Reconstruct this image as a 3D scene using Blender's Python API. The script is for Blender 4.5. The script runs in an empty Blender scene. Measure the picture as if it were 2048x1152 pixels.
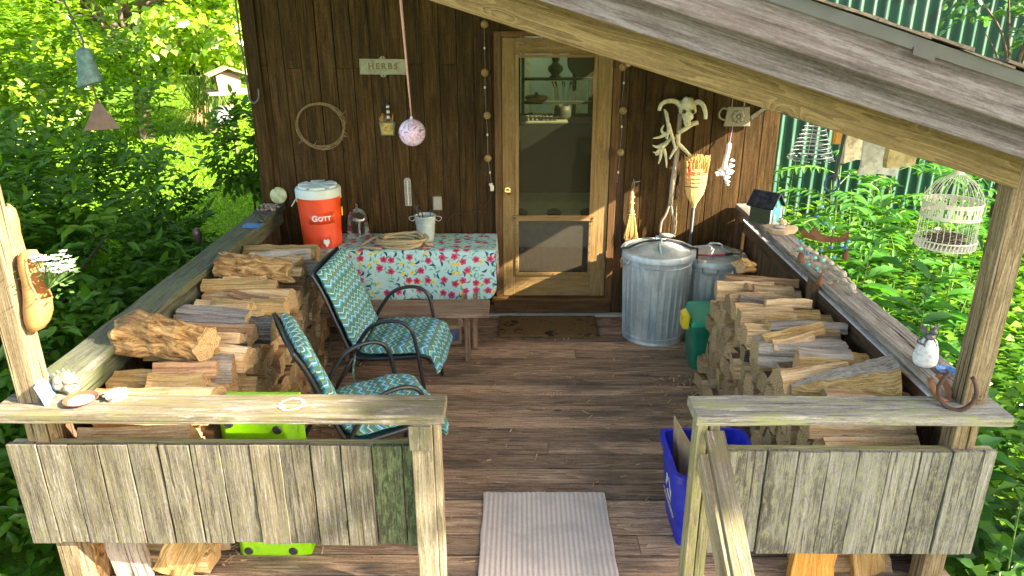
SKY_STRENGTH = .12
SUN_STRENGTH = 5.0
EXPO = 2.85
WB = 7600
import bpy, math, random
import numpy as np
from mathutils import Vector, Matrix, Euler, noise as mnoise

random.seed(11)
RNG = np.random.default_rng(5)
PI = math.pi
S = bpy.context.scene
COL = S.collection
rnd = random.uniform

# ------------------------------------------------------------------ mesh builder
class MB:
    def __init__(self):
        self.v = []; self.f = []; self.g = []; self.p = []; self.m = []
    def add(self, verts, faces, gc=None, pv=None, mi=0, M=None):
        b = len(self.v)
        off = Vector((rnd(-50, 50), rnd(-9, 9), rnd(-9, 9)))
        if pv is None: pv = random.random()
        for i, q in enumerate(verts):
            q = Vector(q)
            self.g.append(gc[i] if gc is not None else (q + off))
            self.v.append(M @ q if M is not None else q)
        for k, f in enumerate(faces):
            self.f.append([b + i for i in f])
            self.p.append(pv[k] if isinstance(pv, (list, tuple)) else pv)
            self.m.append(mi[k] if isinstance(mi, (list, tuple)) else mi)
        return self
    def box(self, x0, x1, y0, y1, z0, z1, grain='x', pv=None, mi=0, M=None, n=1, warp=0.0):
        """a board; n cuts along the grain, warp wobbles the long edges"""
        a = 'xyz'.index(grain)
        lo = [x0, y0, z0]; hi = [x1, y1, z1]
        o = [i for i in range(3) if i != a]
        vs = []; gs = []
        off = (rnd(-50, 50), rnd(-9, 9), rnd(-9, 9))
        for k in range(n + 1):
            t = k / n
            w1 = rnd(-warp, warp); w2 = rnd(-warp, warp); w3 = rnd(-warp, warp) ; w4 = rnd(-warp, warp)
            for (s, u) in ((0, 0), (1, 0), (1, 1), (0, 1)):
                q = [0, 0, 0]
                q[a] = lo[a] + (hi[a] - lo[a]) * t
                q[o[0]] = (hi if s else lo)[o[0]] + (w1 if s else w2)
                q[o[1]] = (hi if u else lo)[o[1]] + (w3 if u else w4)
                vs.append(q)
                gs.append((q[a] + off[0], q[o[0]] + off[1], q[o[1]] + off[2]))
        fs = [[3, 2, 1, 0]]
        for k in range(n):
            b = 4 * k
            for i in range(4):
                j = (i + 1) % 4
                fs.append([b + i, b + j, b + 4 + j, b + 4 + i])
        b = 4 * n
        fs.append([b, b + 1, b + 2, b + 3])
        # orientation: flip if the axis order is odd
        if a == 1: fs = [list(reversed(f)) for f in fs]
        return self.add(vs, fs, gs, pv, mi, M)
    def tube(self, pts, r, seg=8, closed=False, pv=None, mi=0, M=None, cap=True, flat=1.0):
        pts = [Vector(p) for p in pts]; n = len(pts)
        rs = r if isinstance(r, (list, tuple)) else [r] * n
        vs = []; gs = []; L = 0
        up = None
        off = rnd(-20, 20)
        for i, p in enumerate(pts):
            if closed: t = pts[(i + 1) % n] - pts[i - 1]
            else: t = pts[min(i + 1, n - 1)] - pts[max(i - 1, 0)]
            if t.length < 1e-9: t = Vector((0, 0, 1))
            t.normalize()
            if up is None:
                up = Vector((0, 0, 1)) if abs(t.z) < .9 else Vector((1, 0, 0))
            sd = t.cross(up)
            if sd.length < 1e-6: sd = t.orthogonal()
            sd.normalize(); up = sd.cross(t).normalized()
            if i: L += (p - pts[i - 1]).length
            for k in range(seg):
                a = 2 * PI * k / seg
                vs.append(p + sd * (math.cos(a) * rs[i]) + up * (math.sin(a) * rs[i] * flat))
                gs.append((L + off, math.cos(a) * rs[i], math.sin(a) * rs[i]))
        fs = []
        for i in range(n if closed else n - 1):
            j = (i + 1) % n
            for k in range(seg):
                l = (k + 1) % seg
                fs.append([i * seg + k, i * seg + l, j * seg + l, j * seg + k])
        if cap and not closed:
            fs.append(list(reversed(range(seg)))); fs.append([(n - 1) * seg + k for k in range(seg)])
        return self.add(vs, fs, gs, pv, mi, M)
    def lathe(self, prof, seg=32, pv=None, mi=0, M=None, rib=None, mis=None):
        """profile of (r, z) turned about z; rib(angle, z, r) -> r"""
        vs = []; gs = []
        for (r, z) in prof:
            for k in range(seg):
                a = 2 * PI * k / seg
                rr = rib(a, z, r) if rib else r
                vs.append((rr * math.cos(a), rr * math.sin(a), z)); gs.append((z, rr * math.cos(a), rr * math.sin(a)))
        fs = []; ms = []
        for i in range(len(prof) - 1):
            for k in range(seg):
                l = (k + 1) % seg
                fs.append([i * seg + k, i * seg + l, (i + 1) * seg + l, (i + 1) * seg + k])
                ms.append(mis[i] if mis else mi)
        return self.add(vs, fs, gs, pv, ms, M)
    def prism(self, out, t, axis='y', pv=None, mi=0, M=None, side_mi=None):
        """outline (a,b) extruded by t; axis y: (x,z) outline, front at y=0, back at y=t; axis z: (x,y)"""
        n = len(out)
        ar = sum(out[i][0] * out[(i + 1) % n][1] - out[(i + 1) % n][0] * out[i][1] for i in range(n))
        if ar < 0: out = list(reversed(out))
        if axis == 'y':
            vs = [(a, 0, b) for a, b in out] + [(a, t, b) for a, b in out]
        elif axis == 'z':
            vs = [(a, b, t) for a, b in out] + [(a, b, 0) for a, b in out]
        else:
            vs = [(t, a, b) for a, b in out] + [(0, a, b) for a, b in out]
        fs = [list(range(n)), list(reversed(range(n, 2 * n)))]
        for i in range(n):
            j = (i + 1) % n
            fs.append([j, i, n + i, n + j])
        ms = [mi, mi] + [mi if side_mi is None else side_mi] * n
        return self.add(vs, fs, None, pv, ms, M)
    def ball(self, c, r, seg=14, rings=9, pv=None, mi=0, M=None, sq=(1, 1, 1), nz=0.0):
        vs = []; fs = []
        for i in range(rings + 1):
            th = PI * i / rings
            for k in range(seg):
                a = 2 * PI * k / seg
                d = Vector((math.sin(th) * math.cos(a), math.sin(th) * math.sin(a), math.cos(th)))
                q = 1 + (nz * mnoise.noise(d * 2.3 + Vector(c) * 7) if nz else 0)
                vs.append(Vector(c) + Vector((d.x * sq[0], d.y * sq[1], d.z * sq[2])) * r * q)
        for i in range(rings):
            for k in range(seg):
                l = (k + 1) % seg
                fs.append([i * seg + k, (i + 1) * seg + k, (i + 1) * seg + l, i * seg + l])
        return self.add(vs, fs, None, pv, mi, M)
    def build(self, name, mats, parent=None, smooth=False, bevel=0.0, loc=None, rot=None, kind=None):
        me = bpy.data.meshes.new(name)
        me.from_pydata([tuple(q) for q in self.v], [], self.f)
        if not isinstance(mats, (list, tuple)): mats = [mats]
        for m in mats: me.materials.append(m)
        g = me.attributes.new('gc', 'FLOAT_VECTOR', 'POINT')
        g.data.foreach_set('vector', np.array([tuple(q) for q in self.g], dtype=np.float32).ravel())
        p = me.attributes.new('pv', 'FLOAT', 'FACE')
        p.data.foreach_set('value', np.array(self.p, dtype=np.float32))
        me.polygons.foreach_set('material_index', np.array(self.m, dtype=np.int32))
        if smooth: 
            me.polygons.foreach_set('use_smooth', [True] * len(self.f))
            if smooth != 'all': me.set_sharp_from_angle(angle=math.radians(38))
        me.update()
        o = bpy.data.objects.new(name, me); COL.objects.link(o)
        if parent: o.parent = parent
        if loc: o.location = loc
        if rot: o.rotation_euler = rot
        if kind: o['kind'] = kind
        if bevel:
            b = o.modifiers.new('edge', 'BEVEL'); b.width = bevel; b.segments = 2; b.limit_method = 'ANGLE'; b.angle_limit = 0.7
        return o

def empty(name, loc=(0, 0, 0), rz=0.0, rot=None):
    o = bpy.data.objects.new(name, None); COL.objects.link(o); o.location = loc
    o.rotation_euler = rot if rot else (0, 0, rz); o.empty_display_size = .1
    return o
def tag(o, label, cat, group=None, kind=None):
    o['label'] = label; o['category'] = cat
    if group: o['group'] = group
    if kind: o['kind'] = kind
    return o
def thing(name, label, cat, loc=(0, 0, 0), rz=0.0, group=None, rot=None):
    return tag(empty(name, loc, rz, rot), label, cat, group)
def copy_tree(o, parent=None):
    c = o.copy(); COL.objects.link(c)
    if parent: c.parent = parent
    for ch in list(o.children): copy_tree(ch, c)
    return c
def smoothpts(pts, n=6, closed=False):
    """Catmull-Rom through the points"""
    P = [Vector(p) for p in pts]; out = []
    m = len(P)
    for i in range(m if closed else m - 1):
        p0 = P[i - 1] if (closed or i > 0) else P[0]
        p1 = P[i]; p2 = P[(i + 1) % m]
        p3 = P[(i + 2) % m] if (closed or i + 2 < m) else P[-1]
        for k in range(n):
            t = k / n
            out.append(0.5 * ((2 * p1) + (p2 - p0) * t + (2 * p0 - 5 * p1 + 4 * p2 - p3) * t * t + (3 * p1 - p0 - 3 * p2 + p3) * t ** 3))
    if not closed: out.append(P[-1])
    return out
def text_mb(txt, size, depth, fn, mi=0, mb=None, offset=0.0, spacing=1.0):
    """lettering as mesh: fn maps (x, y, h) of the flat text to a point"""
    cu = bpy.data.curves.new('lettering', 'FONT'); cu.body = txt; cu.size = size; cu.extrude = depth / 2
    cu.align_x = 'CENTER'; cu.align_y = 'CENTER'; cu.offset = offset; cu.space_character = spacing; cu.resolution_u = 4
    ob = bpy.data.objects.new('lettering', cu); COL.objects.link(ob)
    dg = bpy.context.evaluated_depsgraph_get(); dg.update()
    me = bpy.data.meshes.new_from_object(ob.evaluated_get(dg))
    mb = mb or MB()
    mb.add([fn(v.co.x, v.co.y, v.co.z + depth / 2) for v in me.vertices], [list(p.vertices) for p in me.polygons], None, .5, mi)
    bpy.data.objects.remove(ob); bpy.data.meshes.remove(me); bpy.data.curves.remove(cu)
    return mb

# ------------------------------------------------------------------ materials
class Mat:
    def __init__(self, name):
        self.m = bpy.data.materials.new(name); self.m.use_nodes = True
        self.nt = self.m.node_tree; self.nt.nodes.clear()
        self.out = self.nt.nodes.new('ShaderNodeOutputMaterial')
    def n(self, t, ins=None, **kw):
        nd = self.nt.nodes.new('ShaderNode' + t)
        for k, v in kw.items(): setattr(nd, k, v)
        for k, v in (ins or {}).items():
            s = nd.inputs[k]
            if isinstance(v, bpy.types.NodeSocket): self.nt.links.new(v, s)
            else: s.default_value = v
        return nd
    def math(self, op, a, b=0.0, c=0.0, clamp=False):
        return self.n('Math', {0: a, 1: b, 2: c}, operation=op, use_clamp=clamp).outputs[0]
    def mul(self, a, b): return self.math('MULTIPLY', a, b)
    def addm(self, a, b): return self.math('ADD', a, b)
    def vscale(self, v, s): return self.n('VectorMath', {0: v, 1: s}, operation='MULTIPLY').outputs[0]
    def vadd(self, v, s): return self.n('VectorMath', {0: v, 1: s}, operation='ADD').outputs[0]
    def noise(self, v, scale=1.0, detail=3.0, rough=.55, dist=0.0):
        return self.n('TexNoise', {'Vector': v, 'Scale': scale, 'Detail': detail, 'Roughness': rough, 'Distortion': dist}).outputs[0]
    def step(self, x, lo, hi):
        return self.n('MapRange', {'Value': x, 'From Min': lo, 'From Max': hi, 'To Min': 0.0, 'To Max': 1.0}, interpolation_type='SMOOTHSTEP').outputs[0]
    def mix(self, f, a, b, mode='MIX'):
        nd = self.nt.nodes.new('ShaderNodeMix'); nd.data_type = 'RGBA'; nd.blend_type = mode
        for s, v in ((nd.inputs[0], f), (nd.inputs[6], a), (nd.inputs[7], b)):
            if isinstance(v, bpy.types.NodeSocket): self.nt.links.new(v, s)
            else: s.default_value = c4(v) if not isinstance(v, (int, float)) else v
        return nd.outputs[2]
    def ramp(self, f, stops, interp='LINEAR'):
        nd = self.n('ValToRGB', {0: f}); cr = nd.color_ramp; cr.interpolation = interp
        while len(cr.elements) < len(stops): cr.elements.new(.5)
        for e, (p, c) in zip(cr.elements, stops): e.position = p; e.color = c4(c)
        return nd.outputs[0]
    def attr(self, name, out='Vector'): return self.n('Attribute', attribute_name=name).outputs[out]
    def bump(self, h, strength=.3, dist=.01):
        return self.n('Bump', {'Height': h, 'Strength': strength, 'Distance': dist}).outputs[0]
    def done(self, col, rough=.7, metal=0.0, normal=None, spec=.5, **ex):
        ins = {'Base Color': c4(col) if not isinstance(col, bpy.types.NodeSocket) else col, 'Roughness': rough, 'Metallic': metal, 'Specular IOR Level': spec}
        if normal: ins['Normal'] = normal
        ins.update(ex)
        b = self.n('BsdfPrincipled', ins)
        self.nt.links.new(b.outputs[0], self.out.inputs[0])
        return self.m
def c4(c):
    c = tuple(c)
    return c if len(c) == 4 else c + (1.0,)

def wood(name, dark, mid, light, ring=7.0, ringk=.45, fib=1.0, lichen=None, stain=None, pale=None, knots=.0, bump=.35, rough=.85, pvk=.5, objrand=False, spec=.12, crack=0.0):
    """grain runs along gc.x; pv = a random number for each board"""
    m = Mat(name)
    gc = m.attr('gc'); pv = m.attr('pv', 'Fac')
    if objrand: pv = m.n('ObjectInfo').outputs['Random']
    n1 = m.noise(m.vscale(gc, (.75, 11, 11)), 1.0, 2.0, .45, .15)
    kmask = None
    if knots > 0:
        vo = m.n('TexVoronoi', {'Vector': m.vscale(gc, (4.2, 8.0, .6)), 'Scale': 1.0, 'Randomness': 1.0})
        gate = m.step(m.n('SeparateColor', {0: vo.outputs['Color']}).outputs[0], 1 - knots, 1 - knots + .02)
        kd = m.mul(m.math('SUBTRACT', 1.0, m.step(vo.outputs['Distance'], .0, .42)), gate)
        kmask = m.mul(m.math('SUBTRACT', 1.0, m.step(vo.outputs['Distance'], .05, .15)), gate)
        n1 = m.addm(n1, m.mul(kd, .28))
    rg = m.math('FRACT', m.addm(m.mul(n1, ring * 1.7), m.mul(m.noise(m.vscale(gc, (3, 60, 60)), 1.0, 2.0, .5), .35)))
    rg = m.math('POWER', rg, 1.8)
    fi = m.noise(m.vscale(gc, (7 * fib, 230 * fib, 230 * fib)), 1.0, 4.0, .7)
    st = m.noise(m.vscale(gc, (2.2, 48, 48)), 1.0, 6.0, .68)
    sk = m.noise(m.vscale(gc, (60, 150, 150)), 1.0, 3.0, .7)
    f = m.addm(m.addm(m.mul(rg, ringk * .5), m.mul(m.step(fi, .34, .68), .34)), m.addm(m.mul(m.step(st, .36, .64), .50 - ringk * .3), m.mul(m.step(sk, .35, .65), .20)))
    col = m.ramp(f, [(.05, dark), (.48, mid), (.95, light)])
    col = m.mix(1.0, col, m.n('CombineColor', {0: m.math('MULTIPLY_ADD', pv, pvk, 1 - pvk * .5), 1: m.math('MULTIPLY_ADD', pv, pvk * .94, 1 - pvk * .5), 2: m.math('MULTIPLY_ADD', pv, pvk * .86, 1 - pvk * .48)}).outputs[0], 'MULTIPLY')
    big = m.noise(m.vscale(gc, (1.3, 5, 5)), 1.0, 4.0, .62, .3)
    if stain:
        col = m.mix(m.mul(m.step(big, .47, .66), stain[1]), col, stain[0])
    if pale:
        b2 = m.noise(m.vadd(m.vscale(gc, (3.5, 22, 22)), (7, 3, 1)), 1.0, 8.0, .78, .1)
        col = m.mix(m.mul(m.step(b2, .52, .62), pale[1]), col, pale[0])
    if lichen:
        b3 = m.noise(m.vadd(m.vscale(gc, (lichen[2] * .5, lichen[2] * 1.6, lichen[2] * 1.6)), (3, 9, 4)), 1.0, 8.0, .8)
        col = m.mix(m.mul(m.step(b3, .5 - lichen[1] * .12, .62 - lichen[1] * .08), .85), col, lichen[0])
    h = m.addm(m.mul(fi, .5), m.mul(rg, .35))
    if crack > 0:
        ck = m.noise(m.vscale(gc, (2.0, 105, 105)), 1.0, 2.0, .5)
        cm = m.mul(m.math('SUBTRACT', 1.0, m.step(ck, .30, .40)), crack)
        col = m.mix(cm, col, (.012, .010, .009))
        h = m.math('SUBTRACT', h, cm)
    if kmask is not None:
        col = m.mix(m.mul(kmask, .82), col, tuple(c * .35 for c in dark))
    return m.done(col, rough, 0.0, m.bump(h, bump, .004), spec)

def plain(name, col, rough=.5, metal=0.0, var=.12, vs=18.0, bump=0.0, bs=90.0, spec=.5, dirt=None, **ex):
    """slightly uneven painted, moulded or metal surface"""
    m = Mat(name)
    g = m.attr('gc')
    n1 = m.noise(g, vs, 4.0, .6)
    c = m.mix(m.step(n1, .3, .7), tuple(x * (1 - var) for x in col), tuple(min(1, x * (1 + var)) for x in col))
    if dirt:
        c = m.mix(m.mul(m.step(m.noise(g, dirt[2], 6.0, .7), .5, .66), dirt[1]), c, dirt[0])
    r = m.math('MULTIPLY_ADD', n1, .18, rough - .09, True)
    nm = m.bump(m.noise(g, bs, 3.0, .6), bump, .003) if bump else None
    return m.done(c, r, metal, nm, spec, **ex)

def leafmat(name, dark, mid, light, trans=.35, gloss=.06):
    m = Mat(name)
    pv = m.attr('pv', 'Fac')
    col = m.ramp(pv, [(0.0, dark), (.55, mid), (1.0, light)])
    tcol = m.mix(1.0, col, (1.25, 1.3, .55, 1), 'MULTIPLY')
    d = m.n('BsdfDiffuse', {'Color': col}).outputs[0]
    t = m.n('BsdfTranslucent', {'Color': tcol}).outputs[0]
    g = m.n('BsdfGlossy', {'Color': (1, 1, .85, 1), 'Roughness': .38}).outputs[0]
    a = m.n('MixShader', {0: trans, 1: d, 2: t}).outputs[0]
    b = m.n('MixShader', {0: gloss, 1: a, 2: g}).outputs[0]
    m.nt.links.new(b, m.out.inputs[0])
    return m.m

W_WALL = wood('dark stained siding', (.014, .0075, .0022), (.047, .0255, .0078), (.105, .058, .020), ring=5, ringk=.35, knots=.10, pvk=.45, bump=.25, stain=((.026, .016, .007), .5), pale=((.13, .082, .042), .22), rough=.8)
W_DECK = wood('weathered deck boards', (.098, .056, .034), (.315, .195, .125), (.53, .37, .26), ring=9, ringk=.9, knots=.12, pvk=.85, bump=.5, stain=((.085, .068, .056), .75), pale=((.36, .225, .135), .6), crack=.4, rough=.8)
W_GREY = wood('silver weathered boards', (.034, .029, .023), (.098, .087, .070), (.215, .197, .165), ring=8, ringk=.4, knots=.26, pvk=.45, bump=.55, lichen=((.110, .104, .055), .15, 34), stain=((.072, .052, .024), .35), crack=.65)
W_GREEN = wood('lichen crusted boards', (.044, .041, .037), (.136, .129, .115), (.285, .275, .250), ring=7, ringk=.35, knots=.2, pvk=.26, bump=.55, lichen=((.20, .205, .125), .15, 36), stain=((.052, .045, .037), .75), pale=((.21, .205, .175), .6), crack=.65)
W_MOSS_SHADE = wood('mossy boards with painted shade', (.020, .023, .013), (.050, .053, .030), (.105, .108, .064), ring=7, ringk=.35, knots=.1, pvk=.2, bump=.5, lichen=((.11, .145, .065), .3, 34), crack=.4)  # moss colour, also darkened for the newel's shadow on these boards
W_CAPL = wood('dark algae stained rail', (.040, .038, .028), (.085, .085, .062), (.15, .15, .115), ring=6, ringk=.4, pvk=.2, bump=.6, lichen=((.10, .115, .055), .6, 14), stain=((.045, .045, .036), .6), pale=((.21, .21, .18), .35), crack=.7)
W_CAPR = wood('cracked grey rail', (.09, .075, .062), (.215, .185, .155), (.36, .32, .275), ring=7, ringk=.5, pvk=.2, bump=.8, stain=((.075, .062, .055), .7), pale=((.40, .36, .31), .5), crack=1.0)
W_CAPF = wood('sunbleached rail', (.056, .046, .033), (.120, .103, .077), (.200, .179, .142), ring=6, ringk=.4, pvk=.15, bump=.6, stain=((.095, .072, .036), .7), pale=((.33, .30, .245), .6), lichen=((.115, .108, .050), .3, 12), crack=.45)
W_CAPG = wood('grey green rail', (.080, .070, .060), (.18, .166, .145), (.30, .285, .255), ring=6, ringk=.4, pvk=.15, bump=.6, stain=((.105, .09, .085), .7), pale=((.42, .395, .335), .6), lichen=((.22, .23, .11), .3, 11), crack=.55)
W_POST = wood('weathered treated post', (.062, .043, .024), (.165, .123, .072), (.29, .23, .148), ring=8, ringk=.75, pvk=.15, bump=.7, stain=((.115, .080, .042), .6), crack=.9)
W_POSTG = wood('greenish treated post', (.10, .082, .045), (.21, .18, .105), (.34, .30, .19), ring=8, ringk=.6, pvk=.2, bump=.5, lichen=((.22, .22, .09), .4, 16), crack=.5)
W_BEAM = wood('treated pine beam', (.066, .043, .018), (.130, .093, .040), (.205, .152, .070), ring=9, ringk=.95, knots=.3, pvk=.1, bump=.35, stain=((.085, .056, .022), .5), crack=.25)
W_FASC = wood('grey brown fascia', (.052, .042, .041), (.108, .091, .089), (.18, .160, .161), ring=5, ringk=.3, knots=.03, pvk=.12, bump=.3, pale=((.24, .235, .24), .35), stain=((.085, .062, .053), .4), crack=.2)
W_DOOR = wood('golden cedar door', (.115, .064, .022), (.215, .132, .050), (.31, .205, .085), ring=6, ringk=.4, pvk=.22, bump=.2, stain=((.20, .115, .045), .5), pale=((.33, .25, .14), .35), rough=.6)
W_DFRM = wood('brown door frame', (.050, .024, .010), (.115, .060, .024), (.185, .105, .045), ring=6, ringk=.4, pvk=.25, bump=.25, stain=((.07, .035, .015), .5), rough=.65)
W_INNER = wood('brown railing boards', (.035, .020, .011), (.085, .052, .029), (.155, .100, .060), ring=6, ringk=.5, pvk=.4, bump=.35, crack=.3)
W_TABLE = wood('reddish old table', (.10, .055, .035), (.21, .135, .09), (.33, .24, .17), ring=7, ringk=.5, pvk=.3, bump=.4, stain=((.17, .085, .05), .6), crack=.4)
W_NEW = wood('yellow pine rail', (.10, .076, .045), (.205, .165, .105), (.33, .28, .195), ring=7, ringk=.8, pvk=.2, bump=.4, stain=((.14, .115, .055), .4), pale=((.42, .37, .28), .4), crack=.35)
# firewood: split faces, sawn ends, bark
W_LOG = wood('split firewood', (.22, .120, .050), (.50, .325, .165), (.70, .53, .33), ring=5, ringk=.6, fib=.5, pvk=.6, bump=1.0, objrand=True, stain=((.27, .155, .070), .5), pale=((.62, .50, .34), .45), crack=.3)
W_LOGR = wood('reddish split log', (.15, .070, .032), (.35, .195, .105), (.54, .36, .215), ring=6, ringk=.6, fib=.5, pvk=.4, bump=1.0, objrand=True, stain=((.17, .085, .045), .6), crack=.35)
W_LOGG = wood('golden split log', (.16, .090, .030), (.34, .215, .085), (.50, .355, .17), ring=8, ringk=.9, fib=.6, pvk=.3, bump=.9, objrand=True, stain=((.19, .105, .04), .5))
W_LOGD = wood('blackened split log', (.020, .018, .016), (.085, .075, .066), (.26, .22, .18), ring=6, ringk=.3, fib=.6, pvk=.2, bump=1.0, objrand=True, stain=((.022, .020, .018), .9), pale=((.36, .27, .17), .45))
W_LOGS = wood('silver cracked log', (.13, .105, .085), (.30, .255, .21), (.44, .385, .325), ring=6, ringk=.4, fib=.6, pvk=.2, bump=1.0, objrand=True, stain=((.16, .125, .10), .7), crack=.6)
W_LOGO = wood('orange split log', (.30, .13, .028), (.52, .245, .058), (.66, .36, .11), ring=5, ringk=.5, fib=.7, pvk=.1, bump=.7)
def endgrain():
    m = Mat('sawn log end')
    gc = m.attr('gc'); ob = m.n('ObjectInfo').outputs['Random']
    d = m.n('VectorMath', {0: m.vscale(gc, (0, 1, 1))}, operation='LENGTH').outputs['Value']
    rr = m.math('SINE', m.addm(m.mul(d, 520), m.mul(m.noise(gc, 30, 3), 9)))
    n = m.noise(gc, 55, 5, .7)
    vo = m.n('TexVoronoi', {'Vector': m.vscale(gc, (0, 26, 26)), 'Scale': 1.0}, feature='DISTANCE_TO_EDGE').outputs['Distance']
    f = m.addm(m.addm(m.mul(m.math('MULTIPLY_ADD', rr, .5, .5), .22), m.mul(n, .50)), .12)
    f = m.math('SUBTRACT', f, m.mul(m.math('SUBTRACT', 1.0, m.step(vo, .0, .045)), .30))
    c = m.ramp(f, [(.15, (.20, .130, .065)), (.5, (.43, .31, .18)), (.9, (.60, .47, .31))])
    c = m.mix(1.0, c, m.ramp(ob, [(0, (.60, .54, .48)), (.5, (.95, .90, .80)), (1, (1.1, .98, .80))]), 'MULTIPLY')
    return m.done(c, .9, 0, m.bump(n, .45, .002), .2)
W_END = endgrain()
def barkmat():
    m = Mat('rough bark')
    gc = m.attr('gc')
    n = m.noise(m.vscale(gc, (14, 55, 55)), 1.0, 5, .65)
    c = m.ramp(n, [(.25, (.035, .022, .014)), (.5, (.13, .080, .045)), (.75, (.27, .185, .115))])
    return m.done(c, .95, 0, m.bump(n, 1.0, .012), .2)
W_BARK = barkmat()
def burlmat():
    m = Mat('gnarled burl wood')
    gc = m.attr('gc')
    n = m.noise(m.vscale(gc, (11, 34, 34)), 1.0, 8, .75, .8)
    n2 = m.noise(gc, 6, 4, .6)
    c = m.ramp(n, [(.34, (.035, .019, .009)), (.47, (.20, .105, .038)), (.58, (.40, .25, .105)), (.75, (.58, .42, .23))])
    c = m.mix(m.mul(m.step(n2, .5, .62), .6), c, (.12, .075, .04))
    return m.done(c, .9, 0, m.bump(n, .9, .007), .2)
W_BURL = burlmat()

M_GALV = None
def galv():
    m = Mat('galvanised steel')
    g = m.attr('gc')
    vo = m.n('TexVoronoi', {'Vector': g, 'Scale': 60.0}).outputs['Color']
    k = m.n('SeparateColor', {0: vo}).outputs[0]
    n = m.noise(m.vscale(g, (3, 6, 6)), 1.0, 5, .6)
    c = m.mix(m.step(n, .35, .68), (.38, .43, .43), (.62, .67, .66))
    c = m.mix(m.mul(k, .25), c, (.74, .78, .78))
    st = m.noise(m.vadd(m.vscale(g, (1.5, 9, 9)), (2, 5, 1)), 1.0, 3, .5)
    c = m.mix(m.mul(m.step(st, .54, .66), .55), c, (.12, .33, .40))
    ng = m.noise(m.vscale(g, (25, 90, 90)), 1.0, 3, .6)
    c = m.mix(m.mul(m.step(ng, .62, .72), .4), c, (.62, .62, .58))
    r = m.math('MULTIPLY_ADD', n, .25, .36)
    return m.done(c, r, .45, m.bump(n, .08, .004), .5)
M_GALV = galv()
M_BLACK = plain('black powder coat', (.014, .015, .017), .38, 0, .2)
M_BLKRUB = plain('black rubber', (.016, .016, .017), .6)
M_TEAL = plain('teal sling fabric', (.004, .085, .105), .75, 0, .15, 60, .3, 400)
M_RUST = plain('rusted iron', (.125, .052, .028), .9, .2, .35, 25, .6, 120, dirt=((.20, .095, .05), .6, 14))
M_RUSTD = plain('dark rusted iron', (.075, .040, .028), .85, .3, .35, 25, .5, 120, dirt=((.16, .075, .04), .5, 18))
M_BRASS = plain('polished brass', (.80, .56, .17), .22, 1.0, .08)
M_WIRE = plain('bare steel wire', (.42, .43, .43), .4, .85, .15)
M_CREAM = plain('chipped cream enamel', (.62, .60, .46), .55, 0, .1, 30, .15, 80, dirt=((.30, .25, .13), .7, 30))
M_ORANGE = plain('orange cooler plastic', (.74, .062, .010), .42, 0, .12, 9, dirt=((.50, .055, .018), .5, 16))
M_LIDW = plain('pale cooler lid', (.55, .63, .58), .5, 0, .06, 12, dirt=((.40, .44, .38), .45, 14))
M_WHITE = plain('white paint', (.66, .66, .64), .5, 0, .05)
M_YEL = plain('yellow plastic', (.80, .58, .03), .4, 0, .06)
M_GRN = plain('green bin plastic', (.004, .17, .095), .33, 0, .12, 8)
M_GRN2 = plain('bright green lid plastic', (.006, .30, .185), .35, 0, .1, 8)
M_BLUE = plain('blue bin plastic', (.008, .022, .40), .42, 0, .25, 9, dirt=((.05, .06, .26), .5, 22))
M_LIME = plain('lime plastic', (.19, .47, .008), .4, 0, .12, 9, dirt=((.13, .27, .03), .5, 20))
M_CARD = plain('brown cardboard', (.36, .225, .115), .85, 0, .12, 22)
M_ROPE = plain('hemp rope', (.40, .30, .16), .9, 0, .25, 120, .8, 300)
M_TWIG = plain('dry vine twigs', (.22, .150, .070), .9, 0, .4, 60, .6, 200)
M_BONE = plain('old bone', (.58, .54, .36), .7, 0, .16, 30, .4, 90, dirt=((.30, .25, .13), .6, 18))
M_STRAW = plain('broom straw', (.58, .36, .12), .8, 0, .45, 160, .6, 300)
M_RED = plain('red stitching', (.50, .025, .02), .7)
M_DARKM = plain('dark painted handle', (.030, .030, .030), .6, 0, .4, 30)
M_HAND = wood('worn shovel handle', (.16, .12, .09), (.32, .25, .19), (.48, .40, .31), ring=5, bump=.2, pvk=.1, rough=.6)
M_PATINA = plain('verdigris bronze', (.065, .135, .125), .7, .25, .35, 30, .4, 70, dirt=((.06, .075, .06), .7, 22))
M_COPPER = plain('dull brown copper sail', (.095, .066, .058), .6, .35, .2, 26, dirt=((.14, .085, .045), .5, 12))
M_CLAY = plain('tan clog leather', (.34, .145, .045), .62, 0, .18, 20, .2, 60, dirt=((.19, .075, .025), .5, 12))
M_CLAYD = plain('brown clog leather', (.26, .135, .055), .7, 0, .2, 20)
M_GLASSY = None
def thinglass(name, tint=(1, 1, 1), refl=.9, rough=.02, base=.0, film=None):
    m = Mat(name)
    fr = m.n('Fresnel', {'IOR': 1.5}).outputs[0]
    t = m.n('BsdfTransparent', {'Color': c4(tint)}).outputs[0]
    if film:
        d = m.n('BsdfDiffuse', {'Color': c4(film[0])}).outputs[0]
        t = m.n('MixShader', {0: film[1], 1: t, 2: d}).outputs[0]
    g = m.n('BsdfGlossy', {'Color': (1, 1, 1, 1), 'Roughness': rough}).outputs[0]
    mx = m.n('MixShader', {0: m.math('MULTIPLY_ADD', fr, refl, base, True), 1: t, 2: g}).outputs[0]
    m.nt.links.new(mx, m.out.inputs[0])
    return m.m
M_PANE = thinglass('window pane', (.66, .70, .52), .06, .01, film=((.30, .27, .16), .06))
M_BELLJ = thinglass('clear bell jar glass', (.93, .96, .95), 1.0, .02, .03)
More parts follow.
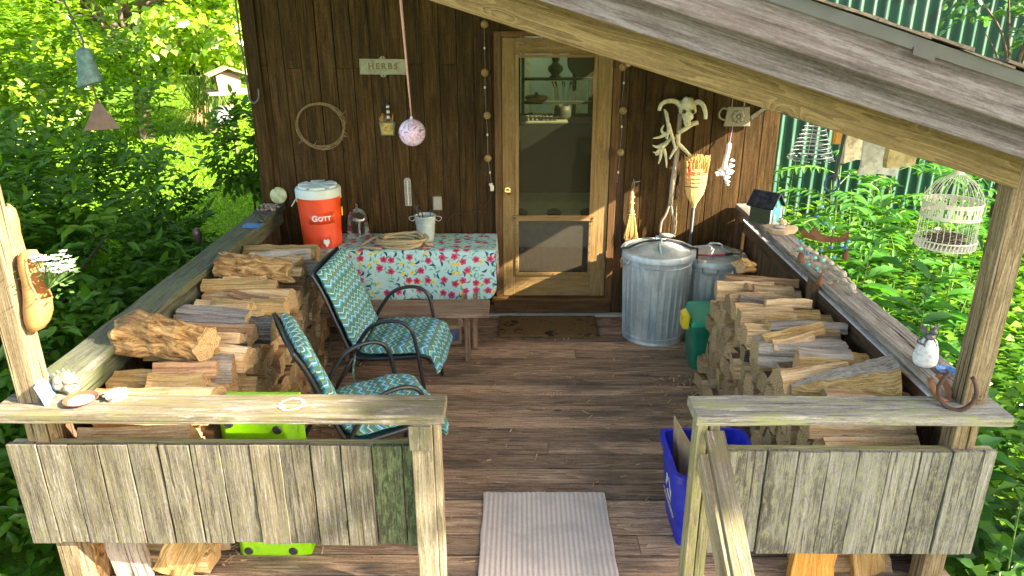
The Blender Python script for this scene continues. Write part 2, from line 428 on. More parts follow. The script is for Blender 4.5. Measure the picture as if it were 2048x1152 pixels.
def screenmat():
    m = Mat('insect screen')
    g = m.attr('gc')
    t = m.n('BsdfTransparent', {'Color': (1, 1, 1, 1)}).outputs[0]
    sx = m.n('SeparateXYZ', {0: g})
    a = m.math('PINGPONG', m.mul(sx.outputs[0], 330), 1.0); b = m.math('PINGPONG', m.mul(sx.outputs[2], 330), 1.0)
    k = m.math('MAXIMUM', m.step(a, .45, .75), m.step(b, .45, .75))
    d = m.n('BsdfDiffuse', {'Color': (.095, .078, .054, 1)}).outputs[0]
    mx = m.n('MixShader', {0: m.math('MULTIPLY_ADD', k, .45, .18), 1: t, 2: d}).outputs[0]
    m.nt.links.new(mx, m.out.inputs[0])
    return m.m
M_SCREEN = screenmat()
# ------------------------------------------------------------------ world, sun, camera
SUN_TO = Vector((1.0, -0.32, 0.615)).normalized()
w = bpy.data.worlds.new('World'); S.world = w; w.use_nodes = True
wn = w.node_tree; bg = wn.nodes['Background']
sky = wn.nodes.new('ShaderNodeTexSky'); sky.sky_type = 'NISHITA'; sky.sun_disc = False
sky.sun_elevation = math.asin(SUN_TO.z); sky.sun_rotation = math.atan2(SUN_TO.x, SUN_TO.y)
sky.air_density = 1.0; sky.dust_density = 2.0; sky.ozone_density = 1.0
wn.links.new(sky.outputs[0], bg.inputs[0]); bg.inputs[1].default_value = SKY_STRENGTH
sl = bpy.data.lights.new('sun', 'SUN'); sl.energy = SUN_STRENGTH; sl.angle = math.radians(.6); sl.color = (1.0, .95, .86)
so = bpy.data.objects.new('sun', sl); COL.objects.link(so); so.rotation_euler = (-SUN_TO).to_track_quat('-Z', 'Y').to_euler(); so.location = SUN_TO * 30
cam = bpy.data.cameras.new('camera'); co = bpy.data.objects.new('camera', cam); COL.objects.link(co); S.camera = co
cam.sensor_width = 36; cam.lens = 1477.6 / 2048 * 36; cam.clip_end = 400; cam.clip_start = .05
CY, CP, CR = -0.0120, 0.3594, 0.00347
fw = Vector((math.sin(CY) * math.cos(CP), math.cos(CY) * math.cos(CP), -math.sin(CP)))
rt = Vector((math.cos(CY), -math.sin(CY), 0)); dn = fw.cross(rt)
r2 = rt * math.cos(CR) + dn * math.sin(CR); d2 = dn * math.cos(CR) - rt * math.sin(CR)
co.matrix_world = Matrix(((r2.x, -d2.x, -fw.x, 0), (r2.y, -d2.y, -fw.y, 0), (r2.z, -d2.z, -fw.z, 2.378), (0, 0, 0, 1)))
S.view_settings.view_transform = 'Standard'; S.view_settings.look = 'None'; S.view_settings.gamma = 1.0; S.view_settings.exposure = EXPO
S.view_settings.use_white_balance = True; S.view_settings.white_balance_temperature = WB

# ------------------------------------------------------------------ ground
def gz(x, y):
    z = -.42 + .02 * math.sin(x * 1.3) * math.cos(y * 1.1)
    if x < -1.9: z += .088 * max(0, min(y, 21) - 5) * min(1, (-1.9 - x) / 1.2)
    if y > 21: z += .05 * (min(y, 60) - 21) * min(1, max(0, (-x) / 6))
    return z
def ground():
    xs = [-150, -60, -30] + [-20 + .5 * i for i in range(71)] + [25, 45, 90, 150]
    ys = [-60, -20, -6] + [-2 + .5 * i for i in range(60)] + [34, 45, 80, 160, 300]
    mb = MB(); nx = len(xs)
    mb.add([(x, y, gz(x, y)) for y in ys for x in xs], [[j * nx + i, j * nx + i + 1, (j + 1) * nx + i + 1, (j + 1) * nx + i] for j in range(len(ys) - 1) for i in range(nx - 1)], [(x, y, 0) for y in ys for x in xs], .5)
    m = Mat('lawn soil and turf'); g = m.attr('gc')
    n1 = m.noise(g, 1.1, 5, .6); n2 = m.noise(g, 60, 4, .7)
    c = m.mix(m.step(n2, .3, .7), (.05, .11, .012), (.12, .25, .025))
    c = m.mix(m.mul(m.step(n1, .52, .68), .5), c, (.12, .14, .04))
    mb.build('ground', m.done(c, .95, 0, m.bump(n2, .8, .03), .1), smooth='all', kind='structure')
ground()
mb = MB(); vs = []; n = 40
for i in range(n):
    a = 2 * PI * i / n; vs.append((.3 + 5.2 * math.cos(a) * (1 + .08 * math.sin(5 * a)), -4.2 + 5.3 * math.sin(a) * (1 + .06 * math.sin(3 * a + 1)), -.375))
mb.add(vs, [list(range(n))])
def bouncegravelmat():
    m = Mat('pale bounce gravel'); g = m.attr('gc'); vo = m.n('TexVoronoi', {'Vector': g, 'Scale': 45.0})
    c = m.mix(m.n('SeparateColor', {0: vo.outputs['Color']}).outputs[0], (.34, .31, .26), (.56, .53, .47))
    return m.done(c, .95, 0, m.bump(vo.outputs['Distance'], .8, .02), .2)
mb.build('bounce_gravel', bouncegravelmat(), kind='structure')  # unseen pale ground, added to bounce sunlight into the porch

# ------------------------------------------------------------------ deck
mb = MB(); yy = 2.24; k = 0
while yy < 5.60:
    bw = .1395
    y1 = min(yy + bw - .0120, 5.70)
    cuts = [-2.02] + ([rnd(-1.0, 1.2)] if k % 3 == 1 else []) + [1.93]
    for a, b in zip(cuts[:-1], cuts[1:]):
        mb.box(a + .001, b - .001, yy, y1, -.036, rnd(-.0025, .0015), 'x', n=8, warp=.0018)
    yy += bw; k += 1
for r_ in range(24):       # nail heads over the joists
    for jx in (-1.72, -1.20, -.70, -.18, .32, .82, 1.32, 1.76):
        for dy in (.030, .105):
            cx, cy = jx + rnd(-.012, .012), 2.24 + .1395 * r_ + dy + rnd(-.004, .004)
            if cy < 5.6: mb.add([(cx + .0042 * math.cos(a), cy + .0042 * math.sin(a), .0022) for a in [PI * k / 3 for k in range(6)]], [[0, 1, 2, 3, 4, 5]], None, .5, 1)
mb.build('porch_deck', [W_DECK, M_RUSTD], bevel=.003, kind='structure')
mb = MB()
for k in range(420):
    q = random.random()
    x, y = (rnd(-1.40, -1.05), rnd(2.7, 4.9)) if q < .42 else ((rnd(.85, 1.24), rnd(2.9, 4.6)) if q < .8 else (rnd(-1.0, 1.0), rnd(2.7, 5.4)))
    if q > .42 and q < .8: x = 1.22 - abs(random.gauss(0, .14))
    elif q <= .42: x = -1.38 + abs(random.gauss(0, .15))
    if -.2 < x < .45 and y < 3.27: continue
    l, w_ = rnd(.006, .028), rnd(.003, .008); a = rnd(0, PI)
    mb.box(-l, l, -w_ / 2, w_ / 2, .0022, .0022 + rnd(.002, .006), 'x', M=Matrix.Translation((x, y, 0)) @ Matrix.Rotation(a, 4, 'Z') @ Matrix.Rotation(rnd(-.08, .08), 4, 'Y'))
tag(mb.build('wood_chips', W_LOG, kind='stuff'), 'scattered wood chips and splinters on the deck by the woodpiles', 'wood chips')
mb = MB(); mb.box(-2.0, 1.92, 2.27, 5.69, -.20, -.075, 'x'); mb.build('deck_gap_fill', plain('seam shade fill', (.012, .010, .008), .95, 0, .3, 12, spec=.05), kind='structure')  # solid fill below the boards, blackened to give the seams their shade

# ------------------------------------------------------------------ cabin
YW = 5.71
cabin = thing('wooden_cabin', 'dark brown board sided cabin wall behind the porch', 'cabin', (0, YW, 0))
def PB(): return MB()
def to(o): return o
mb = MB(); x = -2.012; i = 0
while x < 1.96:
    bw = .1285
    x1 = min(x + bw - rnd(.003, .006), 1.968)
    zt = 2.60 - .307 * x1
    # leave the door opening free
    segs = [(.02, zt)]
    if x1 > -.19 and x < .745: segs = [(2.225, zt)]
    for (za, zb) in segs:
        zc = 1.99 + rnd(-.02, .02)
        parts = [(za, zc - .002), (zc, zb)] if (i % 9 in (0, 2, 5, 6, 8) and za < 1) else [(za, zb)]
        for (a, b) in parts:
            xa = max(x, .7455) if (x < .7455 < x1 and za < 1) else x
            d = rnd(-.003, .003)
            mb.box(xa, x1, d, .022, a, b, 'z', n=7, warp=.0012)
    x += bw; i += 1
mb.build('siding', W_WALL, cabin, bevel=.003)
mb = MB()
mb.box(-2.0, -.197, .024, .06, .0, 2.64, 'z'); mb.box(.752, 1.955, .024, .06, .0, 1.98, 'z'); mb.box(-.195, .75, .0245, .06, 2.245, 2.36, 'z')
mb.box(-2.0, -1.94, .062, 1.85, -.3, 3.18, 'z'); mb.box(-1.93, -.36, 1.79, 1.85, -.3, 2.70, 'z'); mb.box(-.42, -.361, 1.86, 3.9, -.3, 2.38, 'z'); mb.box(1.895, 1.955, .062, 3.9, -.3, 1.99, 'z')
mb.box(-2.0, 1.955, .0, 1.8, -.3, -.02, 'x'); mb.box(-.42, 1.955, 1.801, 3.9, -.3, -.02, 'x'); 
mb.box(-.36, .0, 3.84, 3.9, 0.05, 2.38, 'z'); mb.box(.90, 1.89, 3.84, 3.9, .05, 2.0, 'z'); mb.box(.002, .898, 3.84, 3.9, .05, 1.15, 'z'); mb.box(.002, .898, 3.84, 3.9, 2.15, 2.32, 'z')
mb.build('wall', W_INNER, cabin)
mb = MB(); mb.box(-1.93, 1.885, .07, 1.78, 0.0, .05, 'y'); mb.box(-.355, 1.885, 1.781, 3.83, 0.0, .05, 'y'); mb.build('interior_floor', W_INNER, cabin)
mb = MB(); mb.box(-2.04, -2.014, -.012, .09, -.05, 3.19, 'z', n=6, warp=.002); mb.box(-2.014, -1.93, -.0245, -.0045, -.05, 3.19, 'z', n=6, warp=.002); mb.build('corner_board', W_WALL, cabin, bevel=.003)
mb = MB(); mb.box(-.46, 2.05, 1.86, 4.0, 2.382, 2.42, 'x'); mb.build('rear_roof', W_INNER, cabin)
# door frame
mb = MB()
mb.box(-.196, -.142, -.030, .10, .165, 2.236, 'z'); mb.box(.692, .747, -.030, .10, .165, 2.236, 'z'); mb.box(-.1415, .6915, -.030, .10, 2.198, 2.236, 'x')
mb.box(-.142, -.128, .025, .10, .19, 2.197, 'z'); mb.box(.679, .6915, .025, .10, .19, 2.197, 'z')
mb.build('door_frame', W_DFRM, cabin, bevel=.003)
mb = MB(); mb.box(-.230, .748, -.075, .10, .135, .164, 'x', n=5, warp=.002); mb.box(-.215, .742, -.03, .03, .022, .134, 'x', n=5, warp=.003); mb.box(-.33, -.218, -.045, .0, .03, .10, 'x'); mb.build('door_sill', W_DFRM, cabin, bevel=.004)
mb = MB(); mb.box(-.31, .85, -.055, -.006, .0, .018, 'x', n=4, warp=.002); mb.build('foundation_strip', plain('pale concrete', (.42, .40, .36), .9), cabin)
# screen door
d = thing('screen_door', 'golden wooden screen door with glass above and mesh below', 'door', (0, YW, 0))
mb = MB()
mb.box(-.139, -.040, -.020, .018, .172, 2.194, 'z', n=4, warp=.0006); mb.box(.572, .688, -.020, .018, .172, 2.194, 'z', n=4, warp=.0006)
mb.box(-.0395, .5715, -.019, .017, 2.078, 2.194, 'x'); mb.box(-.0395, .5715, -.019, .017, .172, .350, 'x', n=3, warp=.0006)
mb.build('door_panel', W_DOOR, d, bevel=.003)
mb = MB()
mb.box(-.0395, -.012, -.027, -.0205, .352, 2.076, 'z'); mb.box(.545, .5715, -.027, -.0205, .352, 2.076, 'z'); mb.box(-.0115, .5445, -.027, -.0205, 2.052, 2.076, 'x'); mb.box(-.0115, .5445, -.027, -.0205, .352, .380, 'x')
mb.build('glazing_bead', W_DOOR, d, bevel=.002)
mb = MB(); mb.box(-.062, .588, -.036, -.0275, .812, .858, 'x'); rail = mb.build('cross_rail', W_DOOR, d, bevel=.003)
mb = MB()
for sx in (-.045, .572): mb.lathe([(0, .0), (.009, 0), (.009, .004), (0, .006)], 10, M=Matrix.Translation((sx, -.036, .835)) @ Matrix.Rotation(PI / 2, 4, 'X'))
for kz in range(6):
    for sx in (-.027, .558): mb.lathe([(0, 0), (.005, 0), (.004, .003), (0, .003)], 8, M=Matrix.Translation((sx, -.027, .40 + kz * .075)) @ Matrix.Rotation(PI / 2, 4, 'X'))
for kx in range(5): mb.lathe([(0, 0), (.005, 0), (.004, .003), (0, .003)], 8, M=Matrix.Translation((.06 + kx * .105, -.027, .366)) @ Matrix.Rotation(PI / 2, 4, 'X'))
mb.build('screw', M_RUSTD, rail, smooth=True)
mb = MB(); mb.box(-.0118, .5447, -.006, -.002, .86, 2.051, 'z'); mb.build('glass_pane', M_PANE, d)
mb = MB(); mb.add([(-.0118, -.012, .381), (.5447, -.012, .381), (.5447, -.012, .811), (-.0118, -.012, .811)], [[0, 1, 2, 3]], [(-.0118, 0, .381), (.5447, 0, .381), (.5447, 0, .811), (-.0118, 0, .811)]); mb.build('mesh_screen', M_SCREEN, d)
mb = MB(); Mk = Matrix.Translation((-.100, -.020, 1.055)) @ Matrix.Rotation(PI / 2, 4, 'X')
mb.lathe([(0, 0), (.026, 0), (.026, .004), (.011, .008), (.009, .03), (.019, .036), (.025, .046), (.023, .058), (.012, .064), (0, .065)], 24, M=Mk); kb = mb.build('door_knob', M_BRASS, d, smooth=True)
mb = MB()
for zz in (.47, 1.30, 1.98): mb.box(.680, .698, -.0345, -.0305, zz, zz + .09, 'z'); mb.tube([(.689, -.037, zz), (.689, -.037, zz + .09)], .006, 8)
mb.build('hinge', M_RUSTD, d)
# ------------------------------------------------------------------ porch roof (one slope, high on the left)
SL = .307
roof = thing('porch_roof', 'sloping porch roof with pine beam and grey fascia boards', 'roof', (0, 0, 0))
def sloped(mb, x0, x1, y0, y1, a0, a1, n=14, warp=.001, pv=None, s=SL):
    vs = []; gs = []; off = (rnd(-50, 50), rnd(-5, 5), rnd(-5, 5))
    for k in range(n + 1):
        xx = x0 + (x1 - x0) * k / n
        for (y, a) in ((y0, a0), (y1, a0), (y1, a1), (y0, a1)):
            z = a - s * xx + rnd(-warp, warp)
            vs.append((xx, y, z)); gs.append((xx * 1.04 + off[0], a + off[1], y + off[2]))
    fs = [[3, 2, 1, 0]] + [[4 * k + i, 4 * k + (i + 1) % 4, 4 * k + 4 + (i + 1) % 4, 4 * k + 4 + i] for k in range(n) for i in range(4)] + [[4 * n, 4 * n + 1, 4 * n + 2, 4 * n + 3]]
    mb.add(vs, fs, gs, pv)
XL, XE = -2.45, 2.07
M_CEIL = plain('pale bounce ceiling boards', (.62, .60, .54), .8, 0, .08, 8)  # unseen roof underside, made pale to bounce light onto the deck
mb = MB(); sloped(mb, -1.99, 1.699, 2.500, 2.588, 2.320, 2.50); mb.build('roof_beam', W_BEAM, roof, bevel=.004)
mb = MB(); sloped(mb, XL, XE, 2.420, 2.446, 2.424, 2.60); mb.build('fascia_board', W_FASC, roof, bevel=.004)
mb = MB(); sloped(mb, XL, XE + .01, 2.362, 2.386, 2.514, 2.648); mb.box(0, 0, 0, 0, 0, 0); mb.build('barge_board', W_FASC, roof, bevel=.005)
mb = MB(); sloped(mb, XL, XE + .02, 2.345, 2.352, 2.626, 2.666, n=1, warp=0); sloped(mb, XL, XE + .02, 2.352, 2.44, 2.660, 2.666, n=1, warp=0); sloped(mb, 1.18, 1.25, 2.341, 2.3445, 2.612, 2.634, n=1, warp=0); mb.build('drip_edge', plain('dark grey drip edge', (.050, .055, .053), .45, .3, .12, 14), roof)
mb = MB()
for k in range(34):
    a = XL + k * .135
    dz = rnd(-.002, .004)
    sloped(mb, a, min(a + .165, XE + .03), 2.335 + rnd(-.008, .006), 7.66, 2.669 + dz + .004 * (k % 2), 2.676 + dz + .006 * (k % 2), n=2, warp=.002)
mb.build('shingles', plain('brown grey shingles', (.15, .115, .085), .95, 0, .35, 40, .8, 200), roof)
mb = MB()
sloped(mb, XL, XE, 2.45, 7.62, 2.602, 2.640, n=1, warp=0); mb.build('roof_sheathing', M_CEIL, roof)
mb = MB()
for yy in (3.1, 3.7, 4.3, 4.9, 5.5): sloped(mb, XL, XE - .03, yy, yy + .038, 2.46, 2.601, n=1, warp=0)
mb.box(XE - .024, XE, 2.45, 7.62, 2.43 - SL * XE, 2.60 - SL * XE, 'y')
mb.build('rafters', M_CEIL, roof)
# ------------------------------------------------------------------ posts
def post(name, label, x0, y0, z1, mat):
    o = thing(name, label, 'post', (x0 + .043, y0 + .043, 0), group=None)
    mb = MB(); mb.box(-.043, .043, -.043, .044, .0, z1, 'z', n=8, warp=.0012); mb.build('post', mat, o, bevel=.005)
    return o
mb = MB(); mb.box(-1.962, -1.874, 2.520, 2.607, -.30, 2.92, 'z', n=8, warp=.0012)
tag(mb.build('porch_post', W_POST, bevel=.005), 'left porch post, sunlit on one side, a clog of white flowers hanging on it', 'post', 'porch posts')
mb = MB(); mb.box(1.702, 1.791, 2.524, 2.612, -.30, 1.897, 'z', n=8, warp=.0012)
tag(mb.build('porch_post', W_POST, bevel=.005), 'right porch post with a rusty horseshoe at its foot on the rail', 'post', 'porch posts')
# ------------------------------------------------------------------ front railings
PY0 = 2.500
fl = thing('front_railing', 'front railing left of the entrance, sunlit boards with a wide flat cap', 'railing', (-1.2, PY0, 0), group='front railings')
T = Matrix.Translation((1.2, -PY0, 0))
mb = MB(); mb.box(-2.033, -.290, 2.430, 2.596, .910, .950, 'x', n=10, warp=.002, M=T); mb.build('rail_cap', W_CAPF, fl, bevel=.005)
mb = MB(); mg = MB(); x = -2.037; k = 0
while x < -.44:
    x1 = min(x + .1205, -.415)
    (mg if x > -.70 else mb).box(x, x1 - rnd(.003, .0055), PY0 + rnd(-.004, .003), PY0 + .020, .297 + rnd(-.006, .005), .774 + rnd(-.003, .003), 'z', n=6, warp=.0016, M=T)
    x += .1205 + rnd(-.002, .003); k += 1
mb.build('panel_boards', W_GREY, fl, bevel=.002)
o = mg.build('panel_boards', W_MOSS_SHADE, fl, bevel=.004); o['label'] = 'mossy boards with painted shade at the entrance end'
mb = MB(); mb.box(-2.035, -.43, PY0 + .0205, PY0 + .058, .700, .768, 'x', M=T); mb.box(-2.035, -.43, PY0 + .0205, PY0 + .058, .31, .38, 'x', M=T); mb.build('panel_rail', W_POSTG, fl, bevel=.003)
mb = MB(); mb.box(-.417, -.334, 2.436, 2.520, .0, .909, 'z', n=5, warp=.001, M=T); mb.box(-.333, -.308, 2.440, 2.519, .0, .9085, 'z', n=5, warp=.001, M=T); mb.build('newel_post', W_NEW, fl, bevel=.004)
mb = MB(); mb.box(-.424, -.338, 2.424, 2.4355, .80, .905, 'z', M=T); mb.build('newel_block', W_CAPF, fl, bevel=.003)
# pale ring stain on the cap
mb = MB(); mb.add([], [])
vs = []; n = 40
for i in range(n):
    a = 2 * PI * i / n; 
    for r in (.040 + rnd(-.003, .002), .049 + rnd(-.002, .005)): vs.append((-.885 + 1.2 + r * math.cos(a), 2.512 - PY0 + r * math.sin(a), .9528))
mb.add(vs, [[2 * i, 2 * i + 1, (2 * i + 3) % (2 * n), (2 * i + 2) % (2 * n)] for i in range(n)]); mb.build('ring_stain', plain('pale ring stain', (.32, .295, .225), .9), fl)

fr = thing('front_railing', 'front railing right of the entrance, lichen covered boards under a grey cap', 'railing', (1.3, PY0, 0), group='front railings')
T = Matrix.Translation((-1.3, -PY0, 0))
mb = MB(); mb.box(.662, 1.846, 2.430, 2.596, .910, .950, 'x', n=8, warp=.002, M=T); mb.build('rail_cap', W_CAPG, fr, bevel=.005)
mb = MB(); x = .735; k = 0
while x < 1.85:
    x1 = min(x + .1205, 1.872)
    mb.box(x, x1 - rnd(.003, .0055), PY0 + rnd(-.004, .003), PY0 + .020, .262 + rnd(-.006, .005), .752 + rnd(-.003, .003), 'z', n=6, warp=.0016, M=T)
    x += .1205 + rnd(-.002, .003); k += 1
mb.build('panel_boards', W_GREEN, fr, bevel=.002)
mb = MB(); mb.box(.78, 1.87, PY0 + .0205, PY0 + .058, .680, .748, 'x', M=T); mb.box(.78, 1.87, PY0 + .0205, PY0 + .058, .275, .345, 'x', M=T); mb.build('panel_rail', W_POSTG, fr, bevel=.003)
mb = MB(); mb.box(.676, .716, 2.452, 2.540, .0, .909, 'z', n=5, warp=.001, M=T); mb.box(.722, .762, 2.456, 2.496, .0, .9088, 'z', n=5, warp=.001, M=T); mb.build('newel_post', W_POSTG, fr, bevel=.004)
# stair handrail
hr = thing('stair_handrail', 'sloping stair handrail with a bleached flat top board', 'handrail', (.74, 2.40, 0))
def slopeboard(mb, x0, x1, ya, za, yb, zb, t, n=6):
    vs = []; gs = []; off = rnd(-30, 30)
    L = math.hypot(yb - ya, zb - za); ny, nz = (zb - za) / L, -(yb - ya) / L
    if nz < 0: ny, nz = -ny, -nz
    for k in range(n + 1):
        u = k / n; y = ya + (yb - ya) * u; z = za + (zb - za) * u
        for (x, q) in ((x0, 0), (x1, 0), (x1, -t), (x0, -t)):
            vs.append((x + rnd(-.001, .001), y + ny * q, z + nz * q)); gs.append((u * L + off, x, q))
    fs = [[0, 1, 2, 3]] + [[4 * k + i, 4 * k + 4 + i, 4 * k + 4 + (i + 1) % 4, 4 * k + (i + 1) % 4] for k in range(n) for i in range(4)] + [[4 * n + 3, 4 * n + 2, 4 * n + 1, 4 * n]]
    mb.add(vs, fs, gs)
mb = MB(); slopeboard(mb, -.038, .034, .036, .888, -.98, .352, .036); mb.build('top_board', W_CAPF, hr, bevel=.003)
mb = MB(); slopeboard(mb, -.050, -.012, .030, .790, -.98, .265, .085); mb.build('side_board', W_NEW, hr, bevel=.003)
mb = MB(); mb.box(-.052, .036, -1.0, -.91, -.42, .335, 'z'); mb.build('lower_post', W_POSTG, hr, bevel=.004)
st = thing('porch_steps', 'wooden steps leading up to the porch', 'steps', (.15, 2.2, -.4))
mb = MB()
for k in range(2): mb.box(-.62, .62, -.30 - .28 * k, -.02 - .28 * k, .20 - .19 * k, .236 - .19 * k, 'x', n=4, warp=.001)
mb.build('tread', W_DECK, st, bevel=.004)
mb = MB(); mb.box(-.66, -.622, -.62, -.0, -.03, .235, 'y'); mb.box(.622, .66, -.62, -.0, -.03, .235, 'y'); mb.build('stringer', W_INNER, st)
# ------------------------------------------------------------------ side railings
sr = thing('side_railing', 'left side railing with a dark mossy cap running back to the cabin', 'railing', (-1.94, 4.1, 0), group='side railings')
T = Matrix.Translation((1.94, -4.1, 0))
mb = MB(); mb.box(-2.032, -1.862, 2.600, 5.690, .908, .949, 'y', n=14, warp=.003, M=T); mb.build('rail_cap', W_CAPL, sr, bevel=.006)
mb = MB(); mb.box(-1.925, -1.887, 2.612, 5.688, .80, .895, 'y', n=8, warp=.002, M=T); mb.box(-1.925, -1.887, 2.612, 5.688, .10, .19, 'y', n=8, warp=.002, M=T); mb.build('under_rail', W_CAPL, sr, bevel=.004)
mb = MB(); y = 2.615
while y < 5.6:
    mb.box(-1.9475, -1.9265, y, min(y + .122, 5.688), -.05, .80, 'z', n=3, warp=.001, M=T); y += .128
mb.build('railing_boards', W_INNER, sr, bevel=.003)
sr = thing('side_railing', 'right side railing with a cracked grey cap above brown boards', 'railing', (1.78, 4.1, 0), group='side railings')
T = Matrix.Translation((-1.78, -4.1, 0))
mb = MB(); mb.box(1.690, 1.852, 2.600, 5.690, .908, .949, 'y', n=14, warp=.003, M=T); mb.build('rail_cap', W_CAPR, sr, bevel=.006)
mb = MB(); mb.box(1.745, 1.785, 2.612, 5.688, .74, .828, 'y', n=8, warp=.002, M=T); mb.box(1.745, 1.785, 2.612, 5.688, .10, .19, 'y', n=8, warp=.002, M=T); o = mb.build('under_rail', W_INNER, sr, bevel=.004)
mb = MB(); mb.box(1.742, 1.787, 2.612, 5.688, .8285, .838, 'y', n=8, warp=.001, M=T); mb.build('sky_light_edging', plain('painted sky light edging', (.50, .50, .50), .7, 0, .15, 20), sr)  # sky light on the rail's top edge, put into a pale strip
mb = MB(); y = 2.615
while y < 5.6:
    mb.box(1.7875, 1.808, y, min(y + .122, 5.688), -.05, .86, 'z', n=3, warp=.001, M=T); y += .128
mb.build('railing_boards', W_INNER, sr, bevel=.003)
mb = MB(); mb.box(1.700, 1.7415, 4.05, 4.13, .0, .907, 'z', M=T); mb.build('baluster', W_INNER, sr, bevel=.003)
mb = MB(); mb.box(1.70, 1.7415, 5.60, 5.68, .0, .907, 'z', M=T); mb.build('baluster', W_INNER, sr, bevel=.003)
# ------------------------------------------------------------------ mats
def coir():
    m = Mat('coir doormat'); g = m.attr('gc')
    n = m.noise(g, 180, 3, .7); n2 = m.noise(g, 9, 4, .6, 1.5)
    c = m.ramp(n, [(.25, (.075, .040, .018)), (.55, (.235, .135, .060)), (.8, (.36, .22, .10))])
    vo = m.n('TexVoronoi', {'Vector': g, 'Scale': 5.5})
    c = m.mix(m.mul(m.math('MULTIPLY', m.math('SUBTRACT', 1, m.step(vo.outputs['Distance'], .22, .34)), m.step(n2, .40, .52)), .85), c, (.022, .018, .018))
    c = m.mix(m.mul(m.step(n2, .60, .64), .6), c, (.030, .022, .018))
    return m.done(c, .95, 0, m.bump(n, 1.0, .01), .1)
mb = MB(); nx, ny = 40, 22; vs = []
for j in range(ny + 1):
    for i in range(nx + 1):
        e = .004 if i in (0, nx) or j in (0, ny) else 0
        vs.append((.0 + .785 * i / nx + (rnd(-.004, .004) if e else 0), .425 * j / ny + (rnd(-.004, .004) if e else 0), .018 - e * 2 + rnd(0, .003)))
mb.add(vs, [[j * (nx + 1) + i, j * (nx + 1) + i + 1, (j + 1) * (nx + 1) + i + 1, (j + 1) * (nx + 1) + i] for j in range(ny) for i in range(nx)])
mb.box(.004, .781, .004, .421, .003, .012)
tag(mb.build('doormat', coir(), loc=(-.168, 5.222, 0), rot=(0, 0, .004)), 'worn brown coir doormat with dark pinecone print before the screen door', 'doormat')
def rugmat():
    m = Mat('ribbed grey rug'); g = m.attr('gc')
    sx = m.n('SeparateXYZ', {0: g}).outputs[0]
    s = m.math('MULTIPLY_ADD', m.math('SINE', m.mul(sx, 2 * PI / .0245)), .5, .5)
    n = m.noise(g, 260, 3, .75); n2 = m.noise(g, 7, 4, .6)
    c = m.ramp(m.addm(m.mul(s, .20), m.mul(n, .80)), [(.22, (.29, .225, .19)), (.5, (.56, .455, .395)), (.8, (.77, .65, .58))])
    c = m.mix(m.mul(m.step(n2, .45, .65), .45), c, (.40, .335, .29))
    return m.done(c, .95, 0, m.bump(m.addm(m.mul(s, .5), m.mul(n, .8)), .5, .004), .1)
mb = MB(); nx, ny = 104, 12; vs = []
for j in range(ny + 1):
    for i in range(nx + 1):
        x = .63 * i / nx; y = -.98 * j / ny + (rnd(-.004, .004) if j == 0 else 0)
        vs.append((x + (rnd(-.004, .004) if i in (0, nx) else 0), y, .0085 + .0009 * math.sin(x / .0245 * 2 * PI) + .002 * math.sin(y * 9 + x * 4)))
mb.add(vs, [[j * (nx + 1) + i, (j + 1) * (nx + 1) + i, (j + 1) * (nx + 1) + i + 1, j * (nx + 1) + i + 1] for j in range(ny) for i in range(nx)])
mb.box(.002, .628, -.978, -.004, .001, .0055)
tag(mb.build('entrance_rug', rugmat(), loc=(-.190, 3.256, 0)), 'pale grey ribbed rug lying at the porch entrance', 'rug')

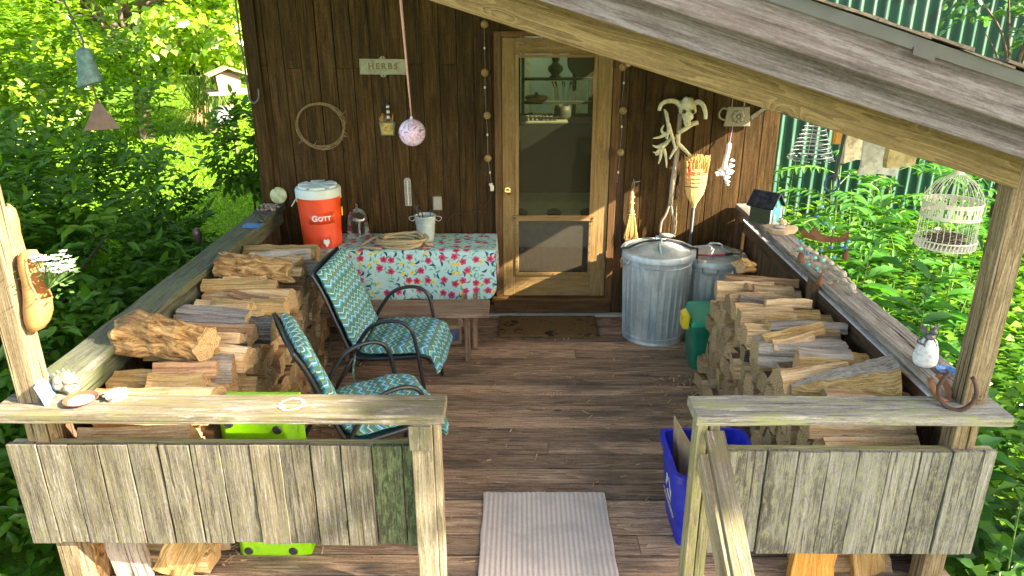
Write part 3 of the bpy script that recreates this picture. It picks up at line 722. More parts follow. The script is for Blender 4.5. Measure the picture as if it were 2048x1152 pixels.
# ------------------------------------------------------------------ metal trash cans
def trash_can(label, loc, r0, r1, h, rz=0.0):
    t = thing('trash_can', label, 'trash can', loc, rz, 'galvanised trash cans')
    def rib(a, z, r):
        if z < .055 or z > h - .10: return r
        k = min(1, (z - .055) / .03, (h - .10 - z) / .03)
        q = (a / (2 * PI) * 30) % 1.0
        return r + .0055 * k * (1 if .18 < q < .62 else -.4)
    R = lambda z: r0 + (r1 - r0) * z / h
    mb = MB(); pr = [(0, .012), (r0 - .004, .012), (r0 + .004, .0), (r0 + .007, .008), (r0 + .002, .02)]
    for k in range(12):
        z = .03 + (h - .03) * k / 11; pr.append((R(z), z))
    pr += [(r1 + .006, h + .002), (r1 + .004, h + .008), (r1 - .008, h)]
    mb.lathe(pr, 180, rib=rib); b = mb.build('can_body', M_GALV, t, smooth=True)
    for z in (h - .075, .05):
        mb = MB(); mb.lathe([(R(z) - .001, z - .006), (R(z) + .006, z), (R(z) - .001, z + .006)], 72); mb.build('swage_ring', M_GALV, b, smooth=True)
    mb = MB(); q = r1 + .018
    def lr(a, z, r):
        s = (a / (2 * PI) * 5) % 1.0
        return r
    prof = [(q, h - .028), (q + .004, h - .030), (q + .004, h + .004), (q - .004, h + .016), (q - .03, h + .022), (q - .04, h + .017), (q - .055, h + .024)]
    for k in range(1, 9):
        u = k / 8; prof.append(((q - .055) * (1 - u), h + .024 + .050 * (1 - (1 - u) ** 2)))
    mb.lathe(prof, 90); ld = mb.build('lid', M_GALV, t, smooth=True)
    mb = MB()
    for k in range(5):
        a = 2 * PI * k / 5 + .55
        pts = [((q - .06 - (q - .11) * u) * math.cos(a), (q - .06 - (q - .11) * u) * math.sin(a), h + .026 + .050 * (1 - (1 - (.02 + u * .8)) ** 2)) for u in (0, .25, .5, .75, 1)]
        mb.tube(pts, [.003, .007, .008, .007, .003], 6, flat=.6)
    mb.build('lid_rib', M_GALV, ld, smooth=True)
    mb = MB(); mb.tube(smoothpts([(-.006, -.055, h + .066), (-.003, -.045, h + .095), (0, 0, h + .102), (.003, .045, h + .095), (.006, .055, h + .066)], 5), .0065, 8); mb.build('lid_handle', M_GALV, ld, smooth=True)
    for s in (-1, 1):
        mb = MB(); rr = R(h - .06)
        mb.tube(smoothpts([(s * rr, -.055, h - .04), (s * (rr + .028), -.05, h - .07), (s * (rr + .034), 0, h - .078), (s * (rr + .028), .05, h - .07), (s * rr, .055, h - .04)], 5), .004, 6)
        mb.build('side_handle', M_WIRE, t, smooth=True)
    return t, q
TC1 = (1.034, 5.302, 0); TC2 = (1.500, 5.440, 0)
t1, q1 = trash_can('large galvanised trash can with a black strap across its lid', TC1, .232, .258, .690, .3)
t2, q2 = trash_can('smaller galvanised trash can half hidden behind the right woodpile', TC2, .205, .222, .600, 1.2)
mb = MB()
P = []
for k in range(21):
    u = -1 + 2 * k / 20; rr = abs(u) * q1
    z = .69 + (.030 if rr > q1 - .055 else .033 + .05 * (1 - (rr / (q1 - .055)) ** 2))
    P.append((q1 * u * 1.02, -.045 + .03 * (1 - u * u), z))
P = [(-q1 - .012, -.035, .635)] + P + [(q1 + .012, -.035, .635)]
mb.tube(P, .0085, 7); mb.tube([(P[0][0], P[0][1], P[0][2]), (P[0][0] - .004, P[0][1], .60)], .003, 6); mb.tube([P[-1], (P[-1][0] + .006, P[-1][1] - .01, .60)], .003, 6)
tag(mb.build('bungee_cord', M_BLKRUB, loc=TC1, smooth=True), 'black bungee strap stretched over the lid of the large trash can', 'bungee cord')
bg_ = thing('bungee_cord', 'pink red bungee cord with black hooks lying on the smaller can lid', 'bungee cord', (TC2[0] - .02, TC2[1] - .04, .62))
mb = MB(); mb.tube(smoothpts([(.06, -.10, .035), (-.06, -.105, .03), (-.15, -.06, .022), (-.165, .0, .022), (-.10, .06, .03), (.02, .075, .042)], 6), .008, 8); mb.build('cord', plain('pink red cord', (.62, .03, .09), .6), bg_, smooth=True)
for (a, b) in (((.06, -.10, .036), (.05, -.02)), ((.02, .075, .043), (.06, .02))):
    mb = MB(); mb.tube([a, (a[0] + .05, a[1] + .0, a[2] + .006)], .011, 8); mb.tube(smoothpts([(a[0] + .05, a[1], a[2] + .006), (a[0] + .10, a[1] + b[1], a[2] + .012), (a[0] + .125, a[1] + b[1] + .02, a[2] + .03), (a[0] + .10, a[1] + b[1] + .04, a[2] + .04)], 4), .004, 6); mb.build('hook', M_BLKRUB, bg_, smooth=True)

# ------------------------------------------------------------------ bins
def tub(mb, x0, x1, y0, y1, z0, z1, inset, wall, mi=0, r=.03, n=5):
    """open topped tapered box with rounded corners"""
    def ring(x0, x1, y0, y1, z):
        o = []
        for (cx, cy, a0) in ((x1 - r, y1 - r, 0), (x0 + r, y1 - r, PI / 2), (x0 + r, y0 + r, PI), (x1 - r, y0 + r, 1.5 * PI)):
            for k in range(n + 1):
                a = a0 + PI / 2 * k / n; o.append((cx + r * math.cos(a), cy + r * math.sin(a), z))
        return o
    i = inset
    rings = [ring(x0 + i, x1 - i, y0 + i, y1 - i, z0), ring(x0, x1, y0, y1, z1 - .04), ring(x0 - .012, x1 + .012, y0 - .012, y1 + .012, z1 - .038), ring(x0 - .012, x1 + .012, y0 - .012, y1 + .012, z1),
             ring(x0 + wall, x1 - wall, y0 + wall, y1 - wall, z1), ring(x0 + i + wall, x1 - i - wall, y0 + i + wall, y1 - i - wall, z0 + wall)]
    N = len(rings[0]); vs = [p for q in rings for p in q]
    fs = [[a * N + k, a * N + (k + 1) % N, (a + 1) * N + (k + 1) % N, (a + 1) * N + k] for a in range(len(rings) - 1) for k in range(N)]
    fs.append(list(reversed(range(N)))); fs.append([(len(rings) - 1) * N + k for k in range(N)])
    mb.add(vs, fs, None, .5, mi)
gb = thing('pet_food_bin', 'dark green plastic bin with bright green lid and yellow latch', 'bin', (1.19, 4.67, 0))
mb = MB(); tub(mb, .0, .30, .0, .28, .0, .335, .02, .006); mb.build('bin_body', M_GRN, gb, smooth=True)
mb = MB()
mb.add([(-.016, -.016, .336), (.316, -.016, .336), (.316, .296, .336), (-.016, .296, .336), (.0, .0, .372), (.30, .0, .372), (.29, .27, .425), (.01, .27, .425), (.03, .03, .374), (.27, .03, .374), (.265, .25, .418), (.035, .25, .418)],
       [[0, 1, 5, 4], [1, 2, 6, 5], [2, 3, 7, 6], [3, 0, 4, 7], [4, 5, 9, 8], [5, 6, 10, 9], [6, 7, 11, 10], [7, 4, 8, 11], [8, 9, 10, 11], [3, 2, 1, 0]]); mb.build('lid', M_GRN2, gb, bevel=.008)
mb = MB(); mb.prism([(-.058, .285), (-.018, .285), (-.010, .385), (-.028, .405), (-.060, .385)], .11, 'y', M=Matrix.Translation((-.01, .02, .025))); mb.build('latch', M_YEL, gb, bevel=.006)
mb = MB(); mb.box(-.030, .04, .0, .10, .312, .334, 'x'); mb.build('latch_bracket', M_GRN, gb, bevel=.006)

bb = thing('recycling_bin', 'blue open recycling bin behind the right newel post', 'recycling bin', (.705, 2.81, 0))
mb = MB(); tub(mb, .0, .40, .0, .40, .0, .42, .035, .006, r=.045); b_ = mb.build('bin_body', M_BLUE, bb, smooth=True)
mb = MB()   # white printing on the side: three chasing arrows and lines of lettering
def arrow(cx, cz, a):
    out = [(-.05, -.012), (.01, -.012), (.01, -.03), (.05, .0), (.01, .03), (.01, .012), (-.05, .012)]
    R_ = Matrix.Rotation(a, 2)
    return [tuple(Vector((cx, cz)) + R_ @ (Vector(q) + Vector((0, -.045)))) for q in out]
for k in range(3):
    pts = arrow(.21, .215, k * 2 * PI / 3)
    mb.add([(.0335 - .033 * (z / .38) - .0015, y, z) for (y, z) in pts], [[6, 5, 4, 3, 2, 1, 0]])
for (zz, yy0, yy1) in ((.125, .09, .33), (.105, .11, .31)):
    y = yy0
    while y < yy1:
        wv = rnd(.012, .03); mb.add([(.0335 - .033 * (z / .38) - .0015, q, z) for (q, z) in ((y, zz), (y + wv, zz), (y + wv, zz + .012), (y, zz + .012))], [[3, 2, 1, 0]]); y += wv + .006
mb.build('printed_logo', M_WHITE, b_)
cb = MB(); 
cb.add([(.03, .30, .06), (.05, .30, .06), (.05, .08, .06), (.03, .08, .06), (.02, .36, .50), (.024, .36, .50), (.09, .15, .42), (.086, .15, .42)], [[0, 1, 2, 3], [7, 6, 5, 4], [0, 3, 7, 4], [3, 2, 6, 7], [2, 1, 5, 6], [1, 0, 4, 5]])
cb.box(.095, .099, .05, .30, .03, .44, 'z', M=Matrix.Rotation(.16, 4, 'Y') @ Matrix.Rotation(-.1, 4, 'X'))
cb.box(.14, .30, .10, .104, .03, .38, 'z', M=Matrix.Rotation(.12, 4, 'X'))
tag(cb.build('flattened_cardboard', M_CARD, loc=(.735, 2.83, .012)), 'flattened brown cardboard pieces standing in the blue recycling bin', 'cardboard')

lt = thing('lime_plastic_tub', 'lime green plastic tub standing on its side behind the front boards', 'tub', (-1.305, 2.735, 0))
mb = MB(); W_, H_ = .335, .80
mb.add([(0, .16, .0), (W_, .16, .0), (W_, .16, H_), (0, .16, H_), (0, .05, 0), (W_, .05, 0), (W_, .05, H_), (0, .05, H_), (.035, 0, .035), (W_ - .035, 0, .035), (W_ - .035, 0, H_ - .035), (.035, 0, H_ - .035)],
       [[3, 2, 1, 0], [0, 1, 5, 4], [1, 2, 6, 5], [2, 3, 7, 6], [3, 0, 4, 7], [4, 5, 9, 8], [5, 6, 10, 9], [6, 7, 11, 10], [7, 4, 8, 11], [8, 9, 10, 11]], None, .5)
mb.build('tub_shell', M_LIME, lt, bevel=.008)
for (x, z) in ((.06, .06), (W_ - .07, .06), (.06, .73), (W_ - .07, .70)):
    mb = MB(); mb.lathe([(0, .006), (.016, .006), (.021, 0)], 20, M=Matrix.Translation((x, 0, z)) @ Matrix.Rotation(PI / 2, 4, 'X')); mb.build('rubber_foot', M_BLKRUB, lt, smooth=True)

# ------------------------------------------------------------------ table, bench, cloth
tb = thing('picnic_table', 'old reddish picnic table with attached bench under the floral cloth', 'table', (-.80, 5.25, 0))
mb = MB()
for k in range(3): mb.box(-.60, .585, .0 + .145 * k, .14 + .145 * k, .668, .706, 'x', n=4, warp=.001)
mb.build('tabletop', W_TABLE, tb, bevel=.004)
mb = MB(); mb.box(-.62, .58, -.545, -.285, .385, .425, 'x', n=5, warp=.002); mb.build('bench_seat', W_TABLE, tb, bevel=.005)
for sx in (-.45, .42):
    for (a, b) in (((-.405, .0), (-.395, .384)), ((-.22, .0), (.14, .666)), ((.42, .0), (.05, .666))):
        mb = MB(); L = math.hypot(b[0] - a[0], b[1] - a[1]); an = math.atan2(b[0] - a[0], b[1] - a[1])
        sh = {-.405: .0, -.22: .042, .42: -.042}[a[0]]
        mb.box(-.018, .018, -.042, .042, 0, L, 'z', M=Matrix.Translation((sx + sh, a[0], a[1])) @ Matrix.Rotation(-an, 4, 'X')); mb.build('leg', W_TABLE, tb, bevel=.003)
    mb = MB(); mb.box(sx - .060, sx - .022, -.50, .35, .30, .384, 'y'); mb.build('cross_brace', W_TABLE, tb, bevel=.003)

def floral():
    m = Mat('floral oilcloth'); g = m.attr('gc')
    base = m.mix(m.step(m.noise(g, 6, 3), .3, .7), (.38, .60, .56), (.46, .66, .62))
    col = base
    def cell(scale, off, jit=.8):
        p = m.vadd(m.vscale(g, (scale, scale, 0)), off)
        vo = m.n('TexVoronoi', {'Vector': p, 'Scale': 1.0, 'Randomness': jit}, voronoi_dimensions='2D')
        d = m.n('VectorMath', {0: p, 1: vo.outputs['Position']}, operation='SUBTRACT').outputs[0]
        rc = m.n('SeparateColor', {0: vo.outputs['Color']})
        rot = m.n('VectorRotate', {'Vector': d, 'Angle': m.mul(rc.outputs[0], 6.283)}, rotation_type='Z_AXIS').outputs[0]
        s = m.n('SeparateXYZ', {0: rot})
        return s.outputs[0], s.outputs[1], rc, scale
    def leafshape(scale, off, L, Wd, gate, col, c, bend=1.2, jit=.9):
        x, y, rc, sc = cell(scale, off, jit)
        y2 = m.math('SUBTRACT', y, m.mul(m.mul(x, x), bend))
        e = m.addm(m.math('POWER', m.math('ABSOLUTE', m.math('DIVIDE', x, L * sc)), 1.6), m.math('POWER', m.math('ABSOLUTE', m.math('DIVIDE', y2, Wd * sc)), 1.3))
        k = m.mul(m.math('LESS_THAN', e, 1.0), m.math('GREATER_THAN', rc.outputs[1], gate))
        return m.mix(k, col, c)
    col = leafshape(17, (3, 1, 0), .030, .0032, .25, col, (.20, .40, .30), 2.0)
    col = leafshape(15, (7.3, 2.2, 0), .021, .0072, .15, col, (.085, .30, .19))
    col = leafshape(16, (1.7, 9.2, 0), .019, .0065, .35, col, (.16, .40, .28))
    col = leafshape(12, (4.7, 5.2, 0), .026, .0085, .45, col, (.020, .050, .13))
    def flower(scale, off, r, gate, col, c1, c2, cc, petals=5, jit=.75):
        x, y, rc, sc = cell(scale, off, jit)
        rr = m.math('SQRT', m.addm(m.mul(x, x), m.mul(y, y)))
        an = m.math('ARCTAN2', y, x)
        pet = m.math('MULTIPLY_ADD', m.math('POWER', m.math('ABSOLUTE', m.math('COSINE', m.mul(an, petals / 2))), .38), .50, .50)
        q = m.math('DIVIDE', rr, m.mul(pet, r * sc))
        k = m.mul(m.math('LESS_THAN', q, 1.0), m.math('GREATER_THAN', rc.outputs[1], gate))
        col = m.mix(k, col, m.mix(m.step(q, .25, .95), c2, c1))
        k2 = m.mul(m.math('LESS_THAN', rr, r * sc * .17), m.math('GREATER_THAN', rc.outputs[1], gate))
        return m.mix(k2, col, cc)
    col = flower(13, (8.1, 3.6, 0), .016, .62, col, (.78, .60, .10), (.70, .48, .03), (.55, .36, .02))
    col = flower(11.5, (2.1, 6.6, 0), .0275, .30, col, (.66, .085, .17), (.46, .018, .065), (.16, .01, .02), jit=.65)
    return m.done(col, .42, 0, m.bump(m.noise(g, 5, 3), .15, .02), .4)
M_FLORAL = floral()
cl = MB(); nu, nv = 60, 40; vs = []; gs = []
XL_, XR_ = -1.440, -.185; YB, YF, ZT = 5.655, 5.205, .716
top = YB - YF; drop = .375
for j in range(nv + 1):
    for i in range(nu + 1):
        u = XL_ + (XR_ - XL_) * i / nu
        cr = max(0, (u - (XR_ - .07)) / .07)
        dl = drop - .075 * cr ** 2.2
        s = (top + dl) * j / nv
        rad = .018
        if s < top - rad: p = (u, YB - s, ZT + .0015 * math.sin(u * 14) * math.sin(s * 11))
        elif s < top + rad * .57:
            a = (s - top + rad) / (rad * 1.57) * PI / 2; p = (u, YF + rad - rad * math.sin(a), ZT - rad + rad * math.cos(a))
        else:
            q = s - top - rad * .57
            p = (u + .012 * cr * q / drop, YF - .016 * (q / drop) * (1 + .8 * math.sin(u * 11) + .5 * math.sin(u * 27 + 1))  , ZT - rad - q * (1 + .015 * math.sin(u * 9)))
        vs.append(p); gs.append((u, s, 0))
cl.add(vs, [[j * (nu + 1) + i, (j + 1) * (nu + 1) + i, (j + 1) * (nu + 1) + i + 1, j * (nu + 1) + i + 1] for j in range(nv) for i in range(nu)], gs, .5, 0)
# the hanging right end
vs = []; gs = []
for j in range(13):
    for i in range(15):
        v = j / 12; yy = YF + .02 + (YB - YF - .03) * i / 14
        q = (.24 - .05 * (abs(i - 7) / 7) ** 2) * v
        vs.append((XR_ + .001 + .012 * v * (1 + .6 * math.sin(yy * 30)), yy, ZT - .001 - q)); gs.append((XR_ + q, YB - yy, 0))
cl.add(vs, [[j * 15 + i, j * 15 + i + 1, (j + 1) * 15 + i + 1, (j + 1) * 15 + i] for j in range(12) for i in range(14)], gs, .5, 0)
tag(cl.build('tablecloth', M_FLORAL, smooth=True), 'white oilcloth printed with pink flowers and green leaves, draped over the table', 'tablecloth')

# water cooler
wc = thing('water_cooler', 'orange drink cooler with a pale ribbed lid standing on the tablecloth', 'cooler', (-1.500, 5.365, .719), .13)
H = .385
mb = MB(); R0, R1 = .142, .158
pr = [(0, 0), (R0 - .008, 0), (R0, .008)]
nr = 44
for k in range(nr):
    z = .02 + (H - .03) * k / nr; rb = R0 + (R1 - R0) * (z / H) ** 1.2
    if .008 < z < H - .02:
        pr += [(rb - .0016, z), (rb + .0012, z + .0025), (rb + .0012, z + .0055)]
pr += [(R1 - .001, H)]
mb.lathe(pr, 72); wb = mb.build('cooler_body', M_ORANGE, wc, smooth='all')
def cyl(ang0, rad):   # wraps flat lettering round the body
    return lambda x, y, h: ((rad + h) * math.cos(ang0 + x / rad), (rad + h) * math.sin(ang0 + x / rad), y)
AF = -PI / 2 + .20
mb = MB(); vs = []
for j in (0, 1):
    for i in range(17): 
        a = AF - .62 + 1.24 * i / 16; z = .195 + .085 * j; vs.append(((R0 + .0135) * math.cos(a), (R0 + .0135) * math.sin(a), z)); 
mb.add(vs + [(p[0] * .94, p[1] * .94, p[2]) for p in vs], [[i, i + 1, 18 + i, 17 + i] for i in range(16)] + [[17 + i, 18 + i, 52 + i, 51 + i] for i in range(16)] + [[i + 1, i, 34 + i, 35 + i] for i in range(16)])
lp = mb.build('label_panel', M_ORANGE, wb, smooth='all')
mb = MB()
text_mb('G', .060, .003, lambda x, y, h: cyl(AF, R0 + .0135)(x - .052, y + .237, h), 0, mb, .0016)
text_mb('OTT', .046, .003, lambda x, y, h: cyl(AF, R0 + .0135)(x + .018, y + .234, h), 0, mb, .0013, 1.05)
mb.build('lettering', M_WHITE, wb)
mb = MB(); Z0 = H
prof = [(R1 + .004, H - .006), (R1 + .007, H - .004), (R1 + .008, H + .045), (R1 + .002, H + .058), (R1 - .012, H + .062)]
mb.lathe(prof + [(0, H + .060)], 60); ldd = mb.build('lid', M_LIDW, wc, smooth=True)
mb = MB()   # raised wedges with grooves between them
for k in range(6):
    a0 = k * PI / 3 + .10; out = []
    for i in range(9): a = a0 + .13 + (PI / 3 - .26) * i / 8; out.append(((R1 - .016) * math.cos(a), (R1 - .016) * math.sin(a)))
    am = a0 + PI / 6; out.append((.028 * math.cos(am + .5), .028 * math.sin(am + .5))); out.append((.028 * math.cos(am - .5), .028 * math.sin(am - .5)))
    mb.prism(out, .019, 'z', M=Matrix.Translation((0, 0, H + .0605)))
mb.build('lid_wedge', M_LIDW, ldd, bevel=.004)
mb = MB(); aS = AF + .10; sp = Vector((math.cos(aS), math.sin(aS), 0)); sd = Vector((-math.sin(aS), math.cos(aS), 0))
Ms = Matrix(((sd.x, sp.x, 0, sp.x * (R0 - .006)), (sd.y, sp.y, 0, sp.y * (R0 - .006)), (0, 0, 1, 0), (0, 0, 0, 1)))
mb.prism([(-.045, .004), (.045, .004), (.038, .098), (-.038, .098)], .013, 'y', M=Ms); mb.build('spigot_recess', plain('dark orange recess', (.62, .045, .006), .45), wb, bevel=.003)
mb = MB(); mb.prism([(-.022, .075), (-.012, .080), (0, .074), (.012, .080), (.022, .075), (.022, .055), (.010, .036), (.006, .024), (-.006, .024), (-.010, .036), (-.022, .055)], .020, 'y', M=Ms @ Matrix.Translation((0, .014, 0))); mb.build('spigot', M_WHITE, wb, bevel=.004)
for (a, c) in ((PI - .05, M_CREAM), (.02, M_YEL)):
    mb = MB(); p = Vector((math.cos(a), math.sin(a), 0)) * (R1 - .004)
    Mh = Matrix.Translation((p.x, p.y, H - .03)) @ Matrix.Rotation(a, 4, 'Z')
    if c is M_CREAM: mb.box(0, .012, -.012, .012, -.02, .022, 'z', M=Mh); mb.box(.006, .014, -.010, .010, -.075, -.0, 'z', M=Mh @ Matrix.Rotation(-.6, 4, 'Y'))
    else: mb.box(0, .012, -.012, .012, .0, .024, 'z', M=Mh); mb.box(.002, .012, -.012, .012, -.135, -.07, 'z', M=Mh)
    mb.build('bail_handle', c, wc, bevel=.003)
# bell jar
bj = thing('glass_cloche', 'clear glass bell jar with a knob standing beside the orange cooler', 'cloche', (-1.255, 5.500, .7185))
mb = MB(); r = .088
pr = [(r + .006, .0), (r + .004, .010), (r, .03), (r, .15)] + [(r * math.cos(a), .15 + r * 1.05 * math.sin(a)) for a in [i * PI / 2 / 9 for i in range(1, 9)]] + [(.012, .243), (.010, .252)]
mb.lathe(pr, 48); mb.build('glass_dome', M_BELLJ, bj, smooth='all')
mb = MB(); mb.ball((0, 0, .270), .019, 18, 12); mb.build('knob', M_BELLJ, bj, smooth='all')
# small galvanised bucket with hand tools
bk = thing('metal_bucket', 'small pale galvanised bucket with two side handles on the table', 'bucket', (-.728, 5.475, .7185))
mb = MB(); mb.lathe([(0, 0), (.060, 0), (.062, .006), (.066, .045), (.069, .047), (.069, .053), (.067, .055), (.074, .13), (.077, .132), (.077, .138), (.075, .14), (.081, .19), (.084, .194), (.083, .198), (.079, .196), (.060, .02), (0, .02)], 48); mb.build('bucket_body', plain('pale zinc', (.46, .53, .49), .5, .45, .12, 12, .1), bk, smooth=True)
for s in (-1, 1):
    mb = MB(); mb.tube(smoothpts([(s * .078, 0, .165), (s * .10, 0, .150), (s * .122, 0, .165), (s * .118, 0, .183), (s * .080, 0, .190)], 5), .0035, 6); mb.build('side_handle', M_WIRE, bk, smooth=True)
tl = thing('pruning_shears', 'dark pruning shears sticking out of the pale bucket', 'shears', (-.755, 5.47, .75))
mb = MB(); mb.tube(smoothpts([(0, 0, 0), (-.004, 0, .12), (-.035, 0, .20), (-.020, 0, .245)], 5), .007, 6); mb.tube(smoothpts([(.01, 0, 0), (.012, 0, .12), (.0, 0, .19), (-.045, 0, .225), (-.05, 0, .25)], 5), .006, 6); mb.build('grip', M_DARKM, tl, smooth=True)
mb = MB(); mb.lathe([(0, 0), (.011, 0), (.011, .010), (0, .012)], 12, M=Matrix.Translation((.002, -.008, .125)) @ Matrix.Rotation(PI / 2, 4, 'X')); mb.build('pivot', M_WIRE, tl, smooth=True)
mb = MB(); mb.tube([(-.695, 5.48, .74), (-.688, 5.485, .955)], .004, 6)
tag(mb.build('metal_rod', M_DARKM, smooth=True), 'thin dark rod standing upright in the pale bucket', 'rod')
mb = MB(); mb.ball((0, 0, .012), .034, 18, 10, sq=(1, .8, .45), nz=.2)
tag(mb.build('seashell', plain('white shell', (.68, .68, .62), .5, 0, .1), loc=(-.955, 5.42, .722), smooth='all'), 'small white shell on the tablecloth between rope and bucket', 'shell')
# coiled rope
mb = MB(); pts = []
for k in range(190):
    t = k / 189 * 6.6 * 2 * PI; R_ = .135 + .028 * math.sin(t * .37 + 1) + .012 * math.sin(t * 1.7)
    pts.append((R_ * 1.12 * math.cos(t) + .022 * math.sin(t * .21), R_ * .72 * math.sin(t) + .018 * math.cos(t * .33), .012 + .0085 * (k // 29) + .004 * math.sin(t * 2.3)))
mb.tube(pts, .010, 8)
mb.tube(smoothpts([(-.10, .03, .05), (-.20, .05, .045), (-.27, .0, .018), (-.29, -.06, .012), (-.24, -.10, .012), (-.12, -.13, .012)], 6), .010, 8)
mb.tube(smoothpts([(.02, .08, .06), (.10, .10, .075), (.15, .05, .065), (.20, -.02, .018), (.24, .0, .012)], 6), .010, 8)
tag(mb.build('rope_coil', M_ROPE, loc=(-.905, 5.335, .718), smooth='all'), 'coil of tan hemp rope lying on the floral tablecloth', 'rope')
# carton under the bench
cx = thing('small_carton', 'small brown carton with a blue label on the deck under the bench', 'carton', (-.52, 5.10, .0), .12)
mb = MB(); mb.box(-.075, .075, 0, .13, .0, .16, 'x'); mb.build('carton_body', M_CARD, cx, bevel=.003)
mb = MB(); mb.box(-.05, .06, -.0025, -.0005, .03, .13, 'x'); mb.build('printed_label', plain('faded blue print', (.10, .13, .24), .6, 0, .3, 30), cx)

# ------------------------------------------------------------------ patio chairs
def chevron(name='chevron cushion fabric'):
    m = Mat(name); g = m.attr('gc')
    s = m.n('SeparateXYZ', {0: g})
    ju = m.mul(m.math('SUBTRACT', m.noise(g, 45, 2), .5), .012)
    zz = m.mul(m.math('PINGPONG', m.addm(s.outputs[0], ju), .030), .85)
    v = m.math('FRACT', m.mul(m.addm(m.addm(s.outputs[1], zz), m.mul(m.math('SUBTRACT', m.noise(g, 160, 2), .5), .006)), 1 / .132))
    c = m.ramp(v, [(0.0, (.060, .165, .105)), (.17, (.46, .62, .66)), (.22, (.050, .150, .115)), (.36, (.065, .37, .46)), (.46, (.46, .62, .66)), (.51, (.085, .175, .070)), (.62, (.20, .30, .06)), (.67, (.025, .17, .38)), (.78, (.48, .64, .68)), (.83, (.06, .34, .42)), (.93, (.050, .145, .12))], 'CONSTANT')
    n = m.noise(g, 320, 2, .6)
    c = m.mix(m.mul(n, .3), c, (.20, .30, .29))
    return m.done(c, .9, 0, m.bump(m.addm(m.noise(g, 12, 3), m.mul(n, .3)), .25, .012), .15)
M_CHEV = chevron()
def cushion(mb, path, width, thick, seg=22):
    """path: profile of (x, z) centre line; puffed slab of the given width along y"""
    P = [Vector((a, 0, b)) for a, b in path]; n = len(P); vs = []; gs = []; L = 0
    for side in (1, -1):
        L = 0
        for i, p in enumerate(P):
            t = (P[min(i + 1, n - 1)] - P[max(i - 1, 0)]).normalized(); nr = Vector((-t.z, 0, t.x))
            if i: L += (P[i] - P[i - 1]).length
            for k in range(seg + 1):
                u = -1 + 2 * k / seg
                e = (1 - abs(u) ** 7) * (1 - abs(2 * i / (n - 1) - 1) ** 9)
                th = thick * .5 * max(0.0, e) ** .5 * (1 + .16 * math.sin(u * 5 + i * .9) + .12 * mnoise.noise(Vector((u * 3, i * .55, side * 4))))
                wv = width / 2 * (1 - .05 * abs(2 * i / (n - 1) - 1) ** 6) * u
                vs.append(p + nr * (th * side) + Vector((0, wv, 0))); gs.append((wv, L + (0.0 if side > 0 else .05), 0))
    N = n * (seg + 1)
    f = []
    for i in range(n - 1):
        for k in range(seg):
            a = i * (seg + 1) + k
            f.append([a, a + seg + 1, a + seg + 2, a + 1]); f.append([N + a, N + a + 1, N + a + seg + 2, N + a + seg + 1])
    b_ = []
    for i in range(n - 1):
        a = i * (seg + 1); f.append([a, N + a, N + a + seg + 1, a + seg + 1]); a += seg; f.append([a, a + seg + 1, N + a + seg + 1, N + a])
    for k in range(seg):
        f.append([k, k + 1, N + k + 1, N + k]); a = (n - 1) * (seg + 1) + k; f.append([a, N + a, N + a + 1, a + 1])
    mb.add(vs, f, gs, .5)
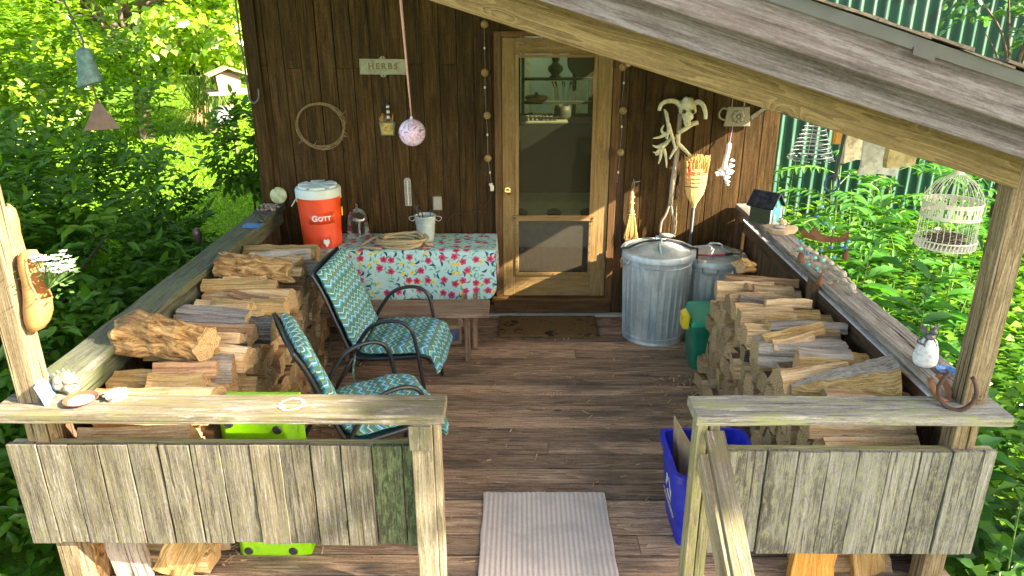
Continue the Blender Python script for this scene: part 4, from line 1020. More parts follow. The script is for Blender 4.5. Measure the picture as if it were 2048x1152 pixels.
def patio_chair(label, loc, rz):
    t = thing('patio_chair', label, 'chair', loc, rz, 'patio chairs with zigzag cushions')
    hw = .285
    for s in (-1, 1):
        mb = MB()
        mb.tube(smoothpts([(-.255, s * hw, .40), (-.20, s * hw, .50), (-.12, s * (hw + .005), .605), (-.02, s * (hw + .008), .645), (.07, s * (hw + .008), .640), (.125, s * (hw + .006), .590), (.15, s * hw, .48), (.185, s * hw, .20), (.20, s * hw, .0)], 6), .0125, 8); mb.build('arm_and_leg', M_BLACK, t, smooth='all')
        mb = MB(); mb.tube([(-.235, s * (hw - .012), .415), (-.36, s * (hw - .010), .20), (-.455, s * (hw + .0), .0)], .0115, 8); mb.build('leg', M_BLACK, t, smooth='all')
        mb = MB(); mb.tube(smoothpts([(.225, s * (hw - .03), .36), (.205, s * (hw - .028), .405), (.0, s * (hw - .026), .388), (-.20, s * (hw - .026), .378), (-.265, s * (hw - .026), .42), (-.335, s * (hw - .026), .60), (-.405, s * (hw - .026), .80), (-.465, s * (hw - .028), .925)], 6), .0125, 8); mb.build('side_rail', M_BLACK, t, smooth='all')
    for (x, z, r, w_) in ((-.462, .920, .011, hw - .03), (.21, .385, .011, hw - .03), (-.22, .33, .009, hw - .02), (-.245, .40, .009, hw)):
        mb = MB(); mb.tube([(x, -w_, z), (x, w_, z)], r, 8); mb.build('crossbar', M_BLACK, t, smooth='all')
    mb = MB(); vs = []; pth = smoothpts([(.21, 0, .392), (.0, 0, .372), (-.20, 0, .368), (-.275, 0, .42), (-.345, 0, .60), (-.415, 0, .80), (-.470, 0, .925)], 4)
    for p in pth:
        for u in (-1, -.5, 0, .5, 1): vs.append((p.x - .012 * (1 - u * u), u * (hw - .022), p.z))
    n = len(pth); mb.add(vs, [[i * 5 + k, i * 5 + k + 1, i * 5 + k + 6, i * 5 + k + 5] for i in range(n - 1) for k in range(4)]); mb.build('sling', M_TEAL, t, smooth='all')
    mb = MB(); pth = smoothpts([(-.215, 0, .418), (-.10, 0, .422), (.05, 0, .430), (.17, 0, .428), (.235, 0, .395), (.262, 0, .325), (.265, 0, .285)], 5); cushion(mb, [(p.x, p.z) for p in reversed(pth)], .525, .062); mb.build('seat_cushion', M_CHEV, t, smooth='all')
    mb = MB(); pth = smoothpts([(-.222, 0, .425), (-.262, 0, .51), (-.305, 0, .63), (-.350, 0, .755), (-.395, 0, .875), (-.432, 0, .928)], 5); cushion(mb, [(p.x, p.z) for p in reversed(pth)], .520, .062); mb.build('back_cushion', M_CHEV, t, smooth='all')
    for s in (-1, 1):
        mb = MB(); mb.tube(smoothpts([(-.235, s * (hw - .02), .40), (-.25, s * (hw + .004), .30), (-.245, s * hw, .20), (-.232, s * (hw + .014), .205), (-.25, s * (hw + .018), .30), (-.236, s * (hw - .008), .40)], 4), .005, 6); mb.build('tie_string', M_CHEV, t, smooth='all')
    return t
patio_chair('chair with zigzag cushions standing in front of the floral table', (-.760, 4.335, 0), -.06)
patio_chair('chair with zigzag cushions behind the sunlit front rail', (-.735, 3.465, 0), .46)
WY = 5.705          # face of the cabin boards
# ------------------------------------------------------------------ things hanging on the cabin wall
sg = thing('herb_sign', 'small grey metal sign with raised lettering HERBS on the cabin wall', 'sign', (-1.020, WY - .008, 1.990), rot=(0, .012, 0))
M_SIGN = plain('greyish cast metal', (.30, .285, .19), .6, .3, .15, 30, dirt=((.17, .15, .08), .6, 22))
mb = MB(); mb.box(-.172, .172, -.006, .004, -.056, .056, 'x', mi=0)
for (a, b, c_, d_) in ((-.172, .172, .050, .056), (-.172, .172, -.056, -.050), (-.172, -.166, -.050, .050), (.166, .172, -.050, .050)): mb.box(a, b, -.010, -.0062, c_, d_, 'x')
for s in (-1, 1): mb.prism([(.022 * math.cos(PI * k / 10), s * (.0562 + .020 * math.sin(PI * k / 10))) for k in range(11)], .008, 'y', M=Matrix.Translation((0, -.005, 0)))
sp_ = mb.build('sign_plate', M_SIGN, sg, bevel=.0015)
mb = text_mb('HERBS', .062, .005, lambda x, y, h: (x, -.0062 - h, y + .002), offset=.0008, spacing=1.35); mb.build('lettering', plain('dull tan raised lettering', (.17, .115, .045), .7, .1), sg)
mb = MB()
for s in (-1, 1): mb.lathe([(0, 0), (.005, 0), (.004, .004), (0, .005)], 8, M=Matrix.Translation((0, -.0055, s * .066)) @ Matrix.Rotation(PI / 2, 4, 'X'))
mb.build('screw', M_RUSTD, sg)

mb = MB()
for k in range(7):
    ph = rnd(0, 6); R_ = .172 + rnd(-.008, .008); pts = []
    m_ = 46
    for i in range(m_ + 1):
        a = 2 * PI * i / m_ * rnd(.995, 1.0) + ph
        pts.append((R_ * 1.06 * math.cos(a) + .006 * math.sin(3 * a + k), -.010 - .004 * (k % 3) + .004 * math.sin(5 * a + k), R_ * .98 * math.sin(a) + .008 * math.cos(2 * a + k)))
    mb.tube(pts, .0038 - .0004 * (k % 3), 6)
for k in range(14):
    a = rnd(-.5, .5) if k < 9 else rnd(3.6, 5.2); p = Vector((.178 * math.cos(a), -.018, .172 * math.sin(a))); q = p + Vector((rnd(-.04, .05), -.01, rnd(-.06, .05))); mb.tube([p, (p + q) / 2 + Vector((.006, -.004, 0)), q], [.0028, .0024, .001], 5)
tag(mb.build('vine_wreath', M_TWIG, loc=(-1.523, WY - .004, 1.560), smooth='all'), 'round bare vine wreath hanging on the dark cabin wall', 'wreath')

pq = thing('wall_basket', 'small painted basket plaque with straw and a striped peg on the wall', 'plaque', (-1.012, WY - .004, 1.545))
mb = MB(); mb.prism([(-.062, .045), (.062, .045), (.050, -.058), (-.050, -.058)], -.03, 'y'); mb.build('basket', plain('dull blue green frame', (.10, .13, .10), .8), pq, bevel=.003)
mb = MB(); mb.prism([(-.050, .036), (.050, .036), (.042, -.048), (-.042, -.048)], -.006, 'y', M=Matrix.Translation((0, -.0305, 0))); pf = mb.build('painted_front', plain('mottled yellow paint', (.44, .31, .08), .7, 0, .3, 40, dirt=((.10, .06, .03), .8, 45)), pq)
mb = MB()
for k in range(26):
    x = rnd(-.05, .05); mb.tube([(x, -.012, .03), (x * 1.15 + rnd(-.01, .01), -.015 + rnd(-.01, .01), .06 + rnd(.01, .05))], [.0022, .0012], 4)
mb.build('straw', M_STRAW, pq)
mb = MB(); 
for k in range(6): mb.lathe([(.013, .05 + .02 * k), (.013, .07 + .02 * k)], 14, mi=k % 2, M=Matrix.Translation((.012, -.018, 0)))
mb.ball((.012, -.018, .170), .014, 14, 8, mi=0); mb.build('striped_peg', [M_DARKM, M_CREAM], pq, smooth=True)

tm = thing('wall_thermometer', 'narrow pale metal thermometer on the wall above the bucket', 'thermometer', (-.885, WY - .002, 1.040))
mb = MB(); mb.prism([(-.027, -.11), (.027, -.11), (.027, .095), (.015, .115), (-.015, .115), (-.027, .095)], -.006, 'y'); mb.build('backing', plain('aged silver scale', (.36, .34, .26), .45, .5, .15, 30), tm, bevel=.002)
mb = MB()
for k in range(16):
    for s in (-1, 1): mb.box(s * .009 if s > 0 else -.020, .020 if s > 0 else -.009, -.0072, -.0062, -.09 + .0118 * k, -.087 + .0118 * k, 'x')
mb.build('scale_mark', M_DARKM, tm)
mb = MB(); mb.tube([(0, -.0085, -.098), (0, -.0085, .095)], .0032, 8); mb.ball((0, -.0085, -.098), .006, 10, 6); mb.build('glass_tube', M_WHITE, tm, smooth=True)

ob = thing('outlet_box', 'small grey outdoor outlet box on the wall behind the bucket', 'outlet', (-.655, WY - .002, .955))
mb = MB(); mb.box(-.035, .035, -.022, .0, -.055, .055, 'z'); mb.build('box', plain('grey outlet plastic', (.27, .26, .20), .6), ob, bevel=.005)
mb = MB(); mb.box(-.026, .026, -.0265, -.0225, -.044, .044, 'z'); mb.build('cover_flap', plain('grey outlet plastic', (.32, .31, .25), .6), ob, bevel=.003)
mb = MB(); mb.tube(smoothpts([(-.60, WY - .012, .86), (-.585, WY - .018, .80), (-.53, WY - .012, .865), (-.42, WY - .008, .875), (-.31, WY - .008, .905), (-.245, WY - .008, .975), (-.222, WY - .01, 1.06), (-.225, WY - .012, 1.10)], 8), .0032, 6)
tag(mb.build('power_cord', M_RUSTD, smooth='all'), 'thin brown cord looping along the wall left of the door', 'cord')
# strings of little globe lamps each side of the door
def globes(label, x, zs, cord):
    t = thing('globe_garland', label, 'string lights', (x, WY - .004, zs[0]), group='globe garlands beside the door')
    mb = MB(); mb.tube(smoothpts([(a, -.010, b - zs[0]) for a, b in cord], 4), .0016, 5); mb.build('wire', plain('thin pale wire', (.20, .18, .13), .6), t)
    for k, z in enumerate(zs):
        mb = MB(); mb.ball((rnd(-.012, .012), -.034, z - zs[0]), .0285, 18, 12, nz=.05); mb.build('globe', plain('tan straw globe', (.27, .165, .060), .8, 0, .25, 70, .6, 160), t, smooth='all')
    mb = MB()
    for a, b in cord[1::2]: mb.box(a - .006, a + .006, -.018, -.006, b - zs[0] - .008, b - zs[0] + .008, 'z')
    mb.build('clip', M_CREAM, t)
globes('string of tan globes hanging left of the door frame', -.262, [2.285, 1.948, 1.637, 1.314], [(.0, 2.33), (-.002, 2.12), (.0, 1.948), (-.004, 1.84), (.004, 1.637), (.010, 1.49), (.012, 1.314), (.026, 1.20), (.036, 1.10)])
globes('string of tan globes hanging right of the door frame', .765, [1.985, 1.672, 1.359], [(.010, 2.03), (.004, 1.87), (-.004, 1.672), (.004, 1.55), (.0, 1.359), (-.006, 1.20), (-.012, 1.12)])
mb = MB(); mb.box(-.236, -.206, WY - .03, WY - .004, 1.055, 1.095, 'x', M=Matrix.Translation((0, 0, 0))); mb.box(-.245, -.215, WY - .024, WY - .008, 1.095, 1.115, 'x')
tag(mb.build('cord_plug', M_CREAM, bevel=.003), 'pale plug connector at the lower end of the left globe string', 'plug')
# iron hook and chain at the cabin corner
mb = MB(); mb.tube(smoothpts([(-2.050, WY - .03, 2.60), (-2.046, WY - .035, 2.2), (-2.036, WY - .035, 1.83), (-2.030, WY - .045, 1.765), (-1.995, WY - .065, 1.735), (-1.955, WY - .07, 1.765), (-1.945, WY - .07, 1.84)], 8), .0075, 8)
tag(mb.build('iron_hook', plain('grey iron hook', (.14, .13, .115), .6, .5, .2), smooth='all'), 'long grey iron hook hanging at the corner of the cabin', 'hook')

# glass float on a pink cord
gl = thing('hanging_glass_ball', 'purple and white swirled glass ball hanging on a pink cord', 'glass ball', (-.610, 4.2, 1.735))
def swirl():
    m = Mat('swirled purple glass'); g = m.attr('gc')
    n = m.noise(m.vscale(g, (30, 30, 14)), 1.0, 3, .6, 1.0)
    n2 = m.noise(g, 14, 2)
    c = m.ramp(m.addm(n, m.mul(n2, .12)), [(.40, (.42, .08, .48)), (.48, (.66, .42, .72)), (.56, (.80, .76, .80)), (.66, (.62, .30, .60)), (.76, (.80, .66, .62))])
    return m.done(c, .12, 0, None, .6, **{'Transmission Weight': .15, 'Subsurface Weight': .25, 'Subsurface Radius': (.03, .03, .03)})
mb = MB(); mb.lathe([(.0755 * math.sin(PI * k / 24), -.0755 * math.cos(PI * k / 24)) for k in range(24)] + [(.010, .078), (.006, .090)], 36); mb.build('glass_globe', swirl(), gl, smooth='all')
mb = MB(); mb.tube([(0, 0, .088), (-.008, -.02, .35), (-.022, -.05, .80), (-.024, -.05, .91)], [.0035, .006, .009, .009], 7); mb.build('cord', plain('dusty pink cord', (.56, .30, .27), .8, 0, .12, 60), gl, smooth='all')

# skull with horns, antlers
def hornpts(pts, r0, r1): 
    P = smoothpts(pts, 5); n = len(P); return P, [r0 + (r1 - r0) * (i / (n - 1)) ** 1.2 for i in range(n)]
sk = thing('horned_skull', 'pale horned animal skull at the top of the bone cluster', 'skull', (1.242, WY - .075, 1.685))
mb = MB()
mb.ball((0, 0, .025), .062, 18, 12, sq=(1.0, .8, .95), nz=.35); mb.ball((0, -.03, -.045), .042, 16, 10, sq=(.95, .8, 1.25), nz=.35); mb.ball((0, -.035, -.095), .026, 14, 8, sq=(1, .7, 1.2), nz=.3)
mb.ball((-.045, -.02, -.01), .022, 10, 7); mb.ball((.045, -.02, -.01), .022, 10, 7)
mb.build('skull_bone', M_BONE, sk, smooth='all')
mb = MB(); mb.ball((-.032, -.048, -.012), .015, 10, 7); mb.ball((.032, -.048, -.012), .015, 10, 7); mb.build('eye_socket', plain('painted socket shade', (.05, .04, .025), .9), sk, smooth='all')  # dark balls, the shade of the sockets is put into their colour
for s, P_ in ((-1, [(-.04, 0, .01), (-.09, -.01, .055), (-.15, -.02, .062), (-.20, -.03, .040), (-.215, -.04, -.005)]), (1, [(.04, 0, .03), (.07, -.01, .055), (.105, -.03, .035), (.125, -.05, -.02), (.128, -.055, -.065)])):
    mb = MB(); P, rr = hornpts(P_, .020, .013); mb.tube(P, rr, 10); mb.build('horn', M_BONE, sk, smooth='all')
def antler(label, loc, stems):
    mb = MB()
    for pts, r0, r1, fl in stems:
        P, rr = hornpts(pts, r0 * 1.25, r1 * 1.2); mb.tube(P, rr, 9, flat=fl)
    tag(mb.build('antler', M_BONE, loc=loc, smooth='all'), label, 'antler', 'antlers on the cabin wall')
antler('branching antler pointing down and left below the skull', (1.085, WY - .06, 1.45), [([(.06, 0, .03), (.02, 0, -.02), (-.02, -.01, -.05)], .016, .022, .7), ([(.0, 0, -.03), (-.05, -.01, -.045), (-.085, -.02, -.03)], .013, .003, 1), ([(-.01, 0, -.05), (-.05, 0, -.10), (-.035, -.01, -.095), (-.075, 0, -.085)], .012, .004, 1), ([(-.02, 0, -.05), (-.015, 0, -.12), (-.03, -.01, -.175)], .014, .003, 1), ([(0, 0, -.05), (.025, 0, -.12), (.035, -.01, -.205)], .014, .003, 1), ([(.05, 0, .02), (.09, 0, .02), (.12, -.01, .028)], .010, .005, 1)])
antler('flat blade antler standing upright left of the shovel handle', (1.105, WY - .085, 1.56), [([(-.02, 0, .10), (-.005, 0, .04), (.005, 0, -.03), (-.005, 0, -.09)], .030, .022, .35), ([(0, 0, .02), (.035, 0, -.07), (.065, 0, -.16)], .022, .011, .6), ([(-.01, 0, -.05), (-.05, -.01, -.075), (-.11, -.02, -.085)], .014, .003, 1), ([(-.02, 0, .10), (-.035, 0, .125)], .022, .012, .5), ([(-.01, 0, -.07), (-.045, 0, -.03), (-.03, 0, .01)], .011, .004, 1)])
antler('forked antler opening downwards right of the shovel handle', (1.195, WY - .07, 1.43), [([(-.01, 0, .07), (-.005, 0, .03), (.0, 0, -.01)], .016, .016, .8), ([(0, 0, 0), (-.03, 0, -.06), (-.06, -.01, -.115)], .013, .005, 1), ([(0, 0, 0), (.05, 0, -.045), (.09, 0, -.085), (.10, 0, -.10)], .013, .007, 1)])
antler('short thick bone stub pointing up and right under the skull', (1.245, WY - .075, 1.555), [([(-.06, 0, -.045), (-.01, 0, -.015), (.04, 0, .02), (.085, 0, .035)], .013, .016, 1)])
# shovel, twisted rope, brooms
sv = thing('garden_shovel', 'grey handled shovel hanging upside down below the bone cluster', 'shovel', (1.193, WY - .045, 1.25))
mb = MB(); mb.tube([(.005, 0, .42), (.003, 0, .1), (-.010, 0, -.10), (-.018, 0, -.30)], [.017, .020, .022, .019], 12); mb.build('shaft', M_HAND, sv, smooth='all')
mb = MB()
for s in (-1, 1): mb.tube(smoothpts([(-.018 + s * .008, 0, -.30), (-.022 + s * .026, 0, -.38), (-.026 + s * .052, 0, -.44), (-.028 + s * .056, 0, -.53)], 4), .010, 8)
mb.build('fork_socket', M_HAND, sv, smooth='all')
mb = MB(); mb.tube([(-.088, 0, -.548), (-.03, 0, -.552), (.030, 0, -.548)], [.017, .020, .017], 12); mb.build('grip', plain('worn grey grip', (.30, .27, .22), .7), sv, smooth='all')
mb = MB(); mb.tube([(.004, .0, .40), (.006, .01, .47)], .020, 10); mb.build('ferrule', M_RUSTD, sv, smooth='all')
mb = MB(); mb.tube(smoothpts([(1.235, WY - .05, 1.33), (1.232, WY - .055, 1.10), (1.222, WY - .055, .92), (1.228, WY - .06, .80), (1.222, WY - .06, .69)], 6), [.0055 + .002 * math.sin(k * 1.9) for k in range(25)], 7)
tag(mb.build('twisted_stick', M_TWIG, smooth='all'), 'thin twisted twine hanging against the right side of the shovel', 'twine')

def bristles(mb, c, w0, w1, z0, z1, d0, d1, n, r, jit):
    for k in range(n):
        u = rnd(-1, 1); v = rnd(-1, 1); zt = z1 + rnd(-jit, jit)
        mb.tube([(c[0] + u * w0, c[1] + v * d0, z0), (c[0] + u * (w0 * .4 + w1 * .6), c[1] + v * d1, z0 + (zt - z0) * .6), (c[0] + u * w1 + rnd(-jit, jit) * .5, c[1] + v * d1 + rnd(-.004, .004), zt)], [r, r, r * .4], 4, cap=False)
br = thing('straw_broom', 'straw broom standing bristles up with red stitching and a black handle', 'broom', (1.350, WY - .075, 1.05))
mb = MB()
vs = []
prof = [(.026, .014, -.078), (.040, .020, -.055), (.066, .026, -.01), (.080, .028, .05), (.086, .028, .12), (.088, .026, .19)]
mb.lathe([(1, q[2]) for q in prof], 40)
for i, q in enumerate(prof):
    for k in range(40):
        v = mb.v[i * 40 + k]; cr = 1 + .03 * ((k * 7) % 5 - 2) / 2; mb.v[i * 40 + k] = Vector((v.x * q[0] * cr, v.y * q[1] * cr, v.z))
mb.build('broom_head', M_STRAW, br)
mb = MB(); bristles(mb, (0, 0), .080, .090, .16, .27, .022, .030, 260, .0024, .035); mb.build('bristles', M_STRAW, br)
mb = MB()
for z in (.085, .115, .150, .165): 
    pts = []; 
    for k in range(36):
        a = 2 * PI * k / 36; pts.append((.0865 * math.cos(a), .0295 * math.sin(a), z + .003 * math.sin(k * 2.1)))
    mb.tube(pts, .0022, 5, closed=True)
mb.tube([(-.06, -.03, .17), (-.065, -.035, .20), (-.055, -.03, .22)], .006, 5)
mb.build('red_stitching', M_RED, br, smooth='all')
mb = MB(); mb.tube([(.083 * math.cos(2 * PI * k / 36), .030 * math.sin(2 * PI * k / 36), .055) for k in range(36)], .0035, 5, closed=True); mb.build('wire_band', M_DARKM, br)
mb = MB(); mb.lathe([(.015, -.115), (.017, -.10), (.024, -.078), (.022, -.070)], 16); mb.build('collar', M_STRAW, br, smooth='all')
mb = MB(); mb.tube([(0, 0, -.10), (-.006, .0, -.5), (-.012, .005, -1.04)], .0135, 12); mb.build('handle', M_DARKM, br, smooth='all')
wb_ = thing('whisk_broom', 'small straw whisk broom hanging beside the door frame', 'whisk broom', (.875, WY - .035, .92))
mb = MB(); mb.tube(smoothpts([(-.002, 0, .13), (-.004, 0, .06), (-.002, 0, .0), (.0, 0, -.03)], 4), [.010, .014, .016, .017, .014, .018, .015, .014, .015, .016, .018, .020, .024], 10); bd = mb.build('bound_handle', M_STRAW, wb_)
mb = MB(); bristles(mb, (0.005, 0), .016, .052, -.04, -.25, .014, .022, 230, .0024, .022); mb.build('bristles', M_STRAW, wb_)
mb = MB(); mb.tube(smoothpts([(-.002, 0, .13), (.010, -.004, .175), (.006, .0, .215), (.0, .0, .205), (-.006, 0, .17), (-.002, 0, .13)], 4), .0025, 6); mb.build('hanging_loop', M_ROPE, wb_)
mb = MB()
for z in (-.02, -.05, .04, .09): mb.tube([((.020 + .35 * max(0, -z - .02)) * math.cos(2 * PI * k / 16), .018 * math.sin(2 * PI * k / 16), z) for k in range(16)], .003, 5, closed=True)
mb.build('binding', M_ROPE, wb_)
mb = MB(); mb.tube([(.880, WY - .055, 1.132), (.884, WY + .01, 1.142)], .0035, 6); mb.tube([(.88, WY - .06, 1.13), (.93, WY - .05, 1.138)], .003, 6)
tag(mb.build('nail', M_WIRE), 'bright nail holding the whisk broom', 'nail')
# watering can plaque and chime below it
wp = thing('watering_can_plaque', 'grey tin watering can shaped plaque with a raised flower', 'plaque', (1.638, WY - .006, 1.625))
M_TIN = plain('grey tin', (.20, .18, .13), .6, .35, .15, 30, dirt=((.20, .17, .11), .5, 22))
mb = MB(); mb.prism([(-.082, .070), (.082, .070), (.100, -.075), (-.100, -.075)], -.018, 'y'); cb_ = mb.build('can_body', M_TIN, wp, bevel=.004)
mb = MB(); mb.prism([(.092, .0), (.105, -.03), (.205, .045), (.235, .05), (.225, .072), (.185, .068)], -.014, 'y'); mb.build('spout', M_TIN, wp, bevel=.003)
mb = MB(); mb.tube(smoothpts([(-.078, -.010, .05), (-.115, -.010, .06), (-.140, -.010, .03), (-.135, -.010, -.01), (-.092, -.010, -.03)], 6), .008, 8); mb.build('handle', M_TIN, wp, smooth='all')
mb = MB()
for k in range(8):
    a = k * PI / 4; mb.ball((.033 * math.cos(a), -.020, .033 * math.sin(a)), .017, 10, 7, M=None, sq=(1, .4, 1))
mb.ball((0, -.022, 0), .012, 10, 7, sq=(1, .6, 1)); mb.build('raised_flower', M_TIN, cb_, smooth='all')
mb = MB()
for s in (-.052, .040): mb.tube([(s, -.01, .07), (s + .004, -.01, .17)], .004, 6)
mb.build('hanger', M_TIN, wp)
ft = thing('bone_chime', 'white bone and crystal pendant hanging below the tin plaque', 'pendant', (1.585, WY - .055, 1.42))
mb = MB(); mb.tube([(.022, .03, .13), (.012, .02, .06), (0, 0, .0)], .0028, 6); mb.build('cord', plain('grey lilac cord', (.32, .22, .36), .7), ft)
mb = MB(); mb.tube(smoothpts([(0, 0, .01), (-.006, 0, -.06), (-.018, 0, -.13), (-.022, 0, -.19)], 5), [.014, .018, .018, .018, .018, .017, .017, .018, .018, .018, .018, .018, .020, .020, .020, .018], 10); mb.build('bone', plain('white bone', (.74, .74, .70), .6, 0, .08), ft, smooth='all')
mb = MB()
for (x, y, z, r) in ((-.03, 0, -.21, .035), (.01, -.005, -.205, .034), (-.065, 0, -.225, .022), (.03, .0, -.16, .02), (.035, 0, -.12, .014), (.0, 0, -.25, .024), (.012, 0, -.285, .017), (.02, 0, -.31, .010)): mb.ball((x, y, z), r, 9, 6, sq=(1, .5, .75), nz=.9)
mb.build('crystal', plain('pale crystal', (.66, .66, .72), .25, 0, .1), ft)

# ------------------------------------------------------------------ on the left rail and post
cg = thing('clog_planter', 'tan leather clog nailed to the left post, holding white flowers', 'clog', (-1.874, 2.575, 1.42))
def clog(mb, M):
    # axis of the shoe along -z (toe down), opening towards +x
    prof = [(.0, .135, .034, .024), (.0, .115, .043, .040), (.004, .07, .047, .044), (.010, .02, .043, .042), (.018, -.04, .045, .048), (.018, -.09, .049, .050), (.012, -.13, .045, .044), (.004, -.16, .032, .030), (-.004, -.176, .012, .012)]
    N = 20; vs = []
    for (cx, z, a, b) in prof:
        for k in range(N):
            t = 2 * PI * k / N
            x = cx + .045 + b * math.cos(t)
            if z > .0 and math.cos(t) > .25: x -= (math.cos(t) - .25) * .055 * min(1, z / .05)   # the mouth of the shoe
            vs.append((x, a * math.sin(t), z))
    fs = [[i * N + k, (i + 1) * N + k, (i + 1) * N + (k + 1) % N, i * N + (k + 1) % N] for i in range(len(prof) - 1) for k in range(N) if not (1 <= i <= 3 and (k < 4 or k >= N - 4))]
    fs.append(list(range(N)))
    mb.add(vs, fs, None, .5, M=M)
    mb.tube([Vector(vs[i * N + k]) for (i, k) in ((1, 4), (2, 4), (3, 4), (4, 3), (4, 1), (4, 0), (4, N - 1), (4, N - 3), (3, N - 4), (2, N - 4), (1, N - 4), (1, N - 2), (1, 0), (1, 2))], .0045, 6, closed=True, M=M)
mb = MB(); clog(mb, Matrix.Rotation(-.12, 4, 'X') @ Matrix.Rotation(.10, 4, 'Y')); mb.build('clog_shoe', M_CLAY, cg, smooth=True)
fw_ = thing('white_flowers', 'bunch of small white flowers in the tan clog', 'flowers', (-1.79, 2.60, 1.455))
mb = MB(); ml = MB()
for k in range(46):
    a = rnd(0, 2 * PI); r = .085 * math.sqrt(random.random()); c = Vector((.03 + r * math.cos(a) * .9 + .02, r * math.sin(a) * .8, .02 + r * .2 + rnd(-.035, .045)))
    for q in range(5):
        t = q * 1.257 + k; d_ = Vector((math.cos(t), math.sin(t), .3)) * .013; e = Vector((-d_.y, d_.x, 0)) * .6
        mb.add([c, c + d_ * .6 + e, c + d_ * 1.25, c + d_ * .6 - e], [[0, 1, 2, 3]])
    ml.tube([(.0, .0, -.06), (c + Vector((0, 0, -.012)))], .0016, 4)
for k in range(60):
    a = rnd(0, 2 * PI); r = rnd(.03, .115); c = Vector((.03 + r * math.cos(a), r * math.sin(a), rnd(-.06, .05))); d_ = Vector((math.cos(a), math.sin(a), rnd(-.4, .5))) * .028; e = Vector((-d_.y, d_.x, .006)) * .28
    ml.add([c, c + d_ * .5 + e, c + d_, c + d_ * .5 - e], [[0, 1, 2, 3]])
mb.build('petals', plain('white petals', (.78, .79, .80), .6, 0, .05), fw_)
ml.build('leaves', leafmat('flower leaves', (.05, .12, .03), (.10, .20, .06), (.16, .28, .09)), fw_)
mb = MB(); clog(mb, Matrix.Rotation(.1, 4, 'X') @ Matrix.Rotation(PI, 4, 'Z'))
tag(mb.build('leather_clog', M_CLAYD, loc=(-1.905, 2.70, 1.56), smooth=True), 'brown clog hanging on the back of the left post', 'clog')
cn = thing('conch_shell', 'large white and blue conch shell at the foot of the left post', 'shell', (-1.838, 2.640, .951), .5); cn.scale = (.58, .58, .62)
mb = MB()
pts = []; rr = []
for k in range(120):
    t = k / 119; a = t * 4.2 * 2 * PI; R_ = .040 * (1 - t) ** 1.15; pts.append((R_ * math.cos(a), -.055 + .145 * t, .058 + R_ * math.sin(a))); rr.append((.042 * (1 - t) ** .85 + .003) * (1 + .10 * math.sin(a * 6)))
mb.tube(pts, rr, 14)
for k in range(9):       # blunt knobs round the shoulder of the last whorl
    a = -.6 + k * .42; c_ = Vector((.070 * math.cos(a), -.040 + .004 * k, .058 + .070 * math.sin(a))); d_ = Vector((math.cos(a), -.15, math.sin(a)))
    mb.tube([c_ - d_ * .012, c_ + d_ * .010, c_ + d_ * .022], [.016, .010, .003], 8)
P = smoothpts([(.030, -.100, .020), (.066, -.060, .012), (.082, .0, .020), (.098, .05, .034), (.120, .075, .040)], 5); mb.tube(P, [.022 * (1 - .8 * i / (len(P) - 1)) for i in range(len(P))], 9, flat=.6)
mb.tube(smoothpts([(.01, -.05, .03), (.02, -.11, .03), (.03, -.15, .022)], 4), [.034, .033, .031, .028, .024, .018, .012, .008, .004], 10)
mb.build('shell_body', plain('cream shell', (.19, .165, .115), .55, 0, .3, 22, .9, 60, dirt=((.085, .06, .028), .8, 24)), cn, smooth='all')
mb = MB(); mb.box(-.06, -.048, -.10, .06, .0, .105, 'z', M=Matrix.Rotation(-.25, 4, 'Y'))
tag(mb.build('blue_tile', plain('blue and white glaze', (.12, .26, .50), .3, 0, .4, 40, dirt=((.66, .72, .76), .9, 30)), loc=(-1.812, 2.605, .951), rot=(0, 0, .35), bevel=.003), 'blue and white glazed tile leaning against the left post', 'tile')
ps = thing('saucer', 'brown saucer with a white glazed centre on the front rail', 'dish', (-1.712, 2.525, .951))
mb = MB(); mb.lathe([(0, .002), (.035, .002), (.038, .0), (.045, .006), (.062, .016), (.064, .018), (.061, .019), (.045, .010)], 40); mb.build('rim', plain('brown glaze', (.14, .065, .035), .35), ps, smooth=True)
mb = MB(); mb.lathe([(.046, .0105), (.030, .0075), (0, .0065)], 40); mb.build('white_centre', M_WHITE, ps, smooth='all')
mb = MB(); fl_ = [(.044 + .005 * math.cos(10 * a)) for a in [2 * PI * k / 60 for k in range(60)]]
mb.lathe([(.9, .0), (.95, .006), (.9, .014), (1.05, .020), (1.0, .0225), (.7, .018), (.0, .016)], 60)
for i in range(7):
    for k in range(60):
        v = mb.v[i * 60 + k]; s = fl_[k] if i in (3, 4) else .040; mb.v[i * 60 + k] = Vector((v.x * s, v.y * s, v.z))
tag(mb.build('fluted_dish', plain('pale stoneware', (.36, .33, .255), .7, 0, .1, 30), loc=(-1.592, 2.562, .951), smooth='all'), 'small pale dish with a fluted flower rim on the front rail', 'dish')
tr = thing('seed_tray', 'dark shallow tray of pebbles on the left rail by the cabin corner', 'tray', (-1.925, 5.50, .9495))
mb = MB(); mb.box(-.085, .085, -.12, .12, .0, .006, 'y'); 
for (a, b, c_, d_) in ((-.085, -.078, -.12, .12), (.078, .085, -.12, .12), (-.0775, .0775, -.12, -.113), (-.0775, .0775, .113, .12)): mb.box(a, b, c_, d_, .0062, .020, 'y')
mb.build('tray_body', M_DARKM, tr)
mb = MB()
for k in range(60): mb.ball((rnd(-.07, .07), rnd(-.10, .10), .014 + rnd(0, .014)), rnd(.007, .015), 7, 5, sq=(1, rnd(.7, 1.3), .7))
mb.build('pebbles', plain('mixed brown pebbles', (.30, .22, .15), .8, 0, .5, 40), tr, kind='stuff')
pl = thing('leaning_plate', 'round pale green and yellow plate leaning at the cabin corner', 'plate', (-1.905, 5.672, .955), rot=(-.22, 0, .05))
